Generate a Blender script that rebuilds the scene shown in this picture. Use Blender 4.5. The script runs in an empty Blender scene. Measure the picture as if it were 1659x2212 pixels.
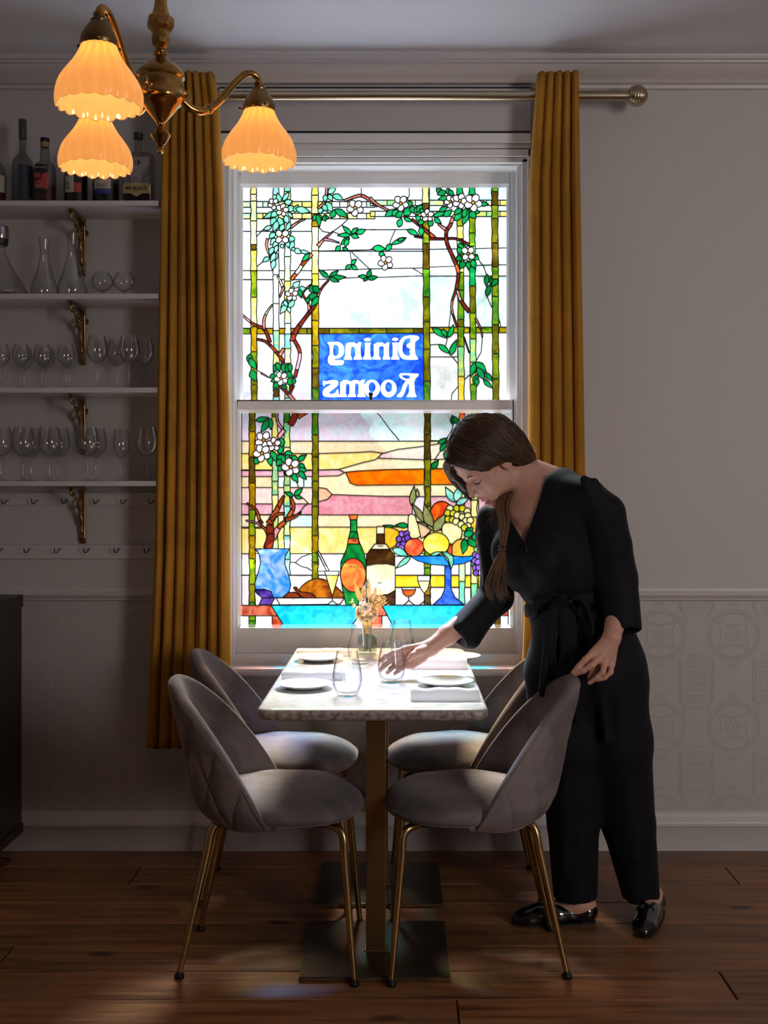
import bpy, bmesh, math, random
import numpy as np
from mathutils import Vector, Matrix, Quaternion
from mathutils.geometry import delaunay_2d_cdt

SC = bpy.context.scene
COL = SC.collection
PI = math.pi

# ------------------------------------------------------------ camera
# the picture is read as 1659 x 2212, focal length 2500 px, eye height 1.296 m, looking along +Y
F, CX, CY, HC = 2500.0, 864.0, 1060.0, 1.296
cam_d = bpy.data.cameras.new('camera')
cam = bpy.data.objects.new('camera', cam_d)
COL.objects.link(cam)
cam.location = (0, 0, HC)
cam.rotation_euler = (PI / 2, 0, 0)
cam_d.sensor_fit = 'HORIZONTAL'
cam_d.sensor_width = 36.0
cam_d.lens = 36.0 * F / 1659.0
cam_d.shift_x = (829.5 - CX) / 1659.0
cam_d.shift_y = (CY - 1106.0) / 1659.0
cam_d.clip_start = 0.05
SC.camera = cam

# ------------------------------------------------------------ exposure
SC.view_settings.view_transform = 'Standard'
SC.view_settings.look = 'None'
SC.view_settings.gamma = 1
SC.view_settings.exposure = 0.0
SC.view_settings.use_curve_mapping = False
try:
    SC.cycles.use_denoising = True
    SC.cycles.transparent_max_bounces = 32
    SC.cycles.max_bounces = 8
    SC.cycles.diffuse_bounces = 4
    SC.cycles.glossy_bounces = 4
    SC.cycles.transmission_bounces = 8
    SC.cycles.caustics_reflective = False
    SC.cycles.caustics_refractive = False
    SC.cycles.sample_clamp_indirect = 6.0
except Exception:
    pass

# ------------------------------------------------------------ sky, hazy sun, added fill light for the room
world = bpy.data.worlds.new('world')
SC.world = world
world.use_nodes = True
_wn = world.node_tree.nodes
_wn['Background'].inputs['Color'].default_value = (0.80, 0.90, 1.0, 1)
_wn['Background'].inputs['Strength'].default_value = 1.9


def light(name, kind, loc, energy, color, rot=(0, 0, 0), **kw):
    d = bpy.data.lights.new(name, kind)
    d.energy = energy
    d.color = color
    for k, v in kw.items():
        setattr(d, k, v)
    o = bpy.data.objects.new(name, d)
    COL.objects.link(o)
    o.location = loc
    o.rotation_euler = rot
    return o


def aim(o, target):
    o.rotation_euler = (Vector(target) - o.location).to_track_quat('-Z', 'Y').to_euler()


sun = light('sun', 'SUN', (0.0, 8, 6), 43.0, (0.97, 0.97, 1.0), angle=math.radians(24))
aim(sun, Vector((0, 8, 6)) + Vector((0.10, -1.0, -1.20)))
# added fill light behind the camera; no window opening is built there
rear_fill = light('rear_fill_light', 'AREA', (2.9, -0.62, 1.75), 31.0, (1.0, 0.93, 0.885), shape='RECTANGLE', size=1.1, size_y=1.5, spread=math.radians(110))
aim(rear_fill, (2.1, 4.0, 1.25))


def P(px, py, D):
    return Vector(((px - CX) / F * D, D, HC - (py - CY) / F * D))


def XP(px, D):
    return (px - CX) / F * D


def ZP(py, D):
    return HC - (py - CY) / F * D


# ------------------------------------------------------------ object helpers
def tag(o, label=None, cat=None, group=None, kind=None):
    if label: o['label'] = label
    if cat: o['category'] = cat
    if group: o['group'] = group
    if kind: o['kind'] = kind
    return o


def thing(name, label, cat, loc=(0, 0, 0), rz=0.0, group=None):
    o = bpy.data.objects.new(name, None)
    COL.objects.link(o)
    o.location = loc
    o.rotation_euler = (0, 0, rz)
    o.empty_display_size = 0.05
    return tag(o, label, cat, group)


def copy_tree(o, loc=None, rz=None, label=None, scale=None):
    def rec(s, parent):
        c = s.copy()
        COL.objects.link(c)
        c.parent = parent
        for ch in s.children:
            rec(ch, c)
        return c
    c = rec(o, None)
    if loc is not None: c.location = loc
    if rz is not None: c.rotation_euler = (0, 0, rz)
    if label: c['label'] = label
    if scale is not None: c.scale = scale
    return c


class MB:
    def __init__(self):
        self.v, self.f, self.m = [], [], []
        self.mi = 0

    def add(self, vs, fs):
        b = len(self.v)
        self.v.extend([tuple(x) for x in vs])
        for f in fs:
            self.f.append(tuple(b + i for i in f))
            self.m.append(self.mi)

    def box(self, x0, x1, y0, y1, z0, z1, M=None):
        vs = [(x, y, z) for z in (z0, z1) for y in (y0, y1) for x in (x0, x1)]
        if M is not None: vs = [M @ Vector(v) for v in vs]
        self.add(vs, [(0, 2, 3, 1), (4, 5, 7, 6), (0, 1, 5, 4), (2, 6, 7, 3), (0, 4, 6, 2), (1, 3, 7, 5)])
        return self

    def tube(self, pts, rad, n=12, caps=True, closed=False, flat=None):
        pts = [Vector(p) for p in pts]
        N = len(pts)
        if not hasattr(rad, '__len__'): rad = [rad] * N
        T = []
        for i in range(N):
            a = pts[(i - 1) % N] if (i > 0 or closed) else pts[i]
            b = pts[(i + 1) % N] if (i < N - 1 or closed) else pts[i]
            t = (b - a)
            T.append(t.normalized() if t.length > 1e-9 else Vector((0, 0, 1)))
        up = Vector((0, 0, 1)) if abs(T[0].z) < 0.9 else Vector((1, 0, 0))
        u = T[0].cross(up).normalized()
        vs = []
        for i in range(N):
            u = (u - T[i] * u.dot(T[i]))
            u = u.normalized() if u.length > 1e-6 else T[i].orthogonal().normalized()
            w = T[i].cross(u)
            for k in range(n):
                a = 2 * PI * k / n
                vs.append(pts[i] + (u * math.cos(a) + w * math.sin(a) * (flat or 1)) * rad[i])
        fs = []
        for i in range(N if closed else N - 1):
            j = (i + 1) % N
            for k in range(n):
                l = (k + 1) % n
                fs.append((i * n + k, i * n + l, j * n + l, j * n + k))
        if caps and not closed:
            fs.append(tuple(range(n - 1, -1, -1)))
            fs.append(tuple((N - 1) * n + k for k in range(n)))
        self.add(vs, fs)
        return self

    def lathe(self, prof, n=32, c=(0, 0, 0), fn=None, closed=False):
        """prof: (r, z) list; fn(r, z, ang) may change (r, z)"""
        vs, fs = [], []
        for (r, z) in prof:
            for k in range(n):
                a = 2 * PI * k / n
                rr, zz = (r, z) if fn is None else fn(r, z, a)
                vs.append((c[0] + rr * math.cos(a), c[1] + rr * math.sin(a), c[2] + zz))
        m = len(prof)
        for i in range(m if closed else m - 1):
            j = (i + 1) % m
            for k in range(n):
                l = (k + 1) % n
                fs.append((i * n + k, i * n + l, j * n + l, j * n + k))
        if not closed:
            if prof[0][0] > 1e-6: fs.append(tuple(range(n - 1, -1, -1)))
            if prof[-1][0] > 1e-6: fs.append(tuple((m - 1) * n + k for k in range(n)))
        self.add(vs, fs)
        return self

    def grid(self, rows):
        n = len(rows[0])
        vs = [p for r in rows for p in r]
        fs = [(i * n + k, i * n + k + 1, (i + 1) * n + k + 1, (i + 1) * n + k) for i in range(len(rows) - 1) for k in range(n - 1)]
        self.add(vs, fs)
        return self

    def prism(self, pts, y0, y1, axis='y'):
        n = len(pts)
        if axis == 'y':
            vs = [(a, y0, b) for a, b in pts] + [(a, y1, b) for a, b in pts]
        elif axis == 'x':
            vs = [(y0, a, b) for a, b in pts] + [(y1, a, b) for a, b in pts]
        else:
            vs = [(a, b, y0) for a, b in pts] + [(a, b, y1) for a, b in pts]
        fs = [tuple(range(n)), tuple(range(2 * n - 1, n - 1, -1))]
        fs += [(i, i + n, (i + 1) % n + n, (i + 1) % n) for i in range(n)]
        self.add(vs, fs)
        return self

    def build(self, name, mat, parent=None, smooth=False, bevel=0, bseg=2, auto=None, kind=None, subsurf=0, fix=True):
        me = bpy.data.meshes.new(name)
        me.from_pydata(self.v, [], self.f)
        mats = mat if isinstance(mat, (list, tuple)) else [mat]
        for m in mats: me.materials.append(m)
        if len(mats) > 1: me.polygons.foreach_set('material_index', self.m)
        if fix:
            bm = bmesh.new()
            bm.from_mesh(me)
            bmesh.ops.remove_doubles(bm, verts=bm.verts, dist=1e-6)
            bmesh.ops.recalc_face_normals(bm, faces=bm.faces)
            bm.to_mesh(me)
            bm.free()
        o = bpy.data.objects.new(name, me)
        COL.objects.link(o)
        if parent is not None: o.parent = parent
        if smooth:
            me.polygons.foreach_set('use_smooth', [True] * len(me.polygons))
            if auto:
                me.set_sharp_from_angle(angle=math.radians(auto))
        if bevel:
            b = o.modifiers.new('bevel', 'BEVEL')
            b.width = bevel
            b.segments = bseg
            b.limit_method = 'ANGLE'
            b.angle_limit = math.radians(40)
        if subsurf:
            s = o.modifiers.new('sub', 'SUBSURF')
            s.levels = s.render_levels = subsurf
        if kind: o['kind'] = kind
        return o


def spline(pts, n=8, closed=False):
    """Catmull-Rom through points (tuples of any length)"""
    pts = [tuple(p) for p in pts]
    N = len(pts)
    out = []
    rng = range(N) if closed else range(N - 1)
    for i in rng:
        g = (lambda j: pts[j % N]) if closed else (lambda j: pts[max(0, min(N - 1, j))])
        p0, p1, p2, p3 = g(i - 1), g(i), g(i + 1), g(i + 2)
        for k in range(n):
            t = k / n
            out.append(tuple(0.5 * (2 * b + (c - a) * t + (2 * a - 5 * b + 4 * c - d) * t * t + (3 * b - a - 3 * c + d) * t ** 3)
                             for a, b, c, d in zip(p0, p1, p2, p3)))
    if not closed: out.append(pts[-1])
    return out


# ------------------------------------------------------------ materials
def new_mat(name):
    m = bpy.data.materials.new(name)
    m.use_nodes = True
    nt = m.node_tree
    return m, nt, nt.nodes, nt.links


def srgb(r, g, b):
    f = lambda c: (c / 255 / 12.92) if c / 255 <= 0.04045 else ((c / 255 + 0.055) / 1.055) ** 2.4
    return (f(r), f(g), f(b), 1)


def mat(name, col, rough=0.5, metal=0.0, bump=0.0, bscale=50.0, var=0.0, vscale=5.0, stretch=(1, 1, 1), sheen=0.0,
        spec=0.5, coat=0.0, col2=None, detail=4.0, sheen_tint=None, rvar=0.0):
    m, nt, N, L = new_mat(name)
    b = N['Principled BSDF']
    if len(col) == 3: col = (*col, 1)
    b.inputs['Base Color'].default_value = col
    b.inputs['Roughness'].default_value = rough
    b.inputs['Metallic'].default_value = metal
    b.inputs['Specular IOR Level'].default_value = spec
    b.inputs['Coat Weight'].default_value = coat
    if sheen:
        b.inputs['Sheen Weight'].default_value = sheen
        b.inputs['Sheen Roughness'].default_value = 0.4
        if sheen_tint: b.inputs['Sheen Tint'].default_value = (*sheen_tint, 1)
    if bump or var or col2:
        tc = N.new('ShaderNodeTexCoord')
        mp = N.new('ShaderNodeMapping')
        mp.inputs['Scale'].default_value = stretch
        L.new(tc.outputs['Object'], mp.inputs['Vector'])
        if var or col2:
            no = N.new('ShaderNodeTexNoise')
            no.inputs['Scale'].default_value = vscale
            no.inputs['Detail'].default_value = detail
            L.new(mp.outputs['Vector'], no.inputs['Vector'])
            mx = N.new('ShaderNodeMix')
            mx.data_type = 'RGBA'
            rp = N.new('ShaderNodeMapRange')
            rp.inputs['From Min'].default_value = 0.32
            rp.inputs['From Max'].default_value = 0.68
            L.new(no.outputs['Fac'], rp.inputs['Value'])
            L.new(rp.outputs['Result'], mx.inputs['Factor'])
            c2 = col2 or tuple(c * (1 - var) for c in col[:3])
            mx.inputs['A'].default_value = (*col[:3], 1)
            mx.inputs['B'].default_value = (*c2[:3], 1)
            L.new(mx.outputs['Result'], b.inputs['Base Color'])
            if rvar:
                r2 = N.new('ShaderNodeMapRange')
                r2.inputs['To Min'].default_value = rough - rvar
                r2.inputs['To Max'].default_value = rough + rvar
                L.new(no.outputs['Fac'], r2.inputs['Value'])
                L.new(r2.outputs['Result'], b.inputs['Roughness'])
        if bump:
            n2 = N.new('ShaderNodeTexNoise')
            n2.inputs['Scale'].default_value = bscale
            n2.inputs['Detail'].default_value = 3
            L.new(mp.outputs['Vector'], n2.inputs['Vector'])
            bp = N.new('ShaderNodeBump')
            bp.inputs['Strength'].default_value = 1.0
            bp.inputs['Distance'].default_value = bump
            L.new(n2.outputs['Fac'], bp.inputs['Height'])
            L.new(bp.outputs['Normal'], b.inputs['Normal'])
    return m


def thin_glass(name, tint=(1, 1, 1), ior=1.5, edge=(0.75, 0.8, 0.8), ep=5.0, f0=0.04):
    """clear vessel glass: sees through, reflects by the Fresnel law, darker towards grazing angles where the wall is thick"""
    m, nt, N, L = new_mat(name)
    N.remove(N['Principled BSDF'])
    out = N['Material Output']
    lw = N.new('ShaderNodeLayerWeight'); lw.inputs['Blend'].default_value = 0.5
    pw = N.new('ShaderNodeMath'); pw.operation = 'POWER'; pw.inputs[1].default_value = 4.5
    L.new(lw.outputs['Facing'], pw.inputs[0])
    fr = N.new('ShaderNodeMapRange'); fr.inputs['To Min'].default_value = f0; fr.inputs['To Max'].default_value = 0.85
    L.new(pw.outputs[0], fr.inputs['Value'])
    p2 = N.new('ShaderNodeMath'); p2.operation = 'POWER'; p2.inputs[1].default_value = ep
    L.new(lw.outputs['Facing'], p2.inputs[0])
    mixc = N.new('ShaderNodeMix'); mixc.data_type = 'RGBA'
    mixc.inputs['A'].default_value = (*tint, 1)
    mixc.inputs['B'].default_value = (*[a * b for a, b in zip(tint, edge)], 1)
    L.new(p2.outputs[0], mixc.inputs['Factor'])
    tr = N.new('ShaderNodeBsdfTransparent')
    L.new(mixc.outputs['Result'], tr.inputs['Color'])
    gl = N.new('ShaderNodeBsdfGlossy'); gl.inputs['Roughness'].default_value = 0.03
    ms = N.new('ShaderNodeMixShader')
    L.new(fr.outputs['Result'], ms.inputs['Fac'])
    L.new(tr.outputs['BSDF'], ms.inputs[1])
    L.new(gl.outputs['BSDF'], ms.inputs[2])
    L.new(ms.outputs['Shader'], out.inputs['Surface'])
    return m


M = {}
M['wall'] = mat('wall_paint', (0.56, 0.53, 0.515), 0.75, bump=0.0006, bscale=90)
M['paper'] = mat('embossed_paper_paint', (0.52, 0.485, 0.47), 0.6, bump=0.0005, bscale=160)
M['ceil'] = mat('ceiling_paint', (0.68, 0.69, 0.74), 0.8, bump=0.0012, bscale=45)
M['trim'] = mat('trim_gloss_paint', (0.62, 0.58, 0.57), 0.42, bump=0.0002, bscale=40)
M['white'] = mat('white_sash_paint', (0.86, 0.86, 0.86), 0.3)
M['brass'] = mat('polished_brass', (0.72, 0.42, 0.13), 0.16, 1.0, var=0.45, vscale=18, rvar=0.08)
M['abrass'] = mat('antique_brass', (0.42, 0.27, 0.12), 0.32, 1.0, var=0.35, vscale=8)
M['satin'] = mat('satin_brass_leg', (0.55, 0.38, 0.17), 0.25, 1.0)
M['pole'] = mat('pole_metal', (0.50, 0.42, 0.30), 0.25, 1.0)
M['dark'] = mat('dark_metal', (0.02, 0.018, 0.016), 0.45, 0.6)
M['black'] = mat('black_plastic', (0.008, 0.008, 0.008), 0.4)
M['lead'] = mat('lead_came', (0.010, 0.011, 0.013), 0.5, 0.2)
M['thin'] = thin_glass('clear_glass', (0.985, 0.985, 0.985))
M['vessel'] = thin_glass('tumbler_glass', (0.985, 0.99, 0.99), 1.5, edge=(0.34, 0.36, 0.39), ep=3.2)
# ============================================================ the setting
WY = 4.18            # inner face of the window wall
XL, XR, YB, ZC = -1.95, 3.2, -1.2, 2.83
WX0, WX1, WZ0, WZ1 = XP(497, WY), XP(1126, WY), 0.655, 2.475    # window opening


def struct(name, mb, m, **k):
    return mb.build(name, m, None, kind='structure', **k)


# floor boards (one mesh, small gaps between the boards)
def floor_mat():
    m, nt, N, L = new_mat('pine_boards')
    b = N['Principled BSDF']
    tc = N.new('ShaderNodeTexCoord')
    at = N.new('ShaderNodeAttribute'); at.attribute_name = 'rnd'
    add = N.new('ShaderNodeVectorMath'); add.operation = 'ADD'
    sc = N.new('ShaderNodeVectorMath'); sc.operation = 'SCALE'; sc.inputs['Scale'].default_value = 17.0
    L.new(at.outputs['Color'], sc.inputs[0])
    L.new(tc.outputs['Object'], add.inputs[0]); L.new(sc.outputs['Vector'], add.inputs[1])
    mp = N.new('ShaderNodeMapping'); mp.inputs['Scale'].default_value = (0.9, 14, 1)
    L.new(add.outputs['Vector'], mp.inputs['Vector'])
    n1 = N.new('ShaderNodeTexNoise'); n1.inputs['Scale'].default_value = 3.0; n1.inputs['Detail'].default_value = 8; n1.inputs['Distortion'].default_value = 0.6
    L.new(mp.outputs['Vector'], n1.inputs['Vector'])
    cr = N.new('ShaderNodeValToRGB')
    e = cr.color_ramp.elements
    e[0].position = 0.30; e[0].color = (0.13, 0.048, 0.018, 1)
    e[1].position = 0.72; e[1].color = (0.42, 0.19, 0.078, 1)
    x = cr.color_ramp.elements.new(0.5); x.color = (0.30, 0.125, 0.048, 1)
    L.new(n1.outputs['Fac'], cr.inputs['Fac'])
    # per-board tone
    sep = N.new('ShaderNodeSeparateColor'); L.new(at.outputs['Color'], sep.inputs['Color'])
    mr = N.new('ShaderNodeMapRange'); mr.inputs['To Min'].default_value = 0.68; mr.inputs['To Max'].default_value = 1.15
    L.new(sep.outputs['Red'], mr.inputs['Value'])
    mu = N.new('ShaderNodeMix'); mu.data_type = 'RGBA'; mu.blend_type = 'MULTIPLY'; mu.inputs['Factor'].default_value = 1
    L.new(cr.outputs['Color'], mu.inputs['A']); L.new(mr.outputs['Result'], mu.inputs['B'])
    # knots and nail stains
    mpk = N.new('ShaderNodeMapping'); mpk.inputs['Scale'].default_value = (2.2, 5.0, 1)
    L.new(add.outputs['Vector'], mpk.inputs['Vector'])
    vo = N.new('ShaderNodeTexVoronoi'); vo.inputs['Scale'].default_value = 1.0
    L.new(mpk.outputs['Vector'], vo.inputs['Vector'])
    kr = N.new('ShaderNodeMapRange'); kr.inputs['From Min'].default_value = 0.05; kr.inputs['From Max'].default_value = 0.13
    L.new(vo.outputs['Distance'], kr.inputs['Value'])
    mk = N.new('ShaderNodeMix'); mk.data_type = 'RGBA'
    mk.inputs['A'].default_value = (0.035, 0.012, 0.005, 1)
    L.new(kr.outputs['Result'], mk.inputs['Factor']); L.new(mu.outputs['Result'], mk.inputs['B'])
    # stains of wear
    n3 = N.new('ShaderNodeTexNoise'); n3.inputs['Scale'].default_value = 1.7; n3.inputs['Detail'].default_value = 5
    L.new(tc.outputs['Object'], n3.inputs['Vector'])
    r3 = N.new('ShaderNodeMapRange'); r3.inputs['From Min'].default_value = 0.35; r3.inputs['From Max'].default_value = 0.6
    r3.inputs['To Min'].default_value = 0.72
    L.new(n3.outputs['Fac'], r3.inputs['Value'])
    m3 = N.new('ShaderNodeMix'); m3.data_type = 'RGBA'; m3.blend_type = 'MULTIPLY'; m3.inputs['Factor'].default_value = 1
    L.new(mk.outputs['Result'], m3.inputs['A']); L.new(r3.outputs['Result'], m3.inputs['B'])
    L.new(m3.outputs['Result'], b.inputs['Base Color'])
    rr = N.new('ShaderNodeMapRange'); rr.inputs['To Min'].default_value = 0.30; rr.inputs['To Max'].default_value = 0.55
    L.new(n1.outputs['Fac'], rr.inputs['Value']); L.new(rr.outputs['Result'], b.inputs['Roughness'])
    bp = N.new('ShaderNodeBump'); bp.inputs['Distance'].default_value = 0.0015
    L.new(n1.outputs['Fac'], bp.inputs['Height']); L.new(bp.outputs['Normal'], b.inputs['Normal'])
    return m


def build_floor():
    rnd = random.Random(5)
    fb = MB()
    cols = []
    y = 4.17
    edges = [4.17, 3.99]
    while edges[-1] > YB: edges.append(edges[-1] - 0.1735)
    joints = {1: [-0.895, 1.12], 2: [1.6], 3: [-1.5], 6: [0.86], 7: [0.144], 0: [-0.2], 4: [1.9], 5: [-1.1]}
    for i in range(len(edges) - 1):
        y1, y0 = edges[i], edges[i + 1]
        xs = [XL - 0.1] + sorted(joints.get(i, [rnd.uniform(-1.5, 1.5)])) + [XR + 0.1]
        for a, b in zip(xs, xs[1:]):
            n0 = len(fb.f)
            g = 0.0020
            zt = rnd.uniform(-0.0008, 0.0)
            c = (rnd.random(), rnd.random(), rnd.random(), 1)
            x0, x1, yy0, yy1 = a + g, b - g, y0 + g, y1 - g
            ch = 0.0020
            vs = [(x0, yy0, -0.02), (x1, yy0, -0.02), (x1, yy1, -0.02), (x0, yy1, -0.02),
                  (x0, yy0, zt - ch), (x1, yy0, zt - ch), (x1, yy1, zt - ch), (x0, yy1, zt - ch),
                  (x0 + ch, yy0 + ch, zt), (x1 - ch, yy0 + ch, zt), (x1 - ch, yy1 - ch, zt), (x0 + ch, yy1 - ch, zt)]
            fs = [(0, 1, 5, 4), (1, 2, 6, 5), (2, 3, 7, 6), (3, 0, 4, 7), (4, 5, 9, 8), (5, 6, 10, 9), (6, 7, 11, 10), (7, 4, 8, 11), (8, 9, 10, 11), (3, 2, 1, 0)]
            fb.add(vs, fs)
            cols += [c] * (len(fb.f) - n0)
    n0 = len(fb.f)
    fb.box(XL - 0.2, XR + 0.2, YB - 0.2, 4.5, -0.06, -0.021)
    cols += [(0, 0, 0, 1)] * (len(fb.f) - n0)
    o = fb.build('floor', floor_mat(), kind='structure', fix=False)
    ca = o.data.color_attributes.new('rnd', 'FLOAT_COLOR', 'CORNER')
    arr = []
    for p, c in zip(o.data.polygons, cols): arr += list(c) * p.loop_total
    ca.data.foreach_set('color', arr)


build_floor()

# window wall with the opening
w = MB()
Y1 = WY + 0.27
ZT = ZC + 0.1
w.box(XL - 0.3, WX0, WY, Y1, -0.06, ZT)
w.box(WX1, XR + 0.3, WY, Y1, -0.06, ZT)
w.box(WX0, WX1, WY, Y1, WZ1, ZT)
w.box(WX0, WX1, WY, Y1, -0.06, WZ0)
struct('wall_back', w, M['wall'])

# embossed dado paper: raised pattern lines
DZ0, DZ1 = 0.135, 0.905


def emboss():
    e = MB()
    wl, h = 0.0050, 0.0019

    def ridge(pts, closed=False, w=wl, hh=h):
        pts = [Vector((p[0], 0, p[1])) for p in pts]
        n = len(pts)
        rows = [[], [], []]
        for i in range(n):
            a = pts[(i - 1) % n] if (i or closed) else pts[0]
            b = pts[(i + 1) % n] if (i < n - 1 or closed) else pts[-1]
            t = (b - a)
            if t.length < 1e-9: t = Vector((1, 0, 0))
            t.normalize()
            nn = Vector((-t.z, 0, t.x)) * w / 2
            rows[0].append(pts[i] + nn + Vector((0, WY - 0.0004, 0)))
            rows[1].append(pts[i] + Vector((0, WY - 0.0004 - hh, 0)))
            rows[2].append(pts[i] - nn + Vector((0, WY - 0.0004, 0)))
        if closed:
            for r in rows: r.append(r[0])
        e.grid(rows)

    def ok(p): return DZ0 < p[1] < DZ1 and not (WX0 - 0.004 < p[0] < WX1 + 0.004 and p[1] > 0.60)

    def clip(pts, closed=False):
        if closed: pts = pts + [pts[0]]
        cur = []
        for p in pts:
            if ok(p): cur.append(p)
            else:
                if len(cur) > 1: ridge(cur)
                cur = []
        if len(cur) > 1: ridge(cur)

    def ell(cx, cz, a, b, n=24, a0=0, a1=2 * PI):
        return [(cx + a * math.cos(a0 + (a1 - a0) * i / n), cz + b * math.sin(a0 + (a1 - a0) * i / n)) for i in range(n + 1)]
    px, pz = 0.266, 0.332
    x0 = XP(1425, WY)
    z0 = 0.775
    i0 = int((-1.62 - x0) / px) - 1
    for i in range(i0, 7):
        for j in range(-3, 2):
            cx, cz = x0 + i * px, z0 + j * pz
            if cx < -1.7 or cx > 1.75: continue
            # round medallion with four lens shapes
            for r in (0.082, 0.089, 0.096):
                clip(ell(cx, cz, r, r * 0.98, 30))
            for sz in (-1, 1):
                for k in (1.0, 0.82):
                    clip(ell(cx, cz + sz * 0.058, 0.058 * k, 0.024 * k, 20))
            for sx in (-1, 1):
                clip(ell(cx + sx * 0.075, cz, 0.030, 0.055, 16, PI / 2 if sx > 0 else -PI / 2, 3 * PI / 2 if sx > 0 else PI / 2))
            for a in range(4):
                t = a * PI / 2 + PI / 4
                clip([(cx, cz), (cx + 0.03 * math.cos(t), cz + 0.03 * math.sin(t))])
                clip(ell(cx + 0.022 * math.cos(t - PI / 4), cz + 0.022 * math.sin(t - PI / 4), 0.009, 0.009, 8))
            # flourishes above and below
            for sz in (-1, 1):
                for sx in (-1, 0, 1):
                    clip(ell(cx + sx * 0.012, cz + sz * (0.108 + (0.009 if sx == 0 else 0)), 0.006, 0.007, 8))
            # square panel between the medallions
            bx, bz = cx + px / 2, cz - pz / 2
            for k in (0.0, 0.007, 0.014):
                for sz in (-1, 1):
                    clip([(bx - 0.040, bz + sz * (0.050 + k)), (bx + 0.040, bz + sz * (0.050 + k))])
                for sx in (-1, 1):
                    clip([(bx + sx * (0.050 + k), bz - 0.075 + q * 0.015) for q in range(11)])
            for u in range(4):
                for v in range(4):
                    clip(ell(bx - 0.030 + u * 0.020, bz - 0.030 + v * 0.020, 0.007, 0.007, 6))
            # bands joining
            for k in (0.0, 0.009):
                for sx in (-1, 1):
                    clip(spline([(cx + sx * (0.089 + k), cz + 0.045), (cx + sx * (0.080 + k), cz + 0.085), (cx + sx * 0.070, cz + 0.115), (cx + sx * (0.070), cz + 0.25)], 6))
                for sz in (-1, 1):
                    clip([(cx + px / 2 - 0.04, cz + sz * (0.085 + k)), (cx + px / 2 + 0.04, cz + sz * (0.085 + k))])
                    clip([(cx + px / 2 - 0.025, cz + sz * (0.070 + k * .5)), (cx + px / 2 + 0.025, cz + sz * (0.070 + k * .5))])
    return e


e = emboss()
e.box(XL, WX0 - 0.0, WY - 0.0012, WY + 0.001, DZ0, DZ1)
e.box(WX1, XR, WY - 0.0012, WY + 0.001, DZ0, DZ1)
e.box(WX0, WX1, WY - 0.0012, WY + 0.001, DZ0, 0.60)
e.build('dado_wallpaper', M['paper'], bpy.data.objects['wall_back'], fix=False)


def moulding(name, prof, x0, x1, m=None, breaks=None):
    """prof: list of (depth out of the wall, z) from bottom to top"""
    mb = MB()
    for a, b in (breaks or [(x0, x1)]):
        mb.prism([(WY - d, z) for d, z in prof] + [(WY + 0.001, prof[-1][1]), (WY + 0.001, prof[0][1])], a, b, 'x')
    return struct(name, mb, m or M['trim'], smooth=True, auto=35)


moulding('baseboard_back', [(0.016, 0.0), (0.016, 0.078), (0.018, 0.081), (0.018, 0.085), (0.028, 0.090), (0.030, 0.100), (0.026, 0.112), (0.018, 0.118), (0.015, 0.127), (0.010, 0.136), (0.006, 0.140)], XL, XR)
CAS0, CAS1 = XP(474, WY - 0.02), XP(1146, WY - 0.02)
moulding('trim_1', [(0.004, 0.898), (0.010, 0.902), (0.012, 0.909), (0.020, 0.914), (0.024, 0.922), (0.018, 0.930), (0.010, 0.934), (0.010, 0.944), (0.004, 0.950)], XL, XR, breaks=[(XL, CAS0 + .002), (CAS1 - .002, XR)])

# cornice
cp = [(0.004, 2.742), (0.012, 2.746), (0.014, 2.756), (0.030, 2.760), (0.036, 2.768), (0.042, 2.772), (0.050, 2.776),
      (0.070, 2.790), (0.082, 2.800), (0.086, 2.806), (0.098, 2.808), (0.100, 2.814), (0.112, 2.816), (0.118, 2.824), (0.120, 2.832)]
moulding('trim_2', cp, XL, XR)
cl = MB(); cl.box(XL - 0.3, XR + 0.3, YB - 0.3, Y1, ZC, ZC + 0.1)
struct('ceiling', cl, M['ceil'])
wl = MB(); wl.box(XL - 0.3, XL, YB - 0.3, WY, -0.06, ZC)
struct('wall_left', wl, M['wall'])
wr = MB(); wr.box(XR, XR + 0.1, YB - 0.3, WY, -0.06, ZC)
struct('wall_right', wr, M['wall'])
wb = MB(); wb.box(XL - 0.3, XR + 0.1, YB - 0.1, YB, -0.06, ZC)
struct('wall_rear', wb, M['wall'])

# ------------------------------------------------------------ window: casing, frame, sashes
win = bpy.data.objects.new('window_1', None)
COL.objects.link(win)
win.location = (0, WY, 0)
tag(win, None, None, None, 'structure')


def wpart(name, mb, m, **k):
    o = mb.build(name, m, win, **k)
    o.matrix_parent_inverse = Matrix.Translation((0, -WY, 0))
    return o


# casing (architrave) with stepped mouldings, head board and the shadow gap above it
c = MB()
ct = 2.49
for sx, xa, xb in ((1, CAS0, WX0), (-1, WX1, CAS1)):
    c.box(xa, xb, WY - 0.022, WY + 0.0005, 0.66, ct)
    e0 = xa if sx > 0 else xb
    c.box(min(e0, e0 + sx * 0.012), max(e0, e0 + sx * 0.012), WY - 0.034, WY - 0.021, 0.66, ct + 0.03)
c.box(CAS0, CAS1, WY - 0.022, WY + .0005, WZ1, ct + 0.004)
c.box(CAS0, CAS1, WY - 0.034, WY - 0.021, ct + 0.004, ct + 0.030)
c.box(CAS0, CAS1, WY - 0.026, WY - 0.020, ct + 0.030, ct + 0.052)
c.box(CAS0, CAS1, WY - 0.040, WY + .0005, ct + 0.052, ct + 0.086)
wpart('architrave', c, M['white'], bevel=0.003)
hb = MB()
zh0, zh1 = ZP(284, WY - 0.03), ZP(191, WY - 0.03)
hb.box(CAS0, CAS1, WY - 0.030, WY + .0005, zh0 + 0.002, zh1)
wpart('head_board', hb, M['trim'], bevel=0.002)
gp = MB()  # black strips stand for the shade in the gaps between the boards
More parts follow.
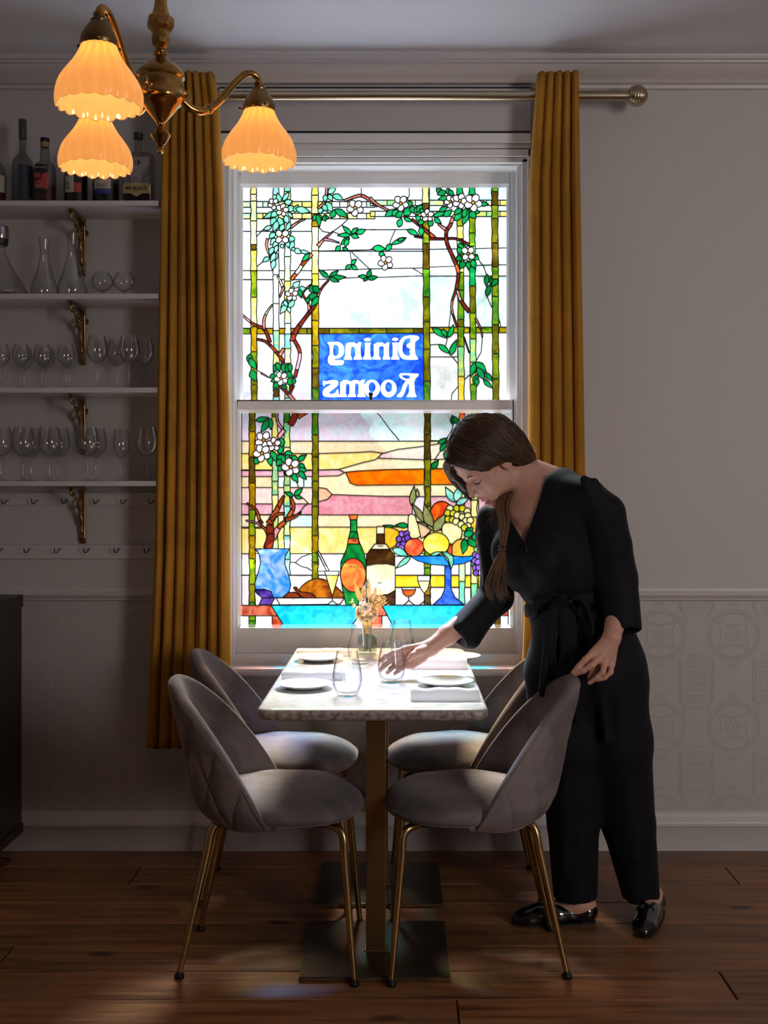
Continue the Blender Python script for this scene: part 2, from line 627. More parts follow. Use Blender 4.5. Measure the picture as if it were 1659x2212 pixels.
gp.box(CAS0 + 0.002, CAS1 - 0.002, WY - 0.0285, WY - 0.012, zh0 - 0.008, zh0 + 0.004)
gp.box(CAS0 + 0.002, CAS1 - 0.002, WY - 0.0285, WY - 0.012, zh1 - 0.002, zh1 + 0.007)
wpart('gap_shade_strip', gp, M['black'])
hb2 = MB()
hb2.box(CAS0, CAS1, WY - 0.030, WY + .0005, zh1 + 0.006, 2.745)
wpart('upper_head_board', hb2, M['trim'], bevel=0.002)

# box frame lining the opening
fr = MB()
FI0, FI1 = XP(499, 4.20), XP(1124, 4.20)
fr.box(WX0 - 0.001, FI0 + 0.006, WY + 0.0, Y1, WZ0, WZ1)
fr.box(FI1 - 0.006, WX1 + 0.001, WY + 0.0, Y1, WZ0, WZ1)
fr.box(WX0, WX1, WY, Y1, ZP(362, 4.2), WZ1 + .001)
fr.box(WX0, WX1, WY, Y1, WZ0 - 0.001, WZ0 + 0.02)
# staff and parting beads
for x0, x1 in ((FI0 + .006, FI0 + 0.014), (FI1 - 0.014, FI1 - .006)):
    fr.box(x0, x1, WY + 0.006, WY + 0.020, WZ0 + .02, ZP(362, 4.2))
    fr.box(x0, x1, WY + 0.062, WY + 0.070, WZ0 + .02, ZP(362, 4.2))
wpart('window_frame', fr, M['white'], bevel=0.0015)

LD, UD = 4.235, 4.285     # depth of the lower and upper stained glass
# visible glass rectangles
LG = (XP(517, LD), XP(1105, LD), ZP(1352, LD), ZP(889, LD))
UG = (XP(522, UD), XP(1097, UD), ZP(870, UD), ZP(403, UD))


def sash(name, G, D, x0, x1, z0, z1, th):
    s = MB()
    yf, yb = D - th / 2, D + th / 2
    s.box(x0, G[0], yf, yb, z0, z1); s.box(G[1], x1, yf, yb, z0, z1)
    s.box(G[0], G[1], yf, yb, G[3], z1); s.box(G[0], G[1], yf, yb, z0, G[2])
    # glazing moulding (sloping) round the glass
    g = 0.010
    zf = D - 0.006
    q = [(G[0] - .001, G[2] - .001), (G[1] + .001, G[2] - .001), (G[1] + .001, G[3] + .001), (G[0] - .001, G[3] + .001)]
    inn = [(G[0] + g, G[2] + g), (G[1] - g, G[2] + g), (G[1] - g, G[3] - g), (G[0] + g, G[3] - g)]
    for k in range(4):
        l = (k + 1) % 4
        s.add([(q[k][0], yf + .002, q[k][1]), (q[l][0], yf + .002, q[l][1]), (inn[l][0], zf, inn[l][1]), (inn[k][0], zf, inn[k][1]),
               (inn[l][0], zf + 0.003, inn[l][1]), (inn[k][0], zf + 0.003, inn[k][1])], [(0, 1, 2, 3), (3, 2, 4, 5)])
    return wpart(name, s, M['white'], bevel=0.002)


sash('lower_sash', (LG[0] - .004, LG[1] + .004, LG[2] - .004, LG[3] + .004), LD, FI0 + 0.007, FI1 - 0.007, ZP(1411, 4.21), ZP(865, 4.21), 0.044)
sash('upper_sash', (UG[0] - .004, UG[1] + .004, UG[2] - .004, UG[3] + .004), UD, FI0 + 0.007, FI1 - 0.007, ZP(884, UD), ZP(363, UD - .02), 0.040)
# inner sill, apron and nosing
sl = MB()
zs = ZP(1446, WY - 0.06)
sl.box(FI0 - 0.03, FI1 + 0.03, WY - 0.018, LD + 0.03, zs + 0.010, ZP(1412, 4.2))
sl.prism([(WY - 0.072, zs - 0.002), (WY - 0.068, zs + 0.004), (WY - 0.050, zs + 0.008), (WY - 0.018, zs + 0.012), (WY + 0.001, zs + 0.012), (WY + 0.001, zs - 0.030), (WY - 0.055, zs - 0.026), (WY - 0.068, zs - 0.020), (WY - 0.074, zs - 0.010)], CAS0 - 0.012, CAS1 + 0.012, 'x')
wpart('window_sill', sl, M['white'], bevel=0.002)
# latch knob on the meeting rail
kb = MB()
kc = P(801, 853, LD - 0.01)
kb.lathe([(0.006, -0.024), (0.006, -0.004), (0.0085, 0.0), (0.0085, 0.006), (0.004, 0.011), (0.0001, 0.012)], 20, kc)
kb.box(kc.x - 0.03, kc.x + 0.03, kc.y - 0.008, kc.y + 0.01, kc.z - 0.026, kc.z - 0.022)
wpart('sash_latch', kb, M['dark'], smooth=True, auto=40)
# ============================================================ curtains and pole
def velvet(name, col, transl=0.0, tcol=None, bright=0.35):
    m, nt, N, L = new_mat(name)
    b = N['Principled BSDF']
    b.inputs['Base Color'].default_value = (*col, 1)
    b.inputs['Roughness'].default_value = 0.85
    b.inputs['Specular IOR Level'].default_value = 0.15
    b.inputs['Sheen Weight'].default_value = 1.0
    b.inputs['Sheen Roughness'].default_value = 0.30
    b.inputs['Sheen Tint'].default_value = (*[min(1, c * 1.6 + .1) for c in col], 1)
    tc = N.new('ShaderNodeTexCoord')
    no = N.new('ShaderNodeTexNoise'); no.inputs['Scale'].default_value = 7; no.inputs['Detail'].default_value = 5; no.inputs['Distortion'].default_value = 1.0
    L.new(tc.outputs['Object'], no.inputs['Vector'])
    mx = N.new('ShaderNodeMix'); mx.data_type = 'RGBA'
    mx.inputs['A'].default_value = (*[c * (1 - bright * .6) for c in col], 1)
    mx.inputs['B'].default_value = (*[min(1, c * (1 + bright)) for c in col], 1)
    rp = N.new('ShaderNodeMapRange'); rp.inputs['From Min'].default_value = .38; rp.inputs['From Max'].default_value = .62
    L.new(no.outputs['Fac'], rp.inputs['Value']); L.new(rp.outputs['Result'], mx.inputs['Factor'])
    L.new(mx.outputs['Result'], b.inputs['Base Color'])
    n2 = N.new('ShaderNodeTexNoise'); n2.inputs['Scale'].default_value = 400
    L.new(tc.outputs['Object'], n2.inputs['Vector'])
    bp = N.new('ShaderNodeBump'); bp.inputs['Distance'].default_value = 0.0004
    L.new(n2.outputs['Fac'], bp.inputs['Height']); L.new(bp.outputs['Normal'], b.inputs['Normal'])
    if transl:
        t = N.new('ShaderNodeBsdfTranslucent'); t.inputs['Color'].default_value = (*(tcol or col), 1)
        ms = N.new('ShaderNodeMixShader'); ms.inputs['Fac'].default_value = transl
        L.new(b.outputs['BSDF'], ms.inputs[1]); L.new(t.outputs['BSDF'], ms.inputs[2])
        L.new(ms.outputs['Shader'], N['Material Output'].inputs['Surface'])
    return m


M['curtain'] = velvet('mustard_velvet', (0.48, 0.228, 0.030), 0.20, (0.80, 0.48, 0.06), 0.15)
M['velvet'] = velvet('grey_velvet', (0.205, 0.175, 0.175), bright=0.28)


def curtain(label, left, right, zb, zt, folds, seed):
    """left/right: lists of (z, x) edges"""
    rnd = random.Random(seed)
    ph = [rnd.uniform(-0.25, 0.25) for _ in range(folds * 2 + 2)]
    am = [rnd.uniform(0.75, 1.15) for _ in range(folds * 2 + 2)]

    def ev(tab, z):
        tab = sorted(tab)
        if z <= tab[0][0]: return tab[0][1]
        for (a, xa), (b, xb) in zip(tab, tab[1:]):
            if z <= b: return xa + (xb - xa) * (z - a) / (b - a)
        return tab[-1][1]
    nz, nu = 60, folds * 20
    rows = []
    for i in range(nz + 1):
        v = i / nz
        z = zb + (zt - zb) * v
        xl, xr = ev(left, z), ev(right, z)
        row = []
        for k in range(nu + 1):
            u = k / nu
            th = u * folds * 2 * PI - PI
            j = min(int(u * folds * 2), folds * 2)
            fx = u - 0.35 / (folds * 2 * PI) * math.sin(th) * (-1) + 0.03 * math.sin(3.1 * u * PI + v * 2.2) * (1 - v) * u * (1 - u)
            a = 0.033 * am[j // 2] * (0.75 + 0.25 * math.sin(3 * v + j * .7))
            y = 4.004 - a * (2 * abs(math.cos(th / 2)) ** 0.75 - 1) * (1.0 if z < zt - 0.01 else 0.85)
            x = xl + (xr - xl) * fx
            zz = z + (0.006 * math.cos(th) if i == 0 else 0)
            row.append((x, y, zz))
        rows.append(row)
    mb = MB().grid(rows)
    o = mb.build('curtain', M['curtain'], smooth=True)
    s = o.modifiers.new('solid', 'SOLIDIFY'); s.thickness = 0.004; s.offset = 0
    tag(o, label, 'curtain', 'mustard velvet curtains')
    return o


cD = 4.03
cx = lambda px: XP(px, cD)
cz = lambda py: ZP(py, cD)
curtain('mustard velvet curtain hanging beside the shelves of glassware',
        [(cz(1620), cx(318)), (cz(1200), cx(336)), (cz(700), cx(346)), (cz(300), cx(353)), (cz(157), cx(362))],
        [(cz(1620), cx(500)), (cz(1400), cx(498)), (cz(900), cx(496)), (cz(400), cx(482)), (cz(230), cx(473)), (cz(157), cx(462))], cz(1612), cz(164), 7, 3)
curtain('mustard velvet curtain hanging behind the leaning woman',
        [(cz(1620), cx(1120)), (cz(1400), cx(1130)), (cz(1000), cx(1142)), (cz(400), cx(1143)), (cz(300), cx(1150)), (cz(157), cx(1161))],
        [(cz(1620), cx(1268)), (cz(1000), cx(1262)), (cz(700), cx(1257)), (cz(300), cx(1250)), (cz(157), cx(1248))], cz(1612), cz(163), 5, 11)

pr = thing('curtain_pole', 'brushed brass curtain pole with a ribbed ball finial', 'curtain pole', (XP(1355, 4.06), 4.06, ZP(207, 4.06)))
pb = MB()
x0 = XP(338, 4.06) - XP(1355, 4.06)
pb.tube([(x0, 0, 0), (0.0, 0, 0)], 0.0178, 28)
po = pb.build('pole', M['pole'], pr, smooth=True, auto=40)
for s, xx in ((1, 0.0), (-1, x0)):
    col_ = MB()
    col_.tube([(xx - s * 0.006, 0, 0), (xx - s * 0.004, 0, 0), (xx, 0, 0), (xx + s * 0.002, 0, 0), (xx + s * 0.004, 0, 0)], [0.0178, 0.0205, 0.0205, 0.0178, 0.012], 28)
    col_.build('end_collar', M['pole'], pr, smooth=True, auto=40)
for s, xx in ((1, 0.0), (-1, x0)):
    fb = MB()
    prof = []
    for i in range(49):
        t = PI * i / 48
        r = 0.0368 * (1 + 0.035 * math.cos(t * 26))
        prof.append((max(0.0001, r * math.sin(t)), -r * math.cos(t)))
    fb.lathe(prof, 32)
    f = fb.build('ball_finial', M['pole'], pr, smooth=True)
    f.rotation_euler = (0, PI / 2, 0)
    f.location = (xx + s * 0.034, 0, 0)
for xx in (x0 + 0.09, -0.19):
    bk = MB()
    bk.tube([(xx, 0.0, -0.018), (xx, 0.0, -0.024), (xx, 0.03, -0.03), (xx, 0.118, -0.03)], 0.007, 12)
    bk.tube([(xx, 0.114, -0.03), (xx, 0.120, -0.03)], 0.024, 20)
    bk.build('wall_bracket', M['pole'], pr, smooth=True, auto=40)

# ============================================================ table
def marble():
    m, nt, N, L = new_mat('white_marble')
    b = N['Principled BSDF']
    tc = N.new('ShaderNodeTexCoord')
    n1 = N.new('ShaderNodeTexNoise'); n1.inputs['Scale'].default_value = 14; n1.inputs['Detail'].default_value = 8; n1.inputs['Roughness'].default_value = 0.65; n1.inputs['Distortion'].default_value = 0.8
    n2 = N.new('ShaderNodeTexNoise'); n2.inputs['Scale'].default_value = 3.0; n2.inputs['Detail'].default_value = 6; n2.inputs['Distortion'].default_value = 2.0
    L.new(tc.outputs['Object'], n1.inputs['Vector']); L.new(tc.outputs['Object'], n2.inputs['Vector'])
    cr = N.new('ShaderNodeValToRGB'); e = cr.color_ramp.elements
    e[0].position = 0.30; e[0].color = (0.42, 0.40, 0.39, 1)
    e[1].position = 0.62; e[1].color = (0.80, 0.79, 0.77, 1)
    x = e.new(0.44); x.color = (0.70, 0.69, 0.68, 1)
    L.new(n1.outputs['Fac'], cr.inputs['Fac'])
    c2 = N.new('ShaderNodeValToRGB'); e = c2.color_ramp.elements
    e[0].position = 0.40; e[0].color = (0.86, 0.87, 0.90, 1); e[1].position = 0.56; e[1].color = (1, 1, 1, 1)
    L.new(n2.outputs['Fac'], c2.inputs['Fac'])
    mu = N.new('ShaderNodeMix'); mu.data_type = 'RGBA'; mu.blend_type = 'MULTIPLY'; mu.inputs['Factor'].default_value = 1
    L.new(cr.outputs['Color'], mu.inputs['A']); L.new(c2.outputs['Color'], mu.inputs['B'])
    # the unpolished, weathered edge is darker stone: chosen by the side normal
    L.new(mu.outputs['Result'], b.inputs['Base Color'])
    b.inputs['Roughness'].default_value = 0.16
    return m


def edge_stone():
    m = mat('rough_stone_edge', (0.62, 0.56, 0.52), 0.4, col2=(0.17, 0.145, 0.135), vscale=70, bump=0.001, bscale=60, detail=6)
    return m


def rrect(x0, x1, y0, y1, r, n=8):
    pts = []
    for cx_, cy_, a0 in ((x1 - r, y1 - r, 0), (x0 + r, y1 - r, PI / 2), (x0 + r, y0 + r, PI), (x1 - r, y0 + r, 3 * PI / 2)):
        for k in range(n + 1):
            a = a0 + PI / 2 * k / n
            pts.append((cx_ + r * math.cos(a), cy_ + r * math.sin(a)))
    return pts


TX0, TX1, TY0, TY1, TZ = XP(553, 2.9), XP(1056, 2.9), 2.885, 4.02, 0.75
TCX = (TX0 + TX1) / 2
tb = thing('pedestal_table', 'marble topped dining table on two bronze pedestal bases', 'table', (TCX, 3.42, 0))


def tp(mb, name, m, **k):
    o = mb.build(name, m, tb, **k)
    o.matrix_parent_inverse = Matrix.Translation((-TCX, -3.42, 0))
    return o


top = MB()
rings = []
prof = [(0.004, 0.0285), (0.0, 0.025), (0.0, 0.006)]   # not used for the slab centre
lv = [(0.010, 0.0), (0.003, -0.0028), (0.0, -0.010), (0.0, -0.020), (0.004, -0.027), (0.012, -0.030)]
for ins, dz in lv:
    rings.append([(x, y, TZ + dz) for x, y in rrect(TX0 + ins, TX1 - ins, TY0 + ins, TY1 - ins, 0.045 - ins * .6)])
n = len(rings[0])
top.add([p for r in rings for p in r], [])
top.f = []; top.m = []
top.f.append(tuple(range(n))); top.m.append(0)
for i in range(len(rings) - 1):
    for k in range(n):
        top.f.append((i * n + k, i * n + (k + 1) % n, (i + 1) * n + (k + 1) % n, (i + 1) * n + k)); top.m.append(0 if i < 1 else 1)
top.f.append(tuple(reversed([(len(rings) - 1) * n + k for k in range(n)]))); top.m.append(1)
tp(top, 'marble_top', [marble(), edge_stone()], smooth=True, auto=50)
up = MB(); up.box(TX0 + 0.052, TX1 - 0.052, TY0 + 0.05, TY1 - 0.08, TZ - 0.0355, TZ - 0.030)
tp(up, 'under_plate', M['dark'], bevel=0.001)
bronze = mat('bronze_plate', (0.10, 0.085, 0.065), 0.34, 0.7, var=0.4, vscale=5, rvar=0.08)
plate_edge = mat('worn_brass_edge', (0.36, 0.26, 0.13), 0.4, 0.9, var=0.5, vscale=25)
colm = mat('column_brass', (0.34, 0.20, 0.085), 0.36, 0.85, var=0.35, vscale=4, rvar=0.08)
for y0 in (3.055, 3.60):
    yc = y0 + 0.2
    xc = TCX + 0.002
    b_ = MB(); b_.box(xc - 0.2, xc + 0.2, y0, y0 + 0.4, 0.002, 0.0125)
    base = tp(b_, 'base_plate', bronze, bevel=0.0015)
    r_ = MB()
    r_.box(xc - 0.2012, xc + 0.2012, y0 - 0.0012, y0 + 0.0002, 0.0025, 0.0100)
    r_.box(xc - 0.2012, xc - 0.1998, y0, y0 + 0.4, 0.0025, 0.0100)
    r_.box(xc + 0.1998, xc + 0.2012, y0, y0 + 0.4, 0.0025, 0.0100)
    o = r_.build('edge_strip', plate_edge, base)
    o.matrix_parent_inverse = Matrix.Identity(4)
    cm = MB()
    cm.box(xc - 0.028, xc + 0.028, yc - 0.028, yc + 0.028, 0.012, TZ - 0.036)
    cm.box(xc - 0.034, xc + 0.034, yc - 0.034, yc + 0.034, 0.012, 0.0165)
    tp(cm, 'column', colm, bevel=0.002)

# ============================================================ chairs
def make_chair():
    root = thing('velvet_chair', 'x', 'chair', (0, 0, 0), 0, 'grey velvet dining chairs')
    vel = M['velvet']
    # seat cushion
    s = MB()
    nu, nv = 64, 18
    x0, x1, hy = -0.200, 0.252, 0.236
    xm, hx = (x0 + x1) / 2, (x1 - x0) / 2
    rows = []
    for i in range(nv + 1):
        v = -PI / 2 + PI * i / nv
        cv, sv = abs(math.cos(v)) ** 0.42, math.copysign(abs(math.sin(v)) ** 0.9, math.sin(v))
        row = []
        for k in range(nu + 1):
            a = 2 * PI * (k % nu) / nu
            ca, sa = math.cos(a), math.sin(a)
            px = math.copysign(abs(ca) ** (2 / 2.7), ca) * hx * cv
            py = math.copysign(abs(sa) ** (2 / 2.5), sa) * hy * cv
            py *= 1 - 0.13 * min(1.0, max(0.0, -(xm + px - 0.03) / 0.14))
            rr = math.hypot(px / hx, py / hy)
            dz = 0.037 * sv + (0.010 * (1 - rr ** 2) if sv > 0 else 0)
            fr = (px / hx + 1) / 2
            z = 0.437 + dz - 0.010 * fr ** 3 * (1 if sv > 0 else .2)
            row.append((xm + px, py, z + 0.0015 * math.sin(px * 40 + py * 23) * (sv > .3)))
        rows.append(row)
    s.grid(rows)
    s.build('seat', vel, root, smooth=True)
    # wrap-around shell
    nphi, nz = 150, 64
    PHM = 93.0

    def rim(t):      # t in -1..1 across the shell
        ph = abs(t) * PHM
        return max(0.414, 0.779 - 0.372 * (ph / 90) ** 2.15)

    def plan(t, z, inset):
        ph = math.radians(t * PHM)
        k = max(0.0, min(1.0, (z - 0.392) / 0.385))
        low = 1 - max(0.0, (0.470 - z) / 0.078) ** 2.2 * 0.17
        a = (0.222 + 0.080 * k) * low - inset
        b = (0.246 - 0.012 * k) * low - inset
        return Vector((0.012 - a * abs(math.cos(ph)) ** 0.92 * (1 if math.cos(ph) > 0 else -1) - 0.010 * k, b * math.sin(ph), z))
    th = 0.034
    ring = []
    outer, inner = [], []
    for i in range(nphi + 1):
        t = -1 + 2 * i / nphi
        zr = rim(t)
        thk = th * (0.62 + 0.38 * (1 - abs(t) ** 3))
        col_o, col_i = [], []
        zb = 0.392 + 0.020 * abs(t) ** 8
        for j in range(nz + 1):
            v = j / nz
            z = zb + (zr - zb - thk * .5) * v
            p = plan(t, z, 0.0)
            # quilted diamonds on the outside
            s1 = math.degrees(t) * 0.0 + t * 7.5
            q = (z - 0.40) / 0.115
            g = min(abs(((s1 + q) % 2) - 1), abs(((s1 - q) % 2) - 1))
            groove = max(0.0, 1 - g / 0.10)
            fade = min(1, (zr - z) / 0.05) * min(1, (z - zb) / 0.02)
            c = Vector((0.012, 0, z))
            dr = (p - c); dr.z = 0
            if dr.length > 1e-6: dr.normalize()
            p = p - dr * 0.0040 * groove * max(0, fade) + dr * 0.005 * math.sin(min(1, g) * PI / 2) * max(0, fade)
            col_o.append(p)
            col_i.append(plan(t, z, thk))
        # rounded rim
        top_c = (plan(t, zr - thk * .5, 0) + plan(t, zr - thk * .5, thk)) / 2
        dirv = plan(t, zr - thk * .5, 0) - top_c
        arc = []
        for k in range(1, 8):
            a = PI * k / 8
            arc.append(top_c + dirv * math.cos(a) + Vector((0, 0, thk * .5 * math.sin(a))))
        col = [plan(t, zb, 0.020) + Vector((0, 0, 0.004))] + col_o + arc + list(reversed(col_i))
        ring.append(col)
    b = MB()
    b.grid(ring)
    n = len(ring[0])
    b.f.append(tuple(range(n))); b.m.append(0)
    b.f.append(tuple(reversed([nphi * n + k for k in range(n)]))); b.m.append(0)
    # underside of the shell
    under = [ring[i][0] for i in range(nphi + 1)]
    base = len(b.v)
    b.add([Vector((p.x * 0.5 + 0.0, p.y * 0.5, 0.400)) for p in under], [])
    for i in range(nphi):
        b.f.append((i * n, (i + 1) * n, base + i + 1, base + i)); b.m.append(0)
    b.build('backrest', vel, root, smooth=True, auto=60)
    for sx, x_a, x_b, xf, yf in ((1, 0.130, 0.198, 0.230, 0.214), (-1, -0.100, -0.158, -0.237, 0.166)):
        for sy in (-1, 1):
            l = MB()
            ytop = (yf - 0.045)
            pts = spline([(x_a, sy * (ytop - 0.05), 0.402), (x_b - sx * 0.022, sy * (ytop - 0.012), 0.399), (x_b, sy * ytop, 0.380), (x_b + (xf - x_b) * .12, sy * (ytop + .006), 0.33)], 6)
            pts += [(x_b + (xf - x_b) * (.12 + .88 * u), sy * (ytop + .006 + (yf - ytop - .006) * u), 0.33 * (1 - u) + 0.012 * u) for u in (0.25, .5, .75, 1)]
            m_ = len(pts)
            rad = [0.0115] * (m_ - 4) + [0.0108, 0.0098, 0.0088, 0.0076]
            l.tube(pts, rad, 16)
            lo = l.build('leg', M['satin'], root, smooth=True, auto=50)
            fo = MB()
            fo.lathe([(0.0001, 0.0), (0.0125, 0.0), (0.0135, 0.003), (0.0135, 0.009), (0.010, 0.012), (0.0075, 0.018)], 20, (xf, sy * yf, 0.0))
            fo.build('foot_cap', M['dark'], lo, smooth=True, auto=50)
    u = MB(); u.box(-0.14, 0.17, -0.15, 0.15, 0.394, 0.404)
    u.build('underside_board', M['black'], root, bevel=0.004)
    return root


ch = make_chair()
ch.location = (-0.350, 3.245, 0)
ch['label'] = 'grey velvet chair nearest the camera beside the mustard curtain, quilted back turned to the shelves'
copy_tree(ch, (-0.389, 3.785, 0), 0.0, 'grey velvet chair by the window, tucked in between the table and the full length curtain')
c2 = copy_tree(ch, (0.207, 3.245, 0), PI, 'grey velvet chair whose quilted back the woman rests her hand on')
c3 = copy_tree(ch, (0.207, 3.800, 0), PI, 'grey velvet chair by the window, half hidden by the black jumpsuit')
tab = MB()
tab.box(-0.008, 0.008, -0.001, 0.001, -0.03, 0.0)
# ============================================================ things on the table
def soft(name, col, tr):
    m, nt, N, L = new_mat(name)
    b = N['Principled BSDF']; b.inputs['Base Color'].default_value = (*col, 1); b.inputs['Roughness'].default_value = 0.85
    t = N.new('ShaderNodeBsdfTranslucent'); t.inputs['Color'].default_value = (*col, 1)
    ms = N.new('ShaderNodeMixShader'); ms.inputs['Fac'].default_value = tr
    L.new(b.outputs['BSDF'], ms.inputs[1]); L.new(t.outputs['BSDF'], ms.inputs[2])
    L.new(ms.outputs['Shader'], N['Material Output'].inputs['Surface'])
    return m


M['china'] = mat('white_porcelain', (0.80, 0.80, 0.79), 0.12, coat=0.3)
M['linen'] = soft('white_linen', (0.94, 0.93, 0.94), 0.42)


def plate(x, y, label):
    t = MB()
    t.lathe([(0.0001, 0.004), (0.040, 0.004), (0.050, 0.0055), (0.060, 0.0095), (0.0785, 0.0155), (0.0800, 0.0150), (0.0785, 0.0135), (0.058, 0.0060), (0.046, 0.0), (0.042, 0.0), (0.040, 0.0018), (0.0001, 0.0018)], 64)
    o = t.build('side_plate', M['china'], smooth=True, auto=50)
    o.location = (x, y, TZ + 0.0002)
    tag(o, label, 'plate', 'white side plates')


plate(XP(657, 3.20), 3.20, 'white side plate in front of the near folded napkin, beside the curtain-side chair')
plate(XP(688, 3.72), 3.72, 'white side plate by the window at the curtain end of the table')
plate(XP(962, 3.24), 3.25, 'white side plate with a wavy window reflection, just behind the closest napkin')
plate(XP(985, 3.74), 3.74, 'white side plate mostly hidden behind a napkin near the reaching arm')


def napkin(px0, px1, y, w, h, label, rz=0.0, seed=1):
    """folded cloth: three soft layers with a rounded fold facing the diners"""
    rnd = random.Random(seed)
    x0, x1 = XP(px0, y - w / 2), XP(px1, y - w / 2)
    L_ = x1 - x0
    mb = MB()
    prof = []
    hw = w / 2
    # cross section (y, z): closed rounded roll, flatter underneath, with a fold line at the back
    sec = [(-hw + .004, 0.0), (-hw, h * .30), (-hw + 0.001, h * .62), (-hw + .008, h * .92), (-hw + .020, h * 1.0), (0, h * 0.97), (hw - .022, h * 0.90), (hw - .006, h * .74), (hw, h * .45), (hw - 0.006, h * .36), (hw - .001, h * .26), (hw - .004, 0.0)]
    nx = 40
    rows = []
    for i in range(nx + 1):
        u = i / nx
        x = -L_ / 2 + L_ * u
        e = min(u, 1 - u) * nx / 2.0
        k = 1 - 0.10 * max(0, 1 - e) ** 2
        r = []
        for (yy, zz) in sec:
            wv = 1 + 0.05 * math.sin(u * 9 + seed) + 0.03 * math.sin(u * 21 + seed * 2)
            r.append((x + 0.0008 * math.sin(zz * 800), yy * k * (1 + .02 * math.sin(u * 7 + seed)), zz * (k if zz > 0 else 1) * wv))
        r.append(r[0])
        rows.append(r)
    mb.grid(rows)
    n = len(sec) + 1
    mb.f.append(tuple(range(n - 1))); mb.m.append(0)
    mb.f.append(tuple(reversed([nx * n + k for k in range(n - 1)]))); mb.m.append(0)
    o = mb.build('napkin', M['linen'], smooth=True, auto=70)
    o.location = ((x0 + x1) / 2, y, TZ + 0.0005)
    o.rotation_euler = (0, 0, rz)
    tag(o, label, 'napkin', 'folded white napkins')


napkin(608, 745, 3.365, 0.066, 0.024, 'folded white napkin behind the near plate, one end beneath a stemless glass', 0.0, 1)
napkin(640, 760, 3.85, 0.070, 0.022, 'folded white napkin closest to the window beside the curtain', 0.02, 2)
napkin(887, 1036, 3.035, 0.066, 0.030, 'folded white napkin at the front corner of the marble, closest to the camera', 0.0, 3)
napkin(884, 1010, 3.575, 0.075, 0.031, 'folded white napkin lying under the woman\'s outstretched forearm', 0.0, 4)


def tumbler():
    mb = MB()
    out = spline([(0.0225, 0.0), (0.026, 0.003), (0.034, 0.018), (0.0392, 0.040), (0.0382, 0.062), (0.0330, 0.092), (0.0283, 0.1165), (0.0280, 0.1185)], 6)
    inn = [(0.0271, 0.1185), (0.0274, 0.1165), (0.0321, 0.092), (0.0373, 0.062), (0.0382, 0.040), (0.0325, 0.020), (0.022, 0.0105), (0.0001, 0.0090)]
    mb.lathe([(0.0001, 0.002)] + out + spline(inn, 4), 48)
    mb.tube([(0.0276 * math.cos(a * PI / 20), 0.0276 * math.sin(a * PI / 20), 0.1187) for a in range(40)], 0.00085, 6, closed=True)
    o = mb.build('stemless_glass', M['vessel'], smooth=True, auto=50)
    return o


g0 = tumbler()
spots = [(750, 3.075, 'stemless clear glass overlapping the napkin, closest to the camera'),
         (846, 3.290, 'stemless clear glass with the woman\'s fingers seen through it'),
         (778, 3.645, 'stemless clear glass directly in front of the flower vase'),
         (868, 3.805, 'stemless clear glass behind the reaching hand, nearest the window')]
for i, (px, y, lab) in enumerate(spots):
    o = g0 if i == 0 else g0.copy()
    if i: COL.objects.link(o)
    o.location = (XP(px, y), y, TZ + 0.0003)
    tag(o, lab, 'glass', 'stemless wine glasses on the table')

# vase with dried flowers
VX, VY = XP(793, 3.87), 3.87
va = thing('bottle_vase', 'small grey green glass bottle vase with a gold neck', 'vase', (VX, VY, TZ))
gb = MB()
gb.lathe([(0.0001, 0.001), (0.028, 0.001), (0.0315, 0.004), (0.0325, 0.012), (0.0325, 0.052), (0.030, 0.062), (0.022, 0.068), (0.0155, 0.070), (0.0145, 0.073), (0.0130, 0.071), (0.020, 0.065), (0.0285, 0.058), (0.0300, 0.050), (0.0300, 0.016), (0.028, 0.012), (0.0001, 0.010)], 40)
gb.build('glass_body', thin_glass('smoky_glass', (0.72, 0.78, 0.72), 1.5, (0.45, 0.5, 0.45)), va, smooth=True, auto=60)
nk = MB()
nk.lathe([(0.0155, 0.069), (0.0160, 0.072), (0.0152, 0.078), (0.0160, 0.105), (0.0185, 0.109), (0.0190, 0.1105), (0.0175, 0.1110), (0.0150, 0.1065), (0.0140, 0.080), (0.0138, 0.069)], 32)
nk.build('gold_neck', mat('gold_foil_neck', (0.62, 0.42, 0.16), 0.35, 0.75), va, smooth=True, auto=60)
rm = MB(); rm.tube([(0.0186 * math.cos(a * PI / 16), 0.0186 * math.sin(a * PI / 16), 0.1112) for a in range(32)], 0.0010, 6, closed=True)
rm.build('dark_lip', M['dark'], va, smooth=True)

rnd = random.Random(21)
bq = thing('dried_flowers', 'bunch of cream and straw coloured dried flowers standing in the small vase', 'dried flowers', (VX, VY, TZ))
straw = soft('straw', (0.92, 0.82, 0.56), 0.65)
cream = soft('cream_petal', (0.96, 0.90, 0.74), 0.65)
olive = mat('olive_seed', (0.22, 0.19, 0.07), 0.8)
rust = soft('rust_bract', (0.60, 0.26, 0.15), 0.4)
hn = Vector((0, 0, 0.105))
st = MB()
tips = []
for k in range(16):
    a = rnd.uniform(0, 2 * PI); r = rnd.uniform(0.008, 0.030); zt_ = rnd.uniform(0.135, 0.175)
    tip = Vector((r * math.cos(a), r * math.sin(a) * .8, zt_))
    tips.append(tip)
    st.tube([(rnd.uniform(-.012, .012), rnd.uniform(-.012, .012), 0.012), (rnd.uniform(-.004, .004), rnd.uniform(-.004, .004), 0.08), hn * 0.98 + Vector((tip.x * .2, tip.y * .2, 0)), tip], 0.0010, 5)
st.build('stems', mat('dry_stem', (0.20, 0.16, 0.06), 0.8), bq, smooth=True)


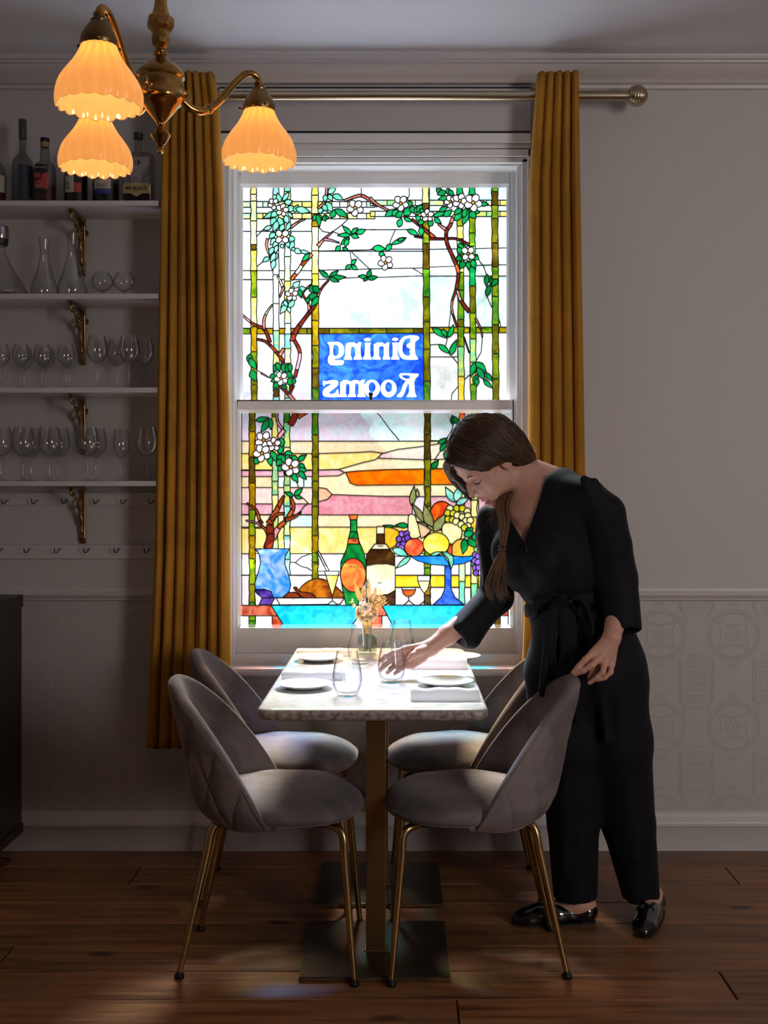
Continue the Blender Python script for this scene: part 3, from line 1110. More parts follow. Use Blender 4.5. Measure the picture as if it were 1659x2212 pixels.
def petals(mb, c, n, L_, w, up, tilt, rn, layers=1, jit=0.2):
    c = Vector(c); up = Vector(up).normalized()
    u = up.orthogonal().normalized(); v = up.cross(u)
    for ly in range(layers):
        for k in range(n):
            a = 2 * PI * (k + 0.5 * ly) / n + rn.uniform(-jit, jit)
            d = (u * math.cos(a) + v * math.sin(a))
            tl = tilt + 0.35 * ly + rn.uniform(-.12, .12)
            dr = d * math.cos(tl) + up * math.sin(tl)
            s = up.cross(d)
            LL = L_ * (1 - 0.15 * ly) * rn.uniform(.85, 1.1)
            nrm = dr.cross(s).normalized()
            rows = []
            for q, (f, ww) in enumerate(((0, .25), (.35, .9), (.7, 1.0), (1.0, .15))):
                ce = c + dr * LL * f + nrm * (0.12 * LL * math.sin(f * PI))
                rows.append([ce - s * w * ww / 2, ce + nrm * w * .08, ce + s * w * ww / 2])
            mb.grid(rows)


# large everlasting flower facing the camera
fl = MB()
fc = Vector((-0.004, -0.030, 0.158))
for r_, t_, n_ in ((0.019, 0.05, 18), (0.0165, 0.35, 16), (0.013, 0.7, 14), (0.009, 1.0, 10)):
    petals(fl, fc, n_, r_, 0.0065, (0.05, -1, 0.15), t_, rnd, 1, .05)
fl.lathe([(0.0001, 0.004), (0.004, 0.003), (0.005, 0.0)], 12, fc)
fl.build('paper_daisy', soft('pale_paper_petal', (0.95, 0.92, 0.84), 0.6), bq, smooth=True)
ce = MB(); ce.lathe([(0.0001, 0.003), (0.0015, 0.002), (0.002, 0)], 10, fc + Vector((0, -0.007, 0.001)))
ce.build('daisy_centre', M['dark'], bq, smooth=True)
# ruffled cream flowers round the neck
rf = MB()
for (x, y, z, r_) in ((-0.026, -0.012, 0.135, .015), (0.024, -0.006, 0.132, .015), (-0.014, -0.022, 0.122, .013), (0.012, -0.02, 0.124, .014), (-0.03, 0.0, 0.150, .013), (0.028, 0.004, 0.148, .012), (0.0, 0.018, 0.14, .016), (-0.02, 0.014, 0.128, .014), (0.02, 0.016, 0.13, .013), (0.0, -0.024, 0.130, .012)):
    up_ = Vector((x, y - 0.012, 0.018)).normalized()
    petals(rf, (x * .85, y * .85, z - .002), 14, r_ * 1.35, 0.009, up_, 0.35, rnd, 3)
rf.build('ruffled_blooms', cream, bq, smooth=True)
rb = MB()
for k in range(11):
    a = rnd.uniform(0, 2 * PI); r_ = rnd.uniform(0.015, 0.032)
    p = Vector((r_ * math.cos(a), r_ * math.sin(a) * .8 - .006, rnd.uniform(0.118, 0.155)))
    petals(rb, p, 5, 0.0055, 0.003, (p.x, p.y - .01, 0.01), 0.5, rnd)
rb.build('rust_bracts', rust, bq, smooth=True)
# bunny tails and grasses
for tip, rr, ln in (((-0.040, 0.0, 0.235), 0.0085, 0.062), ((0.008, 0.01, 0.242), 0.0080, 0.058), ((0.030, 0.012, 0.222), 0.0075, 0.05), ((-0.016, 0.014, 0.226), 0.007, 0.045)):
    bt = MB()
    d = (Vector(tip) - hn).normalized()
    base_ = Vector(tip) - d * ln
    bt.tube([hn, hn + (base_ - hn) * .5, base_], 0.0008, 5)
    pts = [base_ + d * ln * f for f in (0, .15, .4, .7, .9, 1.0)]
    bt.tube(pts, [0.002, rr * .8, rr, rr * .8, rr * .4, 0.0005], 10)
    for k in range(160):
        f = rnd.random(); a = rnd.uniform(0, 2 * PI)
        u = d.orthogonal().normalized(); v = d.cross(u)
        o_ = (u * math.cos(a) + v * math.sin(a))
        p = base_ + d * ln * f + o_ * rr * math.sin(min(1, f + .12) * PI) * .8
        bt.tube([p, p + o_ * 0.004 + d * 0.007], [0.0003, 0.0001], 3, caps=False)
    bt.build('bunny_tail', soft('bunny_tail_fluff', (0.93, 0.80, 0.50) if tip[0] < 0 else (0.93, 0.88, 0.76), 0.65), bq, smooth=True)
gr = MB()
for (x, y, z) in ((0.055, 0.0, 0.205), (0.045, 0.01, 0.215), (0.062, 0.004, 0.18), (0.03, 0.01, 0.235), (0.05, -.01, .19)):
    tip = Vector((x, y, z))
    pts = spline([tuple(hn), tuple(hn.lerp(tip, .5) + Vector((-0.006, 0, 0.012))), tuple(tip)], 6)
    gr.tube(pts, 0.0006, 4)
    for k in range(46):
        p = hn.lerp(tip, rnd.uniform(.5, 1.02)) + Vector((rnd.gauss(0, .006), rnd.gauss(0, .006), rnd.gauss(0, .006)))
        q = p + Vector((rnd.gauss(0.002, .004), rnd.gauss(0, .004), rnd.uniform(.0, .009)))
        gr.tube([p, q], [0.0005, 0.0009], 3)
gr.build('grass_plume', straw, bq, smooth=True)
sd = MB()
for k in range(90):
    t = rnd.random()
    p = Vector((-0.012 + 0.012 * t + rnd.gauss(0, .006), 0.006, 0.175 + 0.075 * t)) + Vector((0, rnd.gauss(0, .005), 0))
    sd.lathe([(0.0001, -0.002), (0.0015, 0), (0.0001, 0.002)], 6, p)
sd.tube([tuple(hn), (-0.006, .006, 0.19), (0.004, .006, 0.25)], 0.0007, 4)
sd.build('seed_sprig', olive, bq, smooth=True)
pk = MB()
for c_, up_ in (((-0.044, -0.006, 0.172), (-.6, -.4, .7)), ((-0.036, -0.008, 0.160), (-.8, -.3, .25)), ((0.034, -.006, 0.178), (.5, -.4, .7))):
    pk.tube([tuple(hn), c_], 0.0007, 4)
    petals(pk, c_, 7, 0.017, 0.0035, up_, 0.85, rnd)
pk.build('star_husks', straw, bq, smooth=True)
# ============================================================ shelves
SD = 3.98
SX1 = XP(342, SD)
tops = [ZP(433, SD), ZP(634, SD), ZP(837, SD), ZP(1039, SD)]
names = ['top white shelf, lined with spirit bottles', 'white shelf carrying the decanters and brandy glasses',
         'white shelf carrying the upper row of wine glasses', 'lowest white shelf, above the two rails of cup hooks']
for zt_, lab in zip(tops, names):
    s = MB(); s.box(XL, SX1, SD, WY - 0.0005, zt_ - 0.0175, zt_)
    tag(s.build('wall_shelf', M['trim'], bevel=0.0012), lab, 'shelf', 'white wall shelves')


def bracket():
    root = thing('shelf_bracket', 'x', 'shelf bracket', (0, 0, 0), 0, 'ornate brass shelf brackets')
    # origin: wall plane / underside of the shelf; -y comes into the room
    a = MB()
    a.prism([(-0.165, -0.0005), (-0.001, -0.0005), (-0.001, -0.012), (-0.012, -0.016), (-0.10, -0.009), (-0.155, -0.009), (-0.168, -0.005)], -0.009, 0.009, 'x')
    a.build('top_arm', M['abrass'], root, bevel=0.002)
    b = MB()
    pts = [(-0.001, -0.001), (-0.014, -0.004), (-0.018, -0.03), (-0.014, -0.08), (-0.012, -0.15), (-0.016, -0.185), (-0.010, -0.205), (-0.001, -0.208)]
    b.prism(pts, -0.011, 0.011, 'x')
    b.build('wall_plate', M['abrass'], root, bevel=0.003)
    c = MB()
    c.tube(spline([(0, -0.152, -0.010), (0, -0.140, -0.026), (0, -0.110, -0.034), (0, -0.080, -0.050), (0, -0.050, -0.080), (0, -0.030, -0.120), (0, -0.018, -0.165)], 6), [0.0065 + 0.002 * math.sin(i * .9) for i in range(37)], 10)
    c.tube(spline([(0, -0.060, -0.062), (0, -0.045, -0.045), (0, -0.030, -0.055), (0, -0.034, -0.072), (0, -0.048, -0.070)], 5), 0.0045, 8)
    c.tube(spline([(0, -0.150, -0.012), (0, -0.160, -0.022), (0, -0.150, -0.032), (0, -0.140, -0.024)], 5), 0.0045, 8)
    for k in range(7):
        t = k / 6
        c.lathe([(0.0001, -0.006), (0.006, 0), (0.0001, 0.006)], 8, (0.004, -0.12 + t * .095, -0.036 - t * t * .085))
    c.build('scrolled_brace', M['abrass'], root, smooth=True)
    d = MB()
    d.tube([(0.013 + 0.007 * math.cos(i * PI / 8), -0.006, -0.052 + 0.007 * math.sin(i * PI / 8)) for i in range(16)], 0.0032, 8, closed=True)
    d.build('side_ring', M['abrass'], root, smooth=True)
    return root


b0 = bracket()
BX = XP(180, WY)
labs = ['ornate brass bracket under the shelf of spirit bottles', 'ornate brass bracket behind the upper row of wine glasses',
        'ornate brass bracket behind the lower row of wine glasses', 'ornate brass bracket under the lowest shelf, between the cup hooks']
for i, (z, lab) in enumerate(zip(tops, labs)):
    o = b0 if i == 0 else copy_tree(b0)
    o.location = (BX, WY, z - 0.0175)
    o['label'] = lab

# hook rails with cup hooks
rails = []
for (py0, py1, lab) in ((1092, 1064, 'white board with a row of dark cup hooks, directly under the lowest shelf'),
                        (1207, 1177, 'second white board with dark cup hooks, between the lowest shelf and the dado rail')):
    r = MB(); r.box(XL, XP(345, WY) + .12, WY - 0.013, WY - 0.0005, ZP(py0, WY - .013), ZP(py1, WY - .013))
    tag(r.build('hook_rail', M['trim'], bevel=0.003), lab, 'hook rail', 'hook rails')


def hook(mirror):
    h = MB()
    s = -1 if mirror else 1
    h.tube(spline([(0, 0, 0), (0, -0.012, 0), (0.001 * s, -0.020, -0.004), (-0.006 * s, -0.024, -0.012), (-0.013 * s, -0.026, -0.006), (-0.013 * s, -0.027, 0.006)], 5), 0.0017, 8)
    h.lathe([(0.0001, -0.0), (0.0042, 0.0), (0.0042, 0.002), (0.0001, 0.003)], 12)
    return h


for (pys, pxs, lab, grp) in (((1082,), (14, 78, 142, 211, 270, 330), 'dark metal cup hook on the board under the lowest shelf', 'cup hooks on the upper board'),
                             ((1187,), (2, 62, 127, 190, 255, 320), 'dark metal cup hook on the second, lower board', 'cup hooks on the lower board')):
    base = None
    for px in pxs:
        if base is None:
            base = hook(False).build('cup_hook', M['dark'], smooth=True, auto=50)
            o = base
        else:
            o = base.copy(); COL.objects.link(o)
        o.location = (XP(px + 3, WY - .013), WY - 0.0132, ZP(pys[0] - 1, WY - .013))
        tag(o, lab, 'hook', grp)

# ------------------------------------------------------------ glassware on the shelves
M['shelfglass'] = thin_glass('shelf_glass', (0.97, 0.97, 0.97), 1.5, edge=(0.50, 0.50, 0.50), ep=4.0, f0=0.075)


def wineglass(rb, hb, hs, rt):
    """rb bowl radius, hb bowl height, hs stem height, rt rim radius"""
    t = 0.0011
    b0 = hs
    out = [(0.0001, 0.0), (0.034, 0.0), (0.0345, 0.001), (0.012, 0.0035), (0.0045, 0.009), (0.0034, 0.02), (0.0032, hs * .6), (0.0042, hs - .006), (0.009, hs)]
    bowl = spline([(0.009, b0), (rb * .72, b0 + hb * .16), (rb, b0 + hb * .40), (rb * .95, b0 + hb * .68), (rt, b0 + hb)], 6)
    inner = [(max(.0001, r - t), z) for r, z in reversed(bowl)]
    mb = MB()
    mb.lathe(out[:-1] + bowl + inner[:-1] + [(0.004, b0 + 0.004), (0.0001, b0 + 0.003)], 32)
    return mb


kinds = {}


def put(kind, px, D, z, label, group):
    def build():
        if kind == 'small': mb = wineglass(0.0300, 0.078, 0.078, 0.0215)
        elif kind == 'tall': mb = wineglass(0.0360, 0.098, 0.088, 0.0265)
        elif kind == 'large': mb = wineglass(0.0395, 0.104, 0.085, 0.0300)
        elif kind == 'narrow': mb = wineglass(0.0290, 0.100, 0.083, 0.0225)
        elif kind == 'brandy':
            mb = wineglass(0.0375, 0.066, 0.017, 0.0235)
        return mb
    if kind not in kinds:
        o = build().build('brandy_glass' if kind == 'brandy' else 'wine_glass', M['shelfglass'], smooth=True, auto=60)
        kinds[kind] = o
    else:
        o = kinds[kind].copy(); COL.objects.link(o)
    o.location = (XP(px, D), D, z + 0.0003)
    tag(o, label, 'glass', group)
    return o


g3 = 'stemmed glasses, upper row'
rowA = [('small', 2, 4.03, 'small stemmed glass at the cut-off end of the upper row'), ('small', 45, 4.03, 'small stemmed glass second from the cut-off end of the upper row'),
        ('small', 52, 4.12, 'small stemmed glass standing behind the second one of the upper row'),
        ('small', 92, 4.03, 'small stemmed glass between the second one and the bracket in the upper row'), ('small', 100, 4.12, 'small stemmed glass at the wall, two places before the bracket'),
        ('small', 143, 4.03, 'small stemmed glass just before the bracket in the upper row'), ('small', 151, 4.12, 'small stemmed glass at the wall just before the bracket'),
        ('tall', 210, 4.03, 'taller wine glass just past the bracket in the upper row'), ('tall', 253, 4.12, 'wine glass at the wall in the gap past the bracket, upper row'),
        ('tall', 279, 4.03, 'taller wine glass in the middle of the three by the curtain, upper row'), ('tall', 311, 4.10, 'wine glass beside the curtain, last of the upper row')]
for k, px, D, lab in rowA: put(k, px, D, tops[2], lab, g3)
g4 = 'stemmed glasses, lower row'
rowB = [('large', 2, 4.03, 'large wine glass cut off by the picture edge, lower row'), ('large', 50, 4.03, 'large wine glass first fully in view in the lower row'), ('large', 67, 4.12, 'wine glass overlapped by the first full one, lower row'),
        ('large', 107, 4.03, 'large wine glass second fully in view in the lower row'), ('large', 127, 4.12, 'wine glass overlapped by the second full one, lower row'),
        ('large', 189, 4.03, 'large wine glass in front of the bracket tip, lower row'), ('large', 207, 4.12, 'wine glass overlapped by the one at the bracket tip, lower row'),
        ('narrow', 262, 4.08, 'narrow wine glass standing alone past the bracket, lower row'), ('large', 317, 4.06, 'wine glass beside the curtain, last of the lower row')]
for k, px, D, lab in rowB: put(k, px, D, tops[3], lab, g4)
put('brandy', 221, 4.04, tops[1], 'squat brandy glass nearer the bracket', 'brandy glasses')
put('brandy', 268, 4.04, tops[1], 'squat brandy glass nearer the curtain', 'brandy glasses')

# decanters
def decanter(h, rb, name='decanter'):
    prof = spline([(0.0225 * 1.0, 0.0), (rb * .93, 0.004), (rb, h * .17), (rb * .62, h * .42), (0.0175, h * .66), (0.0155, h * .80), (0.0200, h * .97), (0.0215, h)], 7)
    t = 0.0014
    inn = [(max(.0001, r - t), z + (0.003 if z < .01 else 0)) for r, z in reversed(prof)]
    mb = MB(); mb.lathe([(0.0001, 0.0)] + prof + inn + [(0.0001, 0.003)], 40)
    return mb


for px, h, rb, lab in ((96, 0.205, 0.046, 'clear glass decanter with a long neck, shorter of the two beside each other'),
                       (156, 0.225, 0.050, 'clear glass decanter with a long neck in front of the bracket')):
    o = decanter(h, rb).build('decanter', M['shelfglass'], smooth=True, auto=60)
    o.location = (XP(px, 4.06), 4.06, tops[1] + .0003)
    tag(o, lab, 'decanter', 'long necked decanters')
fk = thing('stoppered_decanter', 'wide conical glass decanter with a chrome and black stopper, cut off by the picture edge', 'decanter', (XP(0, 4.05), 4.05, tops[1] + .0003))
mb = MB()
pr_ = spline([(0.05, 0.0), (0.094, 0.004), (0.088, 0.03), (0.045, 0.10), (0.020, 0.155), (0.018, 0.18)], 7)
mb.lathe([(0.0001, 0.0)] + pr_ + [(max(.0001, r - .0015), z + (.003 if z < .01 else 0)) for r, z in reversed(pr_)] + [(0.0001, .003)], 48)
mb.build('glass_body', M['shelfglass'], fk, smooth=True, auto=60)
mb = MB(); mb.lathe([(0.0001, 0.178), (0.024, 0.178), (0.027, 0.182), (0.028, 0.198), (0.0275, 0.2), (0.0001, 0.2)], 32)
mb.build('black_collar', M['black'], fk, smooth=True, auto=50)
mb = MB(); mb.lathe([(0.0001, 0.2), (0.030, 0.2), (0.031, 0.203), (0.0305, 0.240), (0.028, 0.246), (0.0001, 0.247)], 32)
mb.build('chrome_cap', mat('chrome', (0.5, 0.5, 0.52), 0.15, 1.0), fk, smooth=True, auto=50)

# ------------------------------------------------------------ spirit bottles
M['ink'] = mat('label_ink', (0.02, 0.02, 0.02), 0.6)


def text(s, size, loc, m, parent, name='lettering', align='CENTER', ext=0.0002, rot=0.0, bold=0.0):
    cu = bpy.data.curves.new(name, 'FONT')
    cu.body = s; cu.size = size; cu.align_x = align; cu.align_y = 'CENTER'; cu.extrude = ext; cu.offset = bold
    cu.resolution_u = 3
    tmp = bpy.data.objects.new(name, cu)
    COL.objects.link(tmp)
    dg = bpy.context.evaluated_depsgraph_get()
    me = bpy.data.meshes.new_from_object(tmp.evaluated_get(dg))
    bpy.data.objects.remove(tmp)
    me.materials.clear(); me.materials.append(m)
    me.transform(Matrix.Rotation(PI / 2, 4, 'X'))
    o = bpy.data.objects.new(name, me); COL.objects.link(o)
    o.parent = parent; o.location = loc
    if rot: o.rotation_euler = (0, rot, 0)
    return o


def wrap(r, z0, z1, a0, a1, n=24, dr=0.0005):
    """a curved label on a round bottle facing -y"""
    mb = MB()
    rows = [[((r + dr) * math.sin(a0 + (a1 - a0) * i / n), -(r + dr) * math.cos(a0 + (a1 - a0) * i / n), z) for i in range(n + 1)] for z in (z0, z1)]
    mb.grid(rows)
    return mb


def bottle(px, D, prof, cap, label, gm, liquid=None, lcol=None, name='spirit_bottle'):
    t = thing(name, label, 'bottle', (XP(px, D), D, tops[0] + 0.0003), 0, 'spirit bottles')
    mb = MB(); pr_ = spline(prof, 4)
    mb.lathe([(0.0001, 0.0)] + pr_ + [(max(r - .002, .0001), max(z, .006)) for r, z in reversed(pr_)] + [(0.0001, .006)], 36)
    mb.build('glass_body', gm, t, smooth=True, auto=60)
    (r, z0, z1, m1) = cap
    mb = MB(); mb.lathe([(0.0001, z0), (r, z0), (r * 1.02, z0 + .003), (r, z1 - .002), (r * .9, z1), (0.0001, z1)], 24)
    mb.build('stopper', m1, t, smooth=True, auto=50)
    if liquid:
        mb = MB(); rr = max(p[0] for p in prof) - .003
        mb.lathe([(0.0001, 0.007), (rr, 0.008), (rr, liquid), (0.0001, liquid)], 32)
        mb.build('spirit', lcol, t, smooth=True, auto=50)
    return t


bg = thin_glass('bottle_glass', (0.80, 0.80, 0.80), 1.5, edge=(0.5, 0.5, 0.5))
amber = mat('amber_spirit', (0.13, 0.035, 0.008), 0.2)
navy = mat('navy_label', (0.020, 0.028, 0.05), 0.6)
redl = mat('red_label', (0.40, 0.045, 0.03), 0.6)
blackl = mat('black_label', (0.01, 0.01, 0.012), 0.6)
creaml = mat('cream_label', (0.46, 0.40, 0.34), 0.7)
gold = mat('gold_label', (0.42, 0.30, 0.12), 0.5)
bluel = mat('blue_label', (0.03, 0.04, 0.22), 0.6)
cork = mat('cork', (0.30, 0.20, 0.10), 0.8)
greyc = mat('grey_capsule', (0.06, 0.065, 0.06), 0.4)
DB = 4.05
# cut-off bottle at the picture edge
t = bottle(-10, DB, [(0.030, 0), (0.036, .004), (0.037, .10), (0.030, .135), (0.014, .16), (0.013, .19)], (0.016, .19, .215, M['black']), 'amber spirit bottle cut off by the picture edge', bg, 0.085, amber)
wrap(0.037, 0.04, 0.10, -0.9, 1.3).build('paper_label', creaml, t)
# tall clear bottle with a navy label
t = bottle(49, DB, [(0.032, 0), (0.0365, .004), (0.0365, .125), (0.033, .155), (0.017, .178), (0.0125, .19), (0.0125, .245)], (0.0135, .232, .300, greyc), 'tall clear bottle with a dark capsule and a navy label', bg)
wrap(0.0365, 0.02, 0.135, -0.1, 1.6).build('navy_label', navy, t)
# red and black labelled bottle
t = bottle(97, DB - .02, [(0.034, 0), (0.0385, .004), (0.0385, .115), (0.030, .138), (0.018, .150), (0.0165, .18), (0.0145, .198)], (0.0150, .196, .222, cork), 'squarer bottle with a black and red label and a round emblem', bg, 0.062, amber)
mb = MB(); mb.lathe([(0.0001, .214), (0.0158, .214), (0.0158, .228), (0.0001, .229)], 24); mb.build('black_top', M['black'], t, smooth=True, auto=40)
lb = wrap(0.0385, 0.032, 0.128, -0.78, 0.60); lo = lb.build('black_label', blackl, t)
lr = MB(); a0, a1 = -0.78, 0.60
rows = [[], []]
for i in range(25):
    a = a0 + (a1 - a0) * i / 24
    rows[0].append((0.0393 * math.sin(a), -0.0393 * math.cos(a), 0.045))
    rows[1].append((0.0393 * math.sin(a), -0.0393 * math.cos(a), 0.080 + 0.022 * i / 24))
lr.grid(rows); lr.build('red_band', redl, lo)
em = MB(); em.tube([(-0.014 + 0.013 * math.cos(k * PI / 16), -0.0395, 0.090 + 0.016 * math.sin(k * PI / 16)) for k in range(32)], 0.0022, 6, closed=True)
em.build('emblem_ring', blackl, lo)
em = MB(); em.lathe([(0.0001, 0.0005), (0.0105, 0.0), (0.0001, -0.0005)], 20); eo = em.build('emblem', redl, lo); eo.rotation_euler = (PI / 2, 0, 0); eo.location = (-0.014, -0.0393, 0.090)
text('S', 0.016, (-0.014, -0.0402, 0.090), blackl, lo)
text('SPRINGBANK', 0.0078, (-0.006, -0.0402, 0.117), creaml, lo)
text('10', 0.008, (-0.010, -0.0402, 0.068), creaml, lo)
fl_ = MB()
for k in range(3): fl_.box(-0.020, 0.004 - .003 * k, -0.0401, -0.0398, 0.0565 - k * .004, 0.0577 - k * .004)
fl_.build('fine_print', creaml, lo)
# two bottles behind the hanging shade
t = bottle(164, DB, [(0.036, 0), (0.041, .004), (0.041, .105), (0.032, .125), (0.016, .14), (0.014, .17)], (0.016, .17, .19, M['black']), 'dark bottle with a black, red and white crest label under the hanging shade', bg, 0.10, mat('dark_liqueur', (0.008, 0.005, 0.005), 0.2))
wrap(0.0415, 0.036, 0.095, -0.75, 0.10).build('crest_label', creaml, t)
wrap(0.0415, 0.036, 0.070, 0.10, 0.70).build('red_label', redl, t)
cr_ = MB()
for k, (x, z, r_) in enumerate(((-.018, .056, .009), (-.018, .056, .005), (-.026, .048, .003), (-.009, .048, .003), (-.018, .068, .004))):
    cr_.tube([(x + r_ * math.cos(q * PI / 8), -0.0405, z + r_ * math.sin(q * PI / 8)) for q in range(16)], 0.0006, 5, closed=True)
cr_.build('crest_drawing', M['ink'], t)
t = bottle(229, DB, [(0.040, 0), (0.045, .004), (0.046, .085), (0.035, .118), (0.016, .14), (0.014, .17)], (0.016, .17, .19, M['black']), 'dark bottle with a white label above a blue stripe', bg, 0.075, mat('brown_liqueur', (0.02, 0.010, 0.007), 0.2))
wrap(0.0462, 0.048, 0.082, -0.75, 0.60).build('white_label', creaml, t)
wrap(0.0462, 0.030, 0.047, -0.75, 0.60).build('blue_stripe', bluel, t)
fl_ = MB()
for k in range(3): fl_.box(-0.022, 0.016, -0.0474, -0.0471, 0.054 + k * .004, 0.0552 + k * .004)
fl_.build('fine_print', M['ink'], t)
# square coffee liqueur bottle
t = thing('spirit_bottle', 'flat square shouldered clear bottle with a drawn front and a gold label reading MR BLACK', 'bottle', (XP(299, DB), DB, tops[0] + 0.0003), 0, 'spirit bottles')
mb = MB()
lv = [(0.000, 0.92), (0.004, 1), (0.168, 1), (0.174, .96), (0.178, .80)]
rings = []
for z, s in lv: rings.append([(x * s, y * s, z) for x, y in rrect(-0.0535, 0.0535, -0.030, 0.030, 0.010, 5)])
for z in (0.180, 0.192, 0.240): rings.append([(0.0135 * math.cos(a), 0.0135 * math.sin(a), z) for a in [PI / 4 * 0 + k * 2 * PI / 24 for k in range(24)]])
n = len(rings[0])
mb.add([p for r in rings for p in r], [tuple(range(n - 1, -1, -1))])
for i in range(len(rings) - 1):
    for k in range(n):
        mb.f.append((i * n + k, i * n + (k + 1) % n, (i + 1) * n + (k + 1) % n, (i + 1) * n + k)); mb.m.append(0)
mb.build('glass_body', bg, t, smooth=True, auto=40)
mb = MB(); mb.lathe([(0.0001, 0.232), (0.0165, 0.232), (0.0165, 0.252), (0.0001, 0.254)], 24); mb.build('stopper', M['black'], t, smooth=True, auto=40)
mb = MB(); mb.prism(rrect(-0.047, 0.047, -0.025, 0.025, 0.008, 4), 0.010, 0.066, 'z'); mb.build('spirit', mat('coffee_liqueur', (0.01, 0.008, 0.008), 0.2), t)
mb = MB(); mb.box(-0.042, 0.042, -0.0305, -0.0300, 0.064, 0.160); pic = mb.build('drawn_front', mat('frosted_front', (0.26, 0.24, 0.23), 0.7), t)
mb = MB()
mb.prism([(-0.0475, 0.034), (-0.020, 0.034), (0.0, 0.022), (0.020, 0.034), (0.0475, 0.034), (0.0475, 0.064), (0.022, 0.064), (0.0, 0.074), (-0.022, 0.064), (-0.0475, 0.064)], -0.0318, -0.0308)
gl = mb.build('gold_label', gold, t)
text('MR\u00b7BLACK', 0.0165, (0, -0.0322, 0.0515), M['ink'], gl, bold=0.0005)
for k, (x, z, w) in enumerate(((-.032, .041, 9), (0, .040, 9), (.032, .041, 9), (-.030, .060, 7), (.030, .060, 7))):
    fp_ = MB(); fp_.box(x - w * .0007, x + w * .0007, -0.0322, -0.0319, z, z + .001); fp_.build('fine_print', M['ink'], gl)
dr = MB()
for (x, z, r_) in ((0.004, 0.142, 0.0085),):
    dr.tube([(x + r_ * math.cos(q * PI / 12), -0.0312, z + r_ * math.sin(q * PI / 12)) for q in range(24)], 0.0007, 5, closed=True)
dr.prism([(0.004 + 0.0085 * math.cos(-PI / 2 + q * PI / 10), 0.142 + 0.0085 * math.sin(-PI / 2 + q * PI / 10)) for q in range(11)], -0.0315, -0.0308)
rn = random.Random(4)
for k in range(12):
    x, z = rn.uniform(-.036, .036), rn.uniform(.10, .155)
    dr.tube([(x, -.0312, z), (x + .002, -.0312, z + .0005)], 0.0006, 4)
for s in (-1, 1):
    for q in range(5):
        x = s * (0.020 + q * 0.0045)
        dr.tube([(x, -.0312, 0.072), (x + s * .003, -.0312, 0.090 + q * .006), (x - s * .001, -.0312, .105 + q * .007)], 0.0008, 4)
        dr.tube([(x, -.0312, 0.085 + q * .004), (x + s * .006, -.0312, 0.092 + q * .004)], 0.0006, 4)
for q in range(5):
    a = q * 1.25
    dr.tube(spline([(-0.018 + q * .009, -.0312, 0.070), (-0.02 + q * .009, -.0312, 0.082), (-0.012 + q * .008, -.0312, 0.090 + .004 * math.sin(a))], 4), 0.0007, 4)
dr.build('line_drawing', M['ink'], pic)

# ------------------------------------------------------------ dark cabinet at the picture edge
cb = thing('dark_cabinet', 'dark brown cabinet at the skirting, mostly outside the picture, under the shelves', 'cabinet', (-1.66, 3.95, 0))
dk = mat('dark_walnut', (0.020, 0.010, 0.008), 0.4, var=0.5, vscale=6, stretch=(1, 1, 8))
XE = XP(17, 3.98) + 1.66
bx_ = MB(); bx_.box(-0.27, XE - 0.004, -0.10, 0.19, 0.07, 0.90); bx_.build('body', dk, cb, bevel=0.004)
bx_ = MB(); bx_.box(-0.28, XE, -0.115, 0.195, 0.88, 0.925); bx_.build('top', dk, cb, bevel=0.004)
bx_ = MB(); bx_.box(-0.28, XE + .001, -0.11, 0.195, 0.075, 0.11); bx_.build('plinth_moulding', dk, cb, bevel=0.004)
for sx in (-0.25, XE - 0.045):
    bx_ = MB(); bx_.prism([(sx, 0.001), (sx + 0.03, 0.001), (sx + 0.038, 0.08), (sx - 0.004, 0.08)], -0.09, -0.05); bx_.build('foot', dk, cb, bevel=0.002)
cable = MB()
cable.tube(spline([P(16, 1325, 4.165), P(19, 1345, 4.165), P(26, 1360, 4.160), P(32, 1369, 4.155)], 6), 0.0016, 6)
cable.tube([P(29, 1365, 4.157), P(33, 1371, 4.153)], 0.0028, 8)
tag(cable.build('cable', M['dark'], smooth=True), 'thin dark cable end hanging on the wall beside the dark cabinet', 'cable')
cable = MB()
p0 = P(15, 1850, 4.02)
cable.tube(spline([(p0.x - .03, 4.05, 0.012), (p0.x + .006, 4.03, .012), (p0.x + .014, 4.02, .016), (p0.x + .008, 4.0, .008), (p0.x - .005, 3.99, .0035), (p0.x - .03, 3.99, .0035)], 6), 0.0025, 6)
tag(cable.build('cable_loop', M['black'], smooth=True), 'black cable loop on the floor at the foot of the dark cabinet', 'cable')
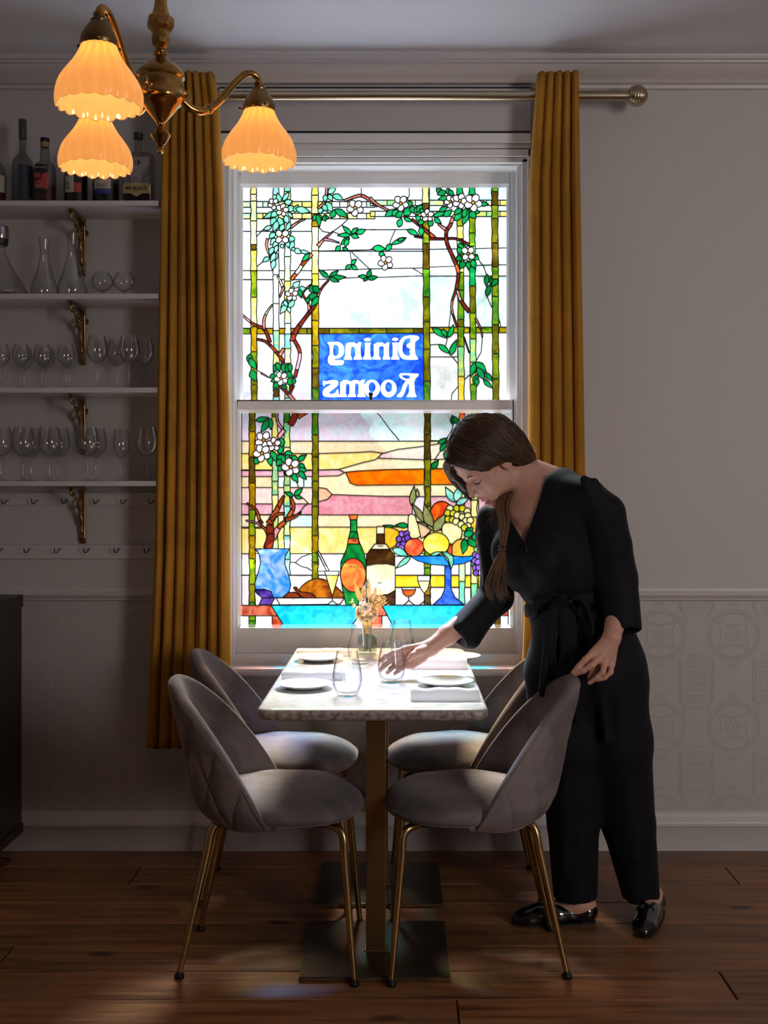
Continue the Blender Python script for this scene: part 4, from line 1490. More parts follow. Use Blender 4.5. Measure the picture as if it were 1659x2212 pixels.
# ============================================================ pendant light with three glass shades
def shade_mat():
    m, nt, N, L = new_mat('amber_opal_glass')
    N.remove(N['Principled BSDF'])
    out = N['Material Output']
    t = N.new('ShaderNodeBsdfTranslucent'); t.inputs['Color'].default_value = (0.76, 0.54, 0.20, 1)
    d = N.new('ShaderNodeBsdfDiffuse'); d.inputs['Color'].default_value = (0.62, 0.34, 0.16, 1)
    g = N.new('ShaderNodeBsdfGlossy'); g.inputs['Roughness'].default_value = 0.06
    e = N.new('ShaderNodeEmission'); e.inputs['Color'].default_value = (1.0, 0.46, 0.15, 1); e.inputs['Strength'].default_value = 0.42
    m1 = N.new('ShaderNodeMixShader'); m1.inputs['Fac'].default_value = 0.28
    L.new(t.outputs['BSDF'], m1.inputs[1]); L.new(d.outputs['BSDF'], m1.inputs[2])
    fr = N.new('ShaderNodeFresnel'); fr.inputs['IOR'].default_value = 1.45
    m2 = N.new('ShaderNodeMixShader'); L.new(fr.outputs['Fac'], m2.inputs['Fac'])
    L.new(m1.outputs['Shader'], m2.inputs[1]); L.new(g.outputs['BSDF'], m2.inputs[2])
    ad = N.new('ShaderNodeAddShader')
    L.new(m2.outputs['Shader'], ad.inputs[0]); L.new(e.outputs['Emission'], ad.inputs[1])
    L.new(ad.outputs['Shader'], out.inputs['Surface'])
    return m


LX, LY = XP(347, 2.42), 2.42
pend = thing('pendant_light', 'polished brass pendant light with three fluted amber glass shades', 'ceiling light', (LX, LY, 0))
zy = lambda py: HC + (CY - py) * 2.42 / F
# hexagonal stem with knobs
st = MB()
hexp = [(0.0125, 2.60), (0.0125, zy(-30)), (0.0135, zy(8)), (0.0160, zy(22)), (0.0200, zy(33)), (0.0285, zy(40)), (0.0290, zy(52)), (0.0275, zy(60)), (0.0200, zy(68)), (0.0185, zy(72)), (0.0200, zy(86)), (0.0180, zy(95)), (0.0100, zy(104)), (0.0095, zy(110))]
st.lathe(list(reversed(hexp)), 8)
st.build('stem', M['brass'], pend, bevel=0.0012)
rod = MB(); rod.lathe([(0.008, 2.58), (0.008, 2.80), (0.012, 2.802), (0.05, 2.815), (0.055, 2.829), (0.0001, 2.8295)], 24)
rod.build('ceiling_canopy', M['brass'], pend, smooth=True, auto=45)
bd = MB()
bp_ = [(0.0095, zy(108)), (0.0135, zy(112)), (0.0125, zy(115)), (0.0150, zy(118)), (0.0135, zy(122)), (0.0220, zy(132)), (0.0330, zy(140)), (0.0400, zy(148)), (0.0470, zy(155)), (0.0500, zy(162)), (0.0498, zy(168)), (0.0460, zy(172)),
       (0.0470, zy(176)), (0.0475, zy(190)), (0.0465, zy(202)), (0.0490, zy(206)), (0.0500, zy(211)), (0.0490, zy(218)), (0.0420, zy(226)), (0.0350, zy(232)), (0.0300, zy(240)), (0.0200, zy(252)), (0.0125, zy(261)), (0.0095, zy(265)), (0.0085, zy(270))]
bd.lathe(list(reversed(bp_)), 48)
bd.build('body', M['brass'], pend, smooth=True, auto=40)
fn_ = MB()
fp = [(0.0085, zy(269)), (0.0060, zy(272)), (0.0070, zy(276)), (0.0190, zy(289)), (0.0205, zy(292)), (0.0190, zy(296)), (0.0110, zy(310)), (0.0060, zy(314)), (0.0075, zy(316)), (0.0040, zy(319)), (0.0060, zy(322)), (0.0072, zy(326)), (0.0060, zy(330)), (0.0001, zy(333))]
fn_.lathe(list(reversed(fp)), 32)
fn_.build('finial', M['brass'], pend, smooth=True, auto=40)
SM = shade_mat()
RZ = 2.016
M['bulb'] = None
bm_, nt_, N_, L_ = new_mat('lamp_bulb')
N_.remove(N_['Principled BSDF'])
em_ = N_.new('ShaderNodeEmission'); em_.inputs['Color'].default_value = (1.0, 0.62, 0.26, 1); em_.inputs['Strength'].default_value = 125.0
L_.new(em_.outputs['Emission'], N_['Material Output'].inputs['Surface'])
S_POS = [(XP(214, 2.17), 2.17), (XP(560, 2.54), 2.54), (XP(206, 2.585), 2.585)]
rl = random.Random(2)
for (sx, sy) in S_POS:
    dx, dy = sx - LX, sy - LY
    R = math.hypot(dx, dy)
    ang = math.atan2(dy, dx)
    k = R / 0.25
    arm = MB()
    path = spline([(0.046, 2.126), (0.058, 2.116), (0.078, 2.106), (0.105, 2.106), (0.140, 2.128), (0.178, 2.172), (0.210, 2.202), (0.232, 2.208), (0.247, 2.200), (0.250, 2.188), (0.250, 2.180)], 6)
    pts = [(r * k, 0, z) for r, z in path]
    n_ = len(pts)
    rad = [0.0095 - 0.0025 * min(1, i / (n_ * .7)) for i in range(n_)]
    arm.tube(pts, rad, 14)
    # scroll at the root of the arm
    sc_ = [(0.060 * k + (0.014 - 0.0016 * q) * math.cos(-1.9 + q * .55) * .8, 0, 2.134 + (0.014 - 0.0016 * q) * math.sin(-1.9 + q * .55)) for q in range(8)]
    arm.tube([(0.062 * k, 0, 2.114)] + sc_, [0.008, 0.008, .0075, .007, .0065, .006, .0055, .005, .0045], 10)
    arm.tube([(0.118 * k, 0, 2.111), (0.122 * k, 0, 2.1135)], 0.0105, 14)
    arm.tube([(0.250 * k, 0, 2.193), (0.250 * k, 0, 2.189), (0.250 * k, 0, 2.184)], [0.0095, 0.0115, 0.0095], 14)
    ao = arm.build('arm', M['brass'], pend, smooth=True, auto=50)
    ao.rotation_euler = (0, 0, ang)
    cp_ = MB()
    cp_.lathe([(0.0335, 2.128), (0.0350, 2.131), (0.0352, 2.140), (0.0320, 2.150), (0.0260, 2.162), (0.0200, 2.169), (0.0185, 2.172), (0.0160, 2.174), (0.0165, 2.177), (0.0140, 2.180), (0.0105, 2.182), (0.0105, 2.190), (0.0001, 2.191)], 32, (dx, dy, 0))
    for q in range(3):
        a = ang + 0.5 + q * 2 * PI / 3
        cp_.tube([(dx + 0.033 * math.cos(a), dy + 0.033 * math.sin(a), 2.134), (dx + 0.041 * math.cos(a), dy + 0.041 * math.sin(a), 2.134)], 0.002, 8)
        cp_.tube([(dx + 0.041 * math.cos(a), dy + 0.041 * math.sin(a), 2.134), (dx + 0.045 * math.cos(a), dy + 0.045 * math.sin(a), 2.134)], 0.0038, 10)
    cp_.build('shade_holder', M['abrass'], pend, smooth=True, auto=40)
    sh = MB()
    prof = spline([(0.0785, 0.0), (0.0808, 0.012), (0.0800, 0.026), (0.0735, 0.046), (0.0620, 0.064), (0.0500, 0.080), (0.0415, 0.094), (0.0350, 0.108), (0.0325, 0.120)], 5)
    inn_ = [(r - 0.0028, z) for r, z in reversed(prof)]
    lob = [rl.uniform(0.6, 1.25) for _ in range(18)]

    def flute(r, z, a):
        q = a / (2 * PI) * 18
        w = abs(math.sin(q * PI))
        kk = max(0.0, 1 - z / 0.118)
        j = int(q) % 18
        return (r + (0.0030 * (w - .6)) * (kk ** .5) * (1 if r > .03 else 0), z - max(0, 1 - z / 0.022) * (0.0052 * w * lob[j] - 0.002))
    sh.lathe(prof + inn_, 144, (dx, dy, RZ), flute, closed=True)
    so = sh.build('shade', SM, pend, smooth=True)
    tag(so, 'fluted amber opal glass shade with a scalloped rim')
    bl = MB()
    bl.lathe([(0.0001, 0.058), (0.009, 0.060), (0.0165, 0.069), (0.0180, 0.080), (0.0150, 0.094), (0.0110, 0.104), (0.0105, 0.119)], 20, (dx, dy, RZ))
    bl.build('bulb', bm_, so, smooth=True)
# ============================================================ the woman (smooth distance field -> one skin)
class Field:
    def __init__(self, lo, hi, h):
        self.lo = np.array(lo, np.float32); self.h = h
        self.n = [int(round((b - a) / h)) + 1 for a, b in zip(lo, hi)]
        self.D = np.full(self.n, 0.05, np.float32)

    def region(self, bl, bh, pad):
        i0 = [max(0, int((a - pad - l) / self.h)) for a, l in zip(bl, self.lo)]
        i1 = [min(n, int((b + pad - l) / self.h) + 2) for b, l, n in zip(bh, self.lo, self.n)]
        if any(b <= a for a, b in zip(i0, i1)): return None, None
        ax = [self.lo[k] + self.h * np.arange(i0[k], i1[k], dtype=np.float32) for k in range(3)]
        return tuple(slice(a, b) for a, b in zip(i0, i1)), np.meshgrid(*ax, indexing='ij', sparse=True)

    def mix(self, sl, d, k, op):
        A = self.D[sl]
        if op == 'add':
            if k > 0:
                hh = np.clip(0.5 + 0.5 * (A - d) / k, 0, 1)
                A[...] = A * (1 - hh) + d * hh - k * hh * (1 - hh)
            else: np.minimum(A, d, out=A)
        else:
            d = -d
            if k > 0:
                hh = np.clip(0.5 - 0.5 * (A - d) / k, 0, 1)
                A[...] = A * (1 - hh) + d * hh + k * hh * (1 - hh)
            else: np.maximum(A, d, out=A)

    def cone(self, a, b, ra, rb, k=0.01, op='add', flat=None, cut=False):
        """tapered limb from a to b; flat=(direction, factor) thins it along a direction; cut=True ends it flat at b"""
        a, b = np.array(a, np.float32), np.array(b, np.float32)
        r = max(ra, rb)
        sl, (X, Y, Z) = self.region(np.minimum(a, b) - r, np.maximum(a, b) + r, k + 3 * self.h)
        if sl is None: return
        ab = b - a; L2 = float(ab @ ab); L = math.sqrt(L2)
        px, py, pz = X - a[0], Y - a[1], Z - a[2]
        t0 = (px * ab[0] + py * ab[1] + pz * ab[2]) / L2
        t = np.clip(t0, 0, 1)
        qx, qy, qz = px - ab[0] * t, py - ab[1] * t, pz - ab[2] * t
        if flat:
            n, f = np.array(flat[0], np.float32), flat[1]
            n = n / np.linalg.norm(n)
            dn = qx * n[0] + qy * n[1] + qz * n[2]
            g = 1 / f - 1
            q2 = qx * qx + qy * qy + qz * qz + dn * dn * (g * g + 2 * g)
            ln = np.sqrt(q2)
        else:
            ln = np.sqrt(qx * qx + qy * qy + qz * qz)
        d = ln - (ra + (rb - ra) * t)
        if cut: d = np.maximum(d, (t0 - 1) * L)
        self.mix(sl, d, k, op)

    def chain(self, pts, k=0.01, op='add', flat=None):
        for (a, ra), (b, rb) in zip(pts, pts[1:]): self.cone(a, b, ra, rb, k, op, flat)

    def ell(self, c, r, R=None, k=0.01, op='add'):
        c = np.array(c, np.float32)
        rm = max(r)
        sl, (X, Y, Z) = self.region(c - rm, c + rm, k + 3 * self.h)
        if sl is None: return
        px, py, pz = X - c[0], Y - c[1], Z - c[2]
        if R is not None:      # rows = local axes in the world
            u = [px * float(R[i][0]) + py * float(R[i][1]) + pz * float(R[i][2]) for i in range(3)]
        else: u = [px, py, pz]
        k0 = np.sqrt((u[0] / r[0]) ** 2 + (u[1] / r[1]) ** 2 + (u[2] / r[2]) ** 2) + 1e-6
        k1 = np.sqrt((u[0] / r[0] ** 2) ** 2 + (u[1] / r[1] ** 2) ** 2 + (u[2] / r[2] ** 2) ** 2) + 1e-6
        self.mix(sl, k0 * (k0 - 1) / k1, k, op)

    def poly(self, pts, y0, y1, k=0.004, op='sub'):
        """convex polygon in the x-z plane, between two depths"""
        xs, zs = [p[0] for p in pts], [p[1] for p in pts]
        sl, (X, Y, Z) = self.region((min(xs), y0, min(zs)), (max(xs), y1, max(zs)), k + 2 * self.h)
        ar = sum(pts[i][0] * pts[(i + 1) % len(pts)][1] - pts[(i + 1) % len(pts)][0] * pts[i][1] for i in range(len(pts)))
        if ar < 0: pts = pts[::-1]
        d = np.maximum(y0 - Y, Y - y1) + 0 * X + 0 * Z
        for i in range(len(pts)):
            (x0, z0), (x1, z1) = pts[i], pts[(i + 1) % len(pts)]
            l = math.hypot(x1 - x0, z1 - z0)
            d = np.maximum(d, ((X - x0) * (z1 - z0) - (Z - z0) * (x1 - x0)) / l)
        self.mix(sl, d, k, op)

    def mesh(self, name, m, parent=None, smooth_iter=1):
        D, h = self.D, self.h
        S = (D < 0)
        c = np.zeros([n - 1 for n in self.n], np.uint8)
        sl = [slice(0, -1), slice(1, None)]
        for i in (0, 1):
            for j in (0, 1):
                for k in (0, 1): c += S[sl[i], sl[j], sl[k]]
        act = np.flatnonzero((c > 0) & (c < 8))
        dims = c.shape
        I, J, K = np.unravel_index(act, dims)
        pos = np.zeros((len(act), 3), np.float64); cnt = np.zeros(len(act))
        cor = {}
        for i in (0, 1):
            for j in (0, 1):
                for k in (0, 1): cor[(i, j, k)] = D[I + i, J + j, K + k].astype(np.float64)
        for a in cor:
            for ax in range(3):
                if a[ax]: continue
                b = list(a); b[ax] = 1; b = tuple(b)
                da, db = cor[a], cor[b]
                mk = (da < 0) != (db < 0)
                t = np.where(mk, da / np.where(mk, da - db, 1), 0)
                for q in range(3):
                    pos[:, q] += np.where(mk, a[q] + (t if q == ax else 0), 0)
                cnt += mk
        pos /= cnt[:, None]
        V = np.stack([I, J, K], 1) + pos
        V = V * h + self.lo
        quads = []
        st = (dims[1] * dims[2], dims[2], 1)
        for ax in range(3):
            s0 = [slice(None)] * 3; s1 = [slice(None)] * 3
            s0[ax] = slice(0, -1); s1[ax] = slice(1, None)
            A, B = S[tuple(s0)], S[tuple(s1)]
            e = np.argwhere(A != B)
            o1, o2 = [q for q in range(3) if q != ax]
            e = e[(e[:, o1] > 0) & (e[:, o2] > 0) & (e[:, o1] < dims[o1]) & (e[:, o2] < dims[o2])]
            fl = A[tuple(e.T)]
            base = e @ np.array(st)
            q = [base - st[o1] - st[o2], base - st[o2], base, base - st[o1]]
            Q = np.stack([np.searchsorted(act, x) for x in q], 1)
            if ax == 1: fl = ~fl
            Q[~fl] = Q[~fl][:, ::-1]
            quads.append(Q)
        Q = np.concatenate(quads)
        for _ in range(smooth_iter):
            acc = np.zeros_like(V); n = np.zeros(len(V))
            for a in range(4):
                b = (a + 1) % 4
                np.add.at(acc, Q[:, a], V[Q[:, b]]); np.add.at(n, Q[:, a], 1)
            V = V * 0.45 + acc / n[:, None] * 0.55
        me = bpy.data.meshes.new(name)
        me.vertices.add(len(V)); me.vertices.foreach_set('co', V.astype(np.float32).ravel())
        me.loops.add(len(Q) * 4); me.loops.foreach_set('vertex_index', Q.astype(np.int32).ravel())
        me.polygons.add(len(Q)); me.polygons.foreach_set('loop_start', np.arange(0, len(Q) * 4, 4, dtype=np.int32))
        me.polygons.foreach_set('use_smooth', np.ones(len(Q), bool))
        me.update(calc_edges=True)
        me.validate()
        for x in (m if isinstance(m, (list, tuple)) else [m]): me.materials.append(x)
        o = bpy.data.objects.new(name, me); COL.objects.link(o)
        o.parent = parent
        return o


def V3(px, py, D): return np.array(P(px, py, D))


# head frame: L = her left, Fh = face forward, U = up
HO = V3(1053, 992, 3.40)
HL, HF, HU = np.array((.47, -.883, -.044)), np.array((-.62, -.294, -.729)), np.array((-.63, -.37, .684))
HR = [HL / np.linalg.norm(HL), HF / np.linalg.norm(HF), HU / np.linalg.norm(HU)]


def HP(x, y, z): return HO + HR[0] * x + HR[1] * y + HR[2] * z


person = thing('person', 'woman in a black jumpsuit leaning over the table, reaching behind a glass', 'person', (0.62, 3.5, 0))
PINV = Matrix.Translation((-0.62, -3.5, 0))


def adopt(o, par=person):
    o.parent = par
    if par is person: o.matrix_parent_inverse = PINV
    return o


# key joints
SL, SR = V3(1268, 1072, 3.31), V3(1068, 1122, 3.50)
EL, ER = V3(1342, 1280, 3.37), V3(1074, 1292, 3.50)
WL, WR = V3(1322, 1376, 3.250), V3(930, 1399, 3.397)
ax = (SL - SR) / np.linalg.norm(SL - SR)
fwd = np.cross(np.array((0, 0, 1.0)), ax); fwd /= np.linalg.norm(fwd)
if fwd[1] > 0: fwd = -fwd
upv = np.cross(fwd, ax); upv /= np.linalg.norm(upv)
if upv[2] < 0: upv = -upv
TR = [ax, fwd, upv]

B = Field((-0.10, 3.14, 0.0), (0.84, 3.66, 1.50), 0.0026)
# torso
chest = V3(1172, 1120, 3.41)
B.ell(chest, (0.150, 0.088, 0.13), TR, 0.02)
B.ell(V3(1195, 1210, 3.42), (0.130, 0.090, 0.13), TR, 0.04)
B.ell(V3(1225, 1310, 3.45), (0.112, 0.085, 0.11), TR, 0.04)
B.ell(V3(1262, 1430, 3.47), (0.150, 0.115, 0.14), TR, 0.04)
B.ell(V3(1114, 1188, 3.395), (0.055, 0.055, 0.060), None, 0.03)
B.ell(V3(1180, 1200, 3.325), (0.055, 0.055, 0.060), None, 0.03)
for s in (SL, SR): B.cone(chest + (s - chest) * .35, s, 0.060, 0.046, 0.03)
# neck and collar bones
nb = V3(1166, 1070, 3.415)
B.cone(HP(0.0, -0.032, -0.055), nb, 0.052, 0.060, 0.02)
B.cone(HP(0.0, -0.050, -0.075), V3(1186, 1045, 3.42), 0.040, 0.056, 0.02)
B.cone(nb, SL + np.array((-.02, 0, .008)), 0.048, 0.034, 0.03)
B.cone(nb, SR + np.array((.02, 0, .008)), 0.048, 0.034, 0.03)
B.cone(HP(0.035, -0.03, -0.06), V3(1140, 1092, 3.385), 0.010, 0.008, 0.02)
# arms
B.chain([(SL, .044), (EL, .036), (EL * .6 + WL * .4, .034), (WL, .0245)], 0.012)
B.chain([(SR, .044), (ER, .037), (ER * .7 + WR * .3, .036), (WR * .75 + ER * .25, .0285), (WR, .0235)], 0.012)
# legs and feet
HLp, HRp = V3(1318, 1470, 3.45), V3(1222, 1470, 3.46)
KL, KR = V3(1352, 1730, 3.50), V3(1238, 1735, 3.46)
AL, AR = V3(1404, 1935, 3.56), V3(1246, 1948, 3.485)
B.chain([(HLp, .088), (KL, .052), (KL * .6 + AL * .4, .050), (AL, .031)], 0.02)
B.chain([(HRp, .088), (KR, .052), (KR * .6 + AR * .4, .050), (AR, .031)], 0.02)
fr0, fr1 = np.array((XP(1266, 3.48), 3.485, 0.045)), np.array((XP(1135, 3.47), 3.475, 0.022))
fl0, fl1 = np.array((XP(1408, 3.57), 3.565, 0.045)), np.array((XP(1388, 3.40), 3.405, 0.022))
for A_, f0, f1 in ((AR, fr0, fr1), (AL, fl0, fl1)):
    B.cone(A_, f0, .030, .026, 0.02)
    B.cone(A_ * .5 + f0 * .5, f0 * .5 + f1 * .5, .030, .027, 0.02)
    B.cone(f0, f1, .027, .020, 0.02)
# right hand, palm towards the glass
T = lambda *p: V3(*p)
rnm = np.array((0.15, -1, 0.25))
palm = [(WR, T(872, 1404, 3.372), .020, .0125), (WR, T(866, 1417, 3.366), .020, .0125), (WR, T(872, 1429, 3.362), .020, .012), (WR, T(881, 1437, 3.360), .019, .0115)]
for a, b, ra, rb in palm: B.cone(a, b, ra, rb, 0.010, flat=(rnm, 0.72))
for pts in ([(872, 1404, 3.370, .0092), (849, 1410, 3.352, .0082), (834, 1417, 3.345, .0074), (823, 1427, 3.343, .0064)],
            [(866, 1417, 3.364, .0092), (845, 1426, 3.349, .0084), (831, 1437, 3.343, .0076), (821, 1448, 3.342, .0064)],
            [(872, 1429, 3.360, .0088), (854, 1437, 3.349, .0080), (844, 1445, 3.344, .0072), (837, 1453, 3.343, .0062)],
            [(881, 1437, 3.358, .0080), (868, 1443, 3.350, .0072), (860, 1449, 3.347, .0066), (853, 1455, 3.345, .0056)]):
    B.chain([(T(*p[:3]), p[3]) for p in pts], 0.0035)
B.chain([(T(918, 1404, 3.380), .015), (T(903, 1408, 3.360), .0125), (T(892, 1416, 3.345), .0102), (T(883, 1425, 3.337), .0075)], 0.005)
B.cone(T(912, 1420, 3.38), T(890, 1436, 3.368), .015, .012, 0.01)
# left hand resting on the chair back
lnm = np.array((-0.35, -0.85, 0.4))
for b, rb in ((T(1280, 1411, 3.236), .0125), (T(1292, 1424, 3.232), .013), (T(1306, 1433, 3.236), .012), (T(1321, 1434, 3.244), .0115)):
    B.cone(WL, b, .021, rb, 0.010, flat=(lnm, 0.75))
for pts in ([(1280, 1411, 3.236, .0105), (1264, 1425, 3.226, .0092), (1249, 1441, 3.226, .0082), (1238, 1453, 3.232, .0070)],
            [(1292, 1424, 3.230, .0105), (1278, 1437, 3.216, .0095), (1260, 1449, 3.216, .0084), (1243, 1456, 3.226, .0070)],
            [(1306, 1433, 3.234, .0098), (1302, 1452, 3.218, .0086), (1289, 1464, 3.220, .0078), (1273, 1475, 3.226, .0066)],
            [(1321, 1434, 3.242, .0092), (1319, 1452, 3.232, .0080), (1306, 1464, 3.230, .0072), (1290, 1469, 3.232, .0062)]):
    B.chain([(T(*p[:3]), p[3]) for p in pts], 0.0035)
B.chain([(T(1300, 1405, 3.255), .014), (T(1290, 1432, 3.262), .0115), (T(1281, 1450, 3.256), .0095), (T(1273, 1463, 3.250), .0075)], 0.006)
# head
H = lambda c, r, k=0.012, op='add': B.ell(HP(*c), r, HR, k, op)
H((0, -.015, .035), (.073, .094, .088), .02)
H((0, .042, .045), (.060, .050, .052), .02)
H((0, .032, -.022), (.060, .056, .080), .02)
H((0, .040, -.074), (.045, .044, .032), .025)
for s in (-1, 1):
    H((s * .050, .015, -.060), (.016, .040, .028), .02)
    H((s * .038, .058, -.034), (.022, .020, .026), .02)
H((0, .081, -.100), (.021, .016, .018), .015)
B.cone(HP(-.036, .080, .020), HP(.036, .080, .020), .009, .009, .018)
H((0, .082, -.062), (.027, .016, .022), .015)
for s in (-1, 1): H((s * .031, .098, -.001), (.017, .015, .012), .010, 'sub')
for s in (-1, 1): H((s * .031, .0740, -.002), (.0145, .0135, .0125), .003)
B.chain([(HP(0, .086, .014), .0065), (HP(0, .099, -.012), .0070), (HP(0, .1115, -.033), .0088)], .010)
for s in (-1, 1):
    H((s * .0105, .098, -.036), (.0075, .0105, .0072), .006)
    H((s * .020, .080, -.034), (.014, .016, .014), .012)
for s in (-1, 1): H((s * .013, .084, -.020), (.012, .013, .018), .008)
H((0, .088, -.052), (.012, .009, .012), .008)
B.chain([(HP(-.021, .0885, -.0665), .0030), (HP(-.006, .0960, -.0615), .0046), (HP(0, .0962, -.0620), .0043), (HP(.006, .0960, -.0615), .0046), (HP(.021, .0885, -.0665), .0030)], .004)
B.chain([(HP(-.018, .0895, -.0690), .0030), (HP(0, .0955, -.0725), .0055), (HP(.018, .0895, -.0690), .0030)], .004)
B.chain([(HP(-.024, .0895, -.0672), .0010), (HP(0, .1030, -.0668), .0012), (HP(.024, .0895, -.0672), .0010)], .002, 'sub')
H((0, .086, -.085), (.018, .006, .005), .008, 'sub')
H((.073, -.006, -.014), (.008, .017, .030), .006)
H((-.073, -.006, -.014), (.008, .017, .030), .006)
H((.081, -.002, -.012), (.004, .009, .016), .004, 'sub')


def skin_mat():
    m, nt, N, L = new_mat('skin')
    b = N['Principled BSDF']
    b.inputs['Roughness'].default_value = 0.5
    b.inputs['Subsurface Weight'].default_value = 0.12
    b.inputs['Subsurface Scale'].default_value = 0.01
    b.inputs['Subsurface Radius'].default_value = (1.0, 0.35, 0.2)
    at = N.new('ShaderNodeAttribute'); at.attribute_name = 'lip'
    tc = N.new('ShaderNodeTexCoord'); no = N.new('ShaderNodeTexNoise'); no.inputs['Scale'].default_value = 35
    L.new(tc.outputs['Object'], no.inputs['Vector'])
    m0 = N.new('ShaderNodeMix'); m0.data_type = 'RGBA'
    m0.inputs['A'].default_value = (0.60, 0.315, 0.225, 1); m0.inputs['B'].default_value = (0.68, 0.37, 0.275, 1)
    L.new(no.outputs['Fac'], m0.inputs['Factor'])
    m1 = N.new('ShaderNodeMix'); m1.data_type = 'RGBA'
    m1.inputs['B'].default_value = (0.50, 0.13, 0.115, 1)
    L.new(at.outputs['Fac'], m1.inputs['Factor']); L.new(m0.outputs['Result'], m1.inputs['A'])
    L.new(m1.outputs['Result'], b.inputs['Base Color'])
    return m


body = B.mesh('body', skin_mat(), person, 1)
body.matrix_parent_inverse = PINV
del B
nv = len(body.data.vertices)
co = np.empty(nv * 3, np.float32); body.data.vertices.foreach_get('co', co); co = co.reshape(-1, 3)
loc = (co - HO.astype(np.float32)) @ np.array(HR, np.float32).T
lip = np.clip(1.25 - np.sqrt((loc[:, 0] / .021) ** 2 + ((loc[:, 2] + .0665) / .0105) ** 2) , 0, .3) / .3 * (loc[:, 1] > .08)
at_ = body.data.attributes.new('lip', 'FLOAT', 'POINT'); at_.data.foreach_set('value', lip.astype(np.float32))

from mathutils.bvhtree import BVHTree
bvh = BVHTree.FromPolygons([tuple(v) for v in co[:]], [tuple(p.vertices) for p in body.data.polygons])


def onface(x, z, lift=0.0008):
    o_ = Vector(HP(x, 0.16, z)); d_ = -Vector(HR[1])
    hit = bvh.ray_cast(o_, d_)
    p = hit[0] if hit[0] is not None else Vector(HP(x, .085, z))
    return p + Vector(HR[1]) * lift


M['hair'] = None
def hair_mat():
    m, nt, N, L = new_mat('brown_hair')
    b = N['Principled BSDF']
    b.inputs['Roughness'].default_value = 0.38
    b.inputs['Specular IOR Level'].default_value = 0.4
    at = N.new('ShaderNodeAttribute'); at.attribute_name = 'tone'
    mx = N.new('ShaderNodeMix'); mx.data_type = 'RGBA'
    mx.inputs['A'].default_value = (0.014, 0.0075, 0.005, 1); mx.inputs['B'].default_value = (0.30, 0.145, 0.070, 1)
    L.new(at.outputs['Fac'], mx.inputs['Factor']); L.new(mx.outputs['Result'], b.inputs['Base Color'])
    return m


HM = hair_mat()
bmk = MB()
for s in (-1, 1):
    pts = [onface(s * x, z, .0006) for x, z in ((.013, .017), (.020, .0205), (.030, .0235), (.040, .0215), (.047, .0160))]
    bmk.tube([tuple(Vector(p) - Vector(HR[1]) * .0008) for p in spline([tuple(p) for p in pts], 4)], [.0012, .0017, .0020, .0022, .0023, .0023, .0022, .0022, .0021, .0020, .0019, .0017, .0015, .0013, .0011, .0008, .0005], 8)
adopt(bmk.build('eyebrows', mat('brow', (0.10, 0.05, 0.03), 0.9), smooth=True))
lsh = MB()
rl_ = random.Random(8)
for s in (-1, 1):
    ps = [onface(s * x, z, .0004) for x, z in ((.0175, -.0068), (.024, -.0098), (.031, -.0108), (.038, -.0098), (.0455, -.0055))]
    sp = spline([tuple(p) for p in ps], 6)
    lsh.tube(sp, 0.0008, 6)
    for i in range(4, len(sp), 1):
        p = Vector(sp[i]); o_ = Vector(HR[1]) * .005 + Vector(HR[0]) * s * .0015 * (i / len(sp)) - Vector(HR[2]) * .003
        lsh.tube([p, p + o_ * .6, p + o_ + Vector(HR[2]) * .0006], [.0004, .0003, .0001], 4, caps=False)
adopt(lsh.build('eyelashes', mat('lash', (0.01, 0.007, 0.006), 0.6), smooth=True))

# ------------------------------------------------------------ jumpsuit
cloth = mat('black_crepe', (0.0045, 0.0045, 0.0060), 0.75, spec=0.25, sheen=0.10, sheen_tint=(0.5, 0.55, 0.8), bump=0.0008, bscale=14)
C = Field((-0.02, 3.12, 0.05), (0.86, 3.70, 1.42), 0.0042)
C.ell(chest, (0.162, 0.100, 0.142), TR, 0.02)
C.ell(V3(1192, 1205, 3.42), (0.144, 0.105, 0.14), TR, 0.04)
C.ell(V3(1215, 1265, 3.44), (0.130, 0.105, 0.075), TR, 0.03)
C.ell(V3(1225, 1310, 3.45), (0.124, 0.098, 0.09), TR, 0.02)
C.ell(V3(1110, 1190, 3.390), (0.068, 0.068, 0.075), None, 0.03)
C.ell(V3(1176, 1208, 3.325), (0.066, 0.066, 0.078), None, 0.03)
C.ell(V3(1132, 1248, 3.385), (0.055, 0.07, 0.045), None, 0.03)
C.ell(V3(1262, 1440, 3.47), (0.172, 0.135, 0.16), TR, 0.04)
for s in (SL, SR): C.cone(chest + (s - chest) * .35, s, 0.070, 0.052, 0.03)
C.cone(V3(1205, 1062, 3.40), SL + np.array((-.01, 0, .004)), 0.064, 0.046, 0.02)
C.cone(V3(1175, 1062, 3.44), V3(1215, 1058, 3.40), 0.066, 0.062, 0.02)
C.cone(nb + np.array((0, .02, -.01)), SR + np.array((.02, 0, .0)), 0.056, 0.048, 0.02)
# sleeves: gathered at the shoulder, loose to below the elbow
p0, p1, p2, p3 = V3(1272, 1078, 3.31), V3(1305, 1110, 3.31), V3(1326, 1250, 3.36), V3(1347, 1366, 3.30)
C.chain([(p0, .054), (p1, .060), (V3(1318, 1180, 3.335), .062), (p2, .068)], 0.008)
C.cone(p2, p3, .068, .053, 0.01, cut=True)
C.cone(p2 * .3 + p3 * .7, p3 + (p3 - p2) * .12, .040, .043, 0.003, 'sub')
q0, q1, q2, q3 = V3(1066, 1124, 3.50), V3(1068, 1150, 3.50), V3(1072, 1290, 3.50), V3(985, 1375, 3.435)
C.chain([(q0, .052), (q1, .058), (V3(1075, 1220, 3.50), .052), (q2, .052)], 0.008)
C.cone(q2, q3, .052, .0455, 0.01, cut=True)
C.cone(q2 * .2 + q3 * .8, q3 + (q3 - q2) * .1, .032, .036, 0.003, 'sub')
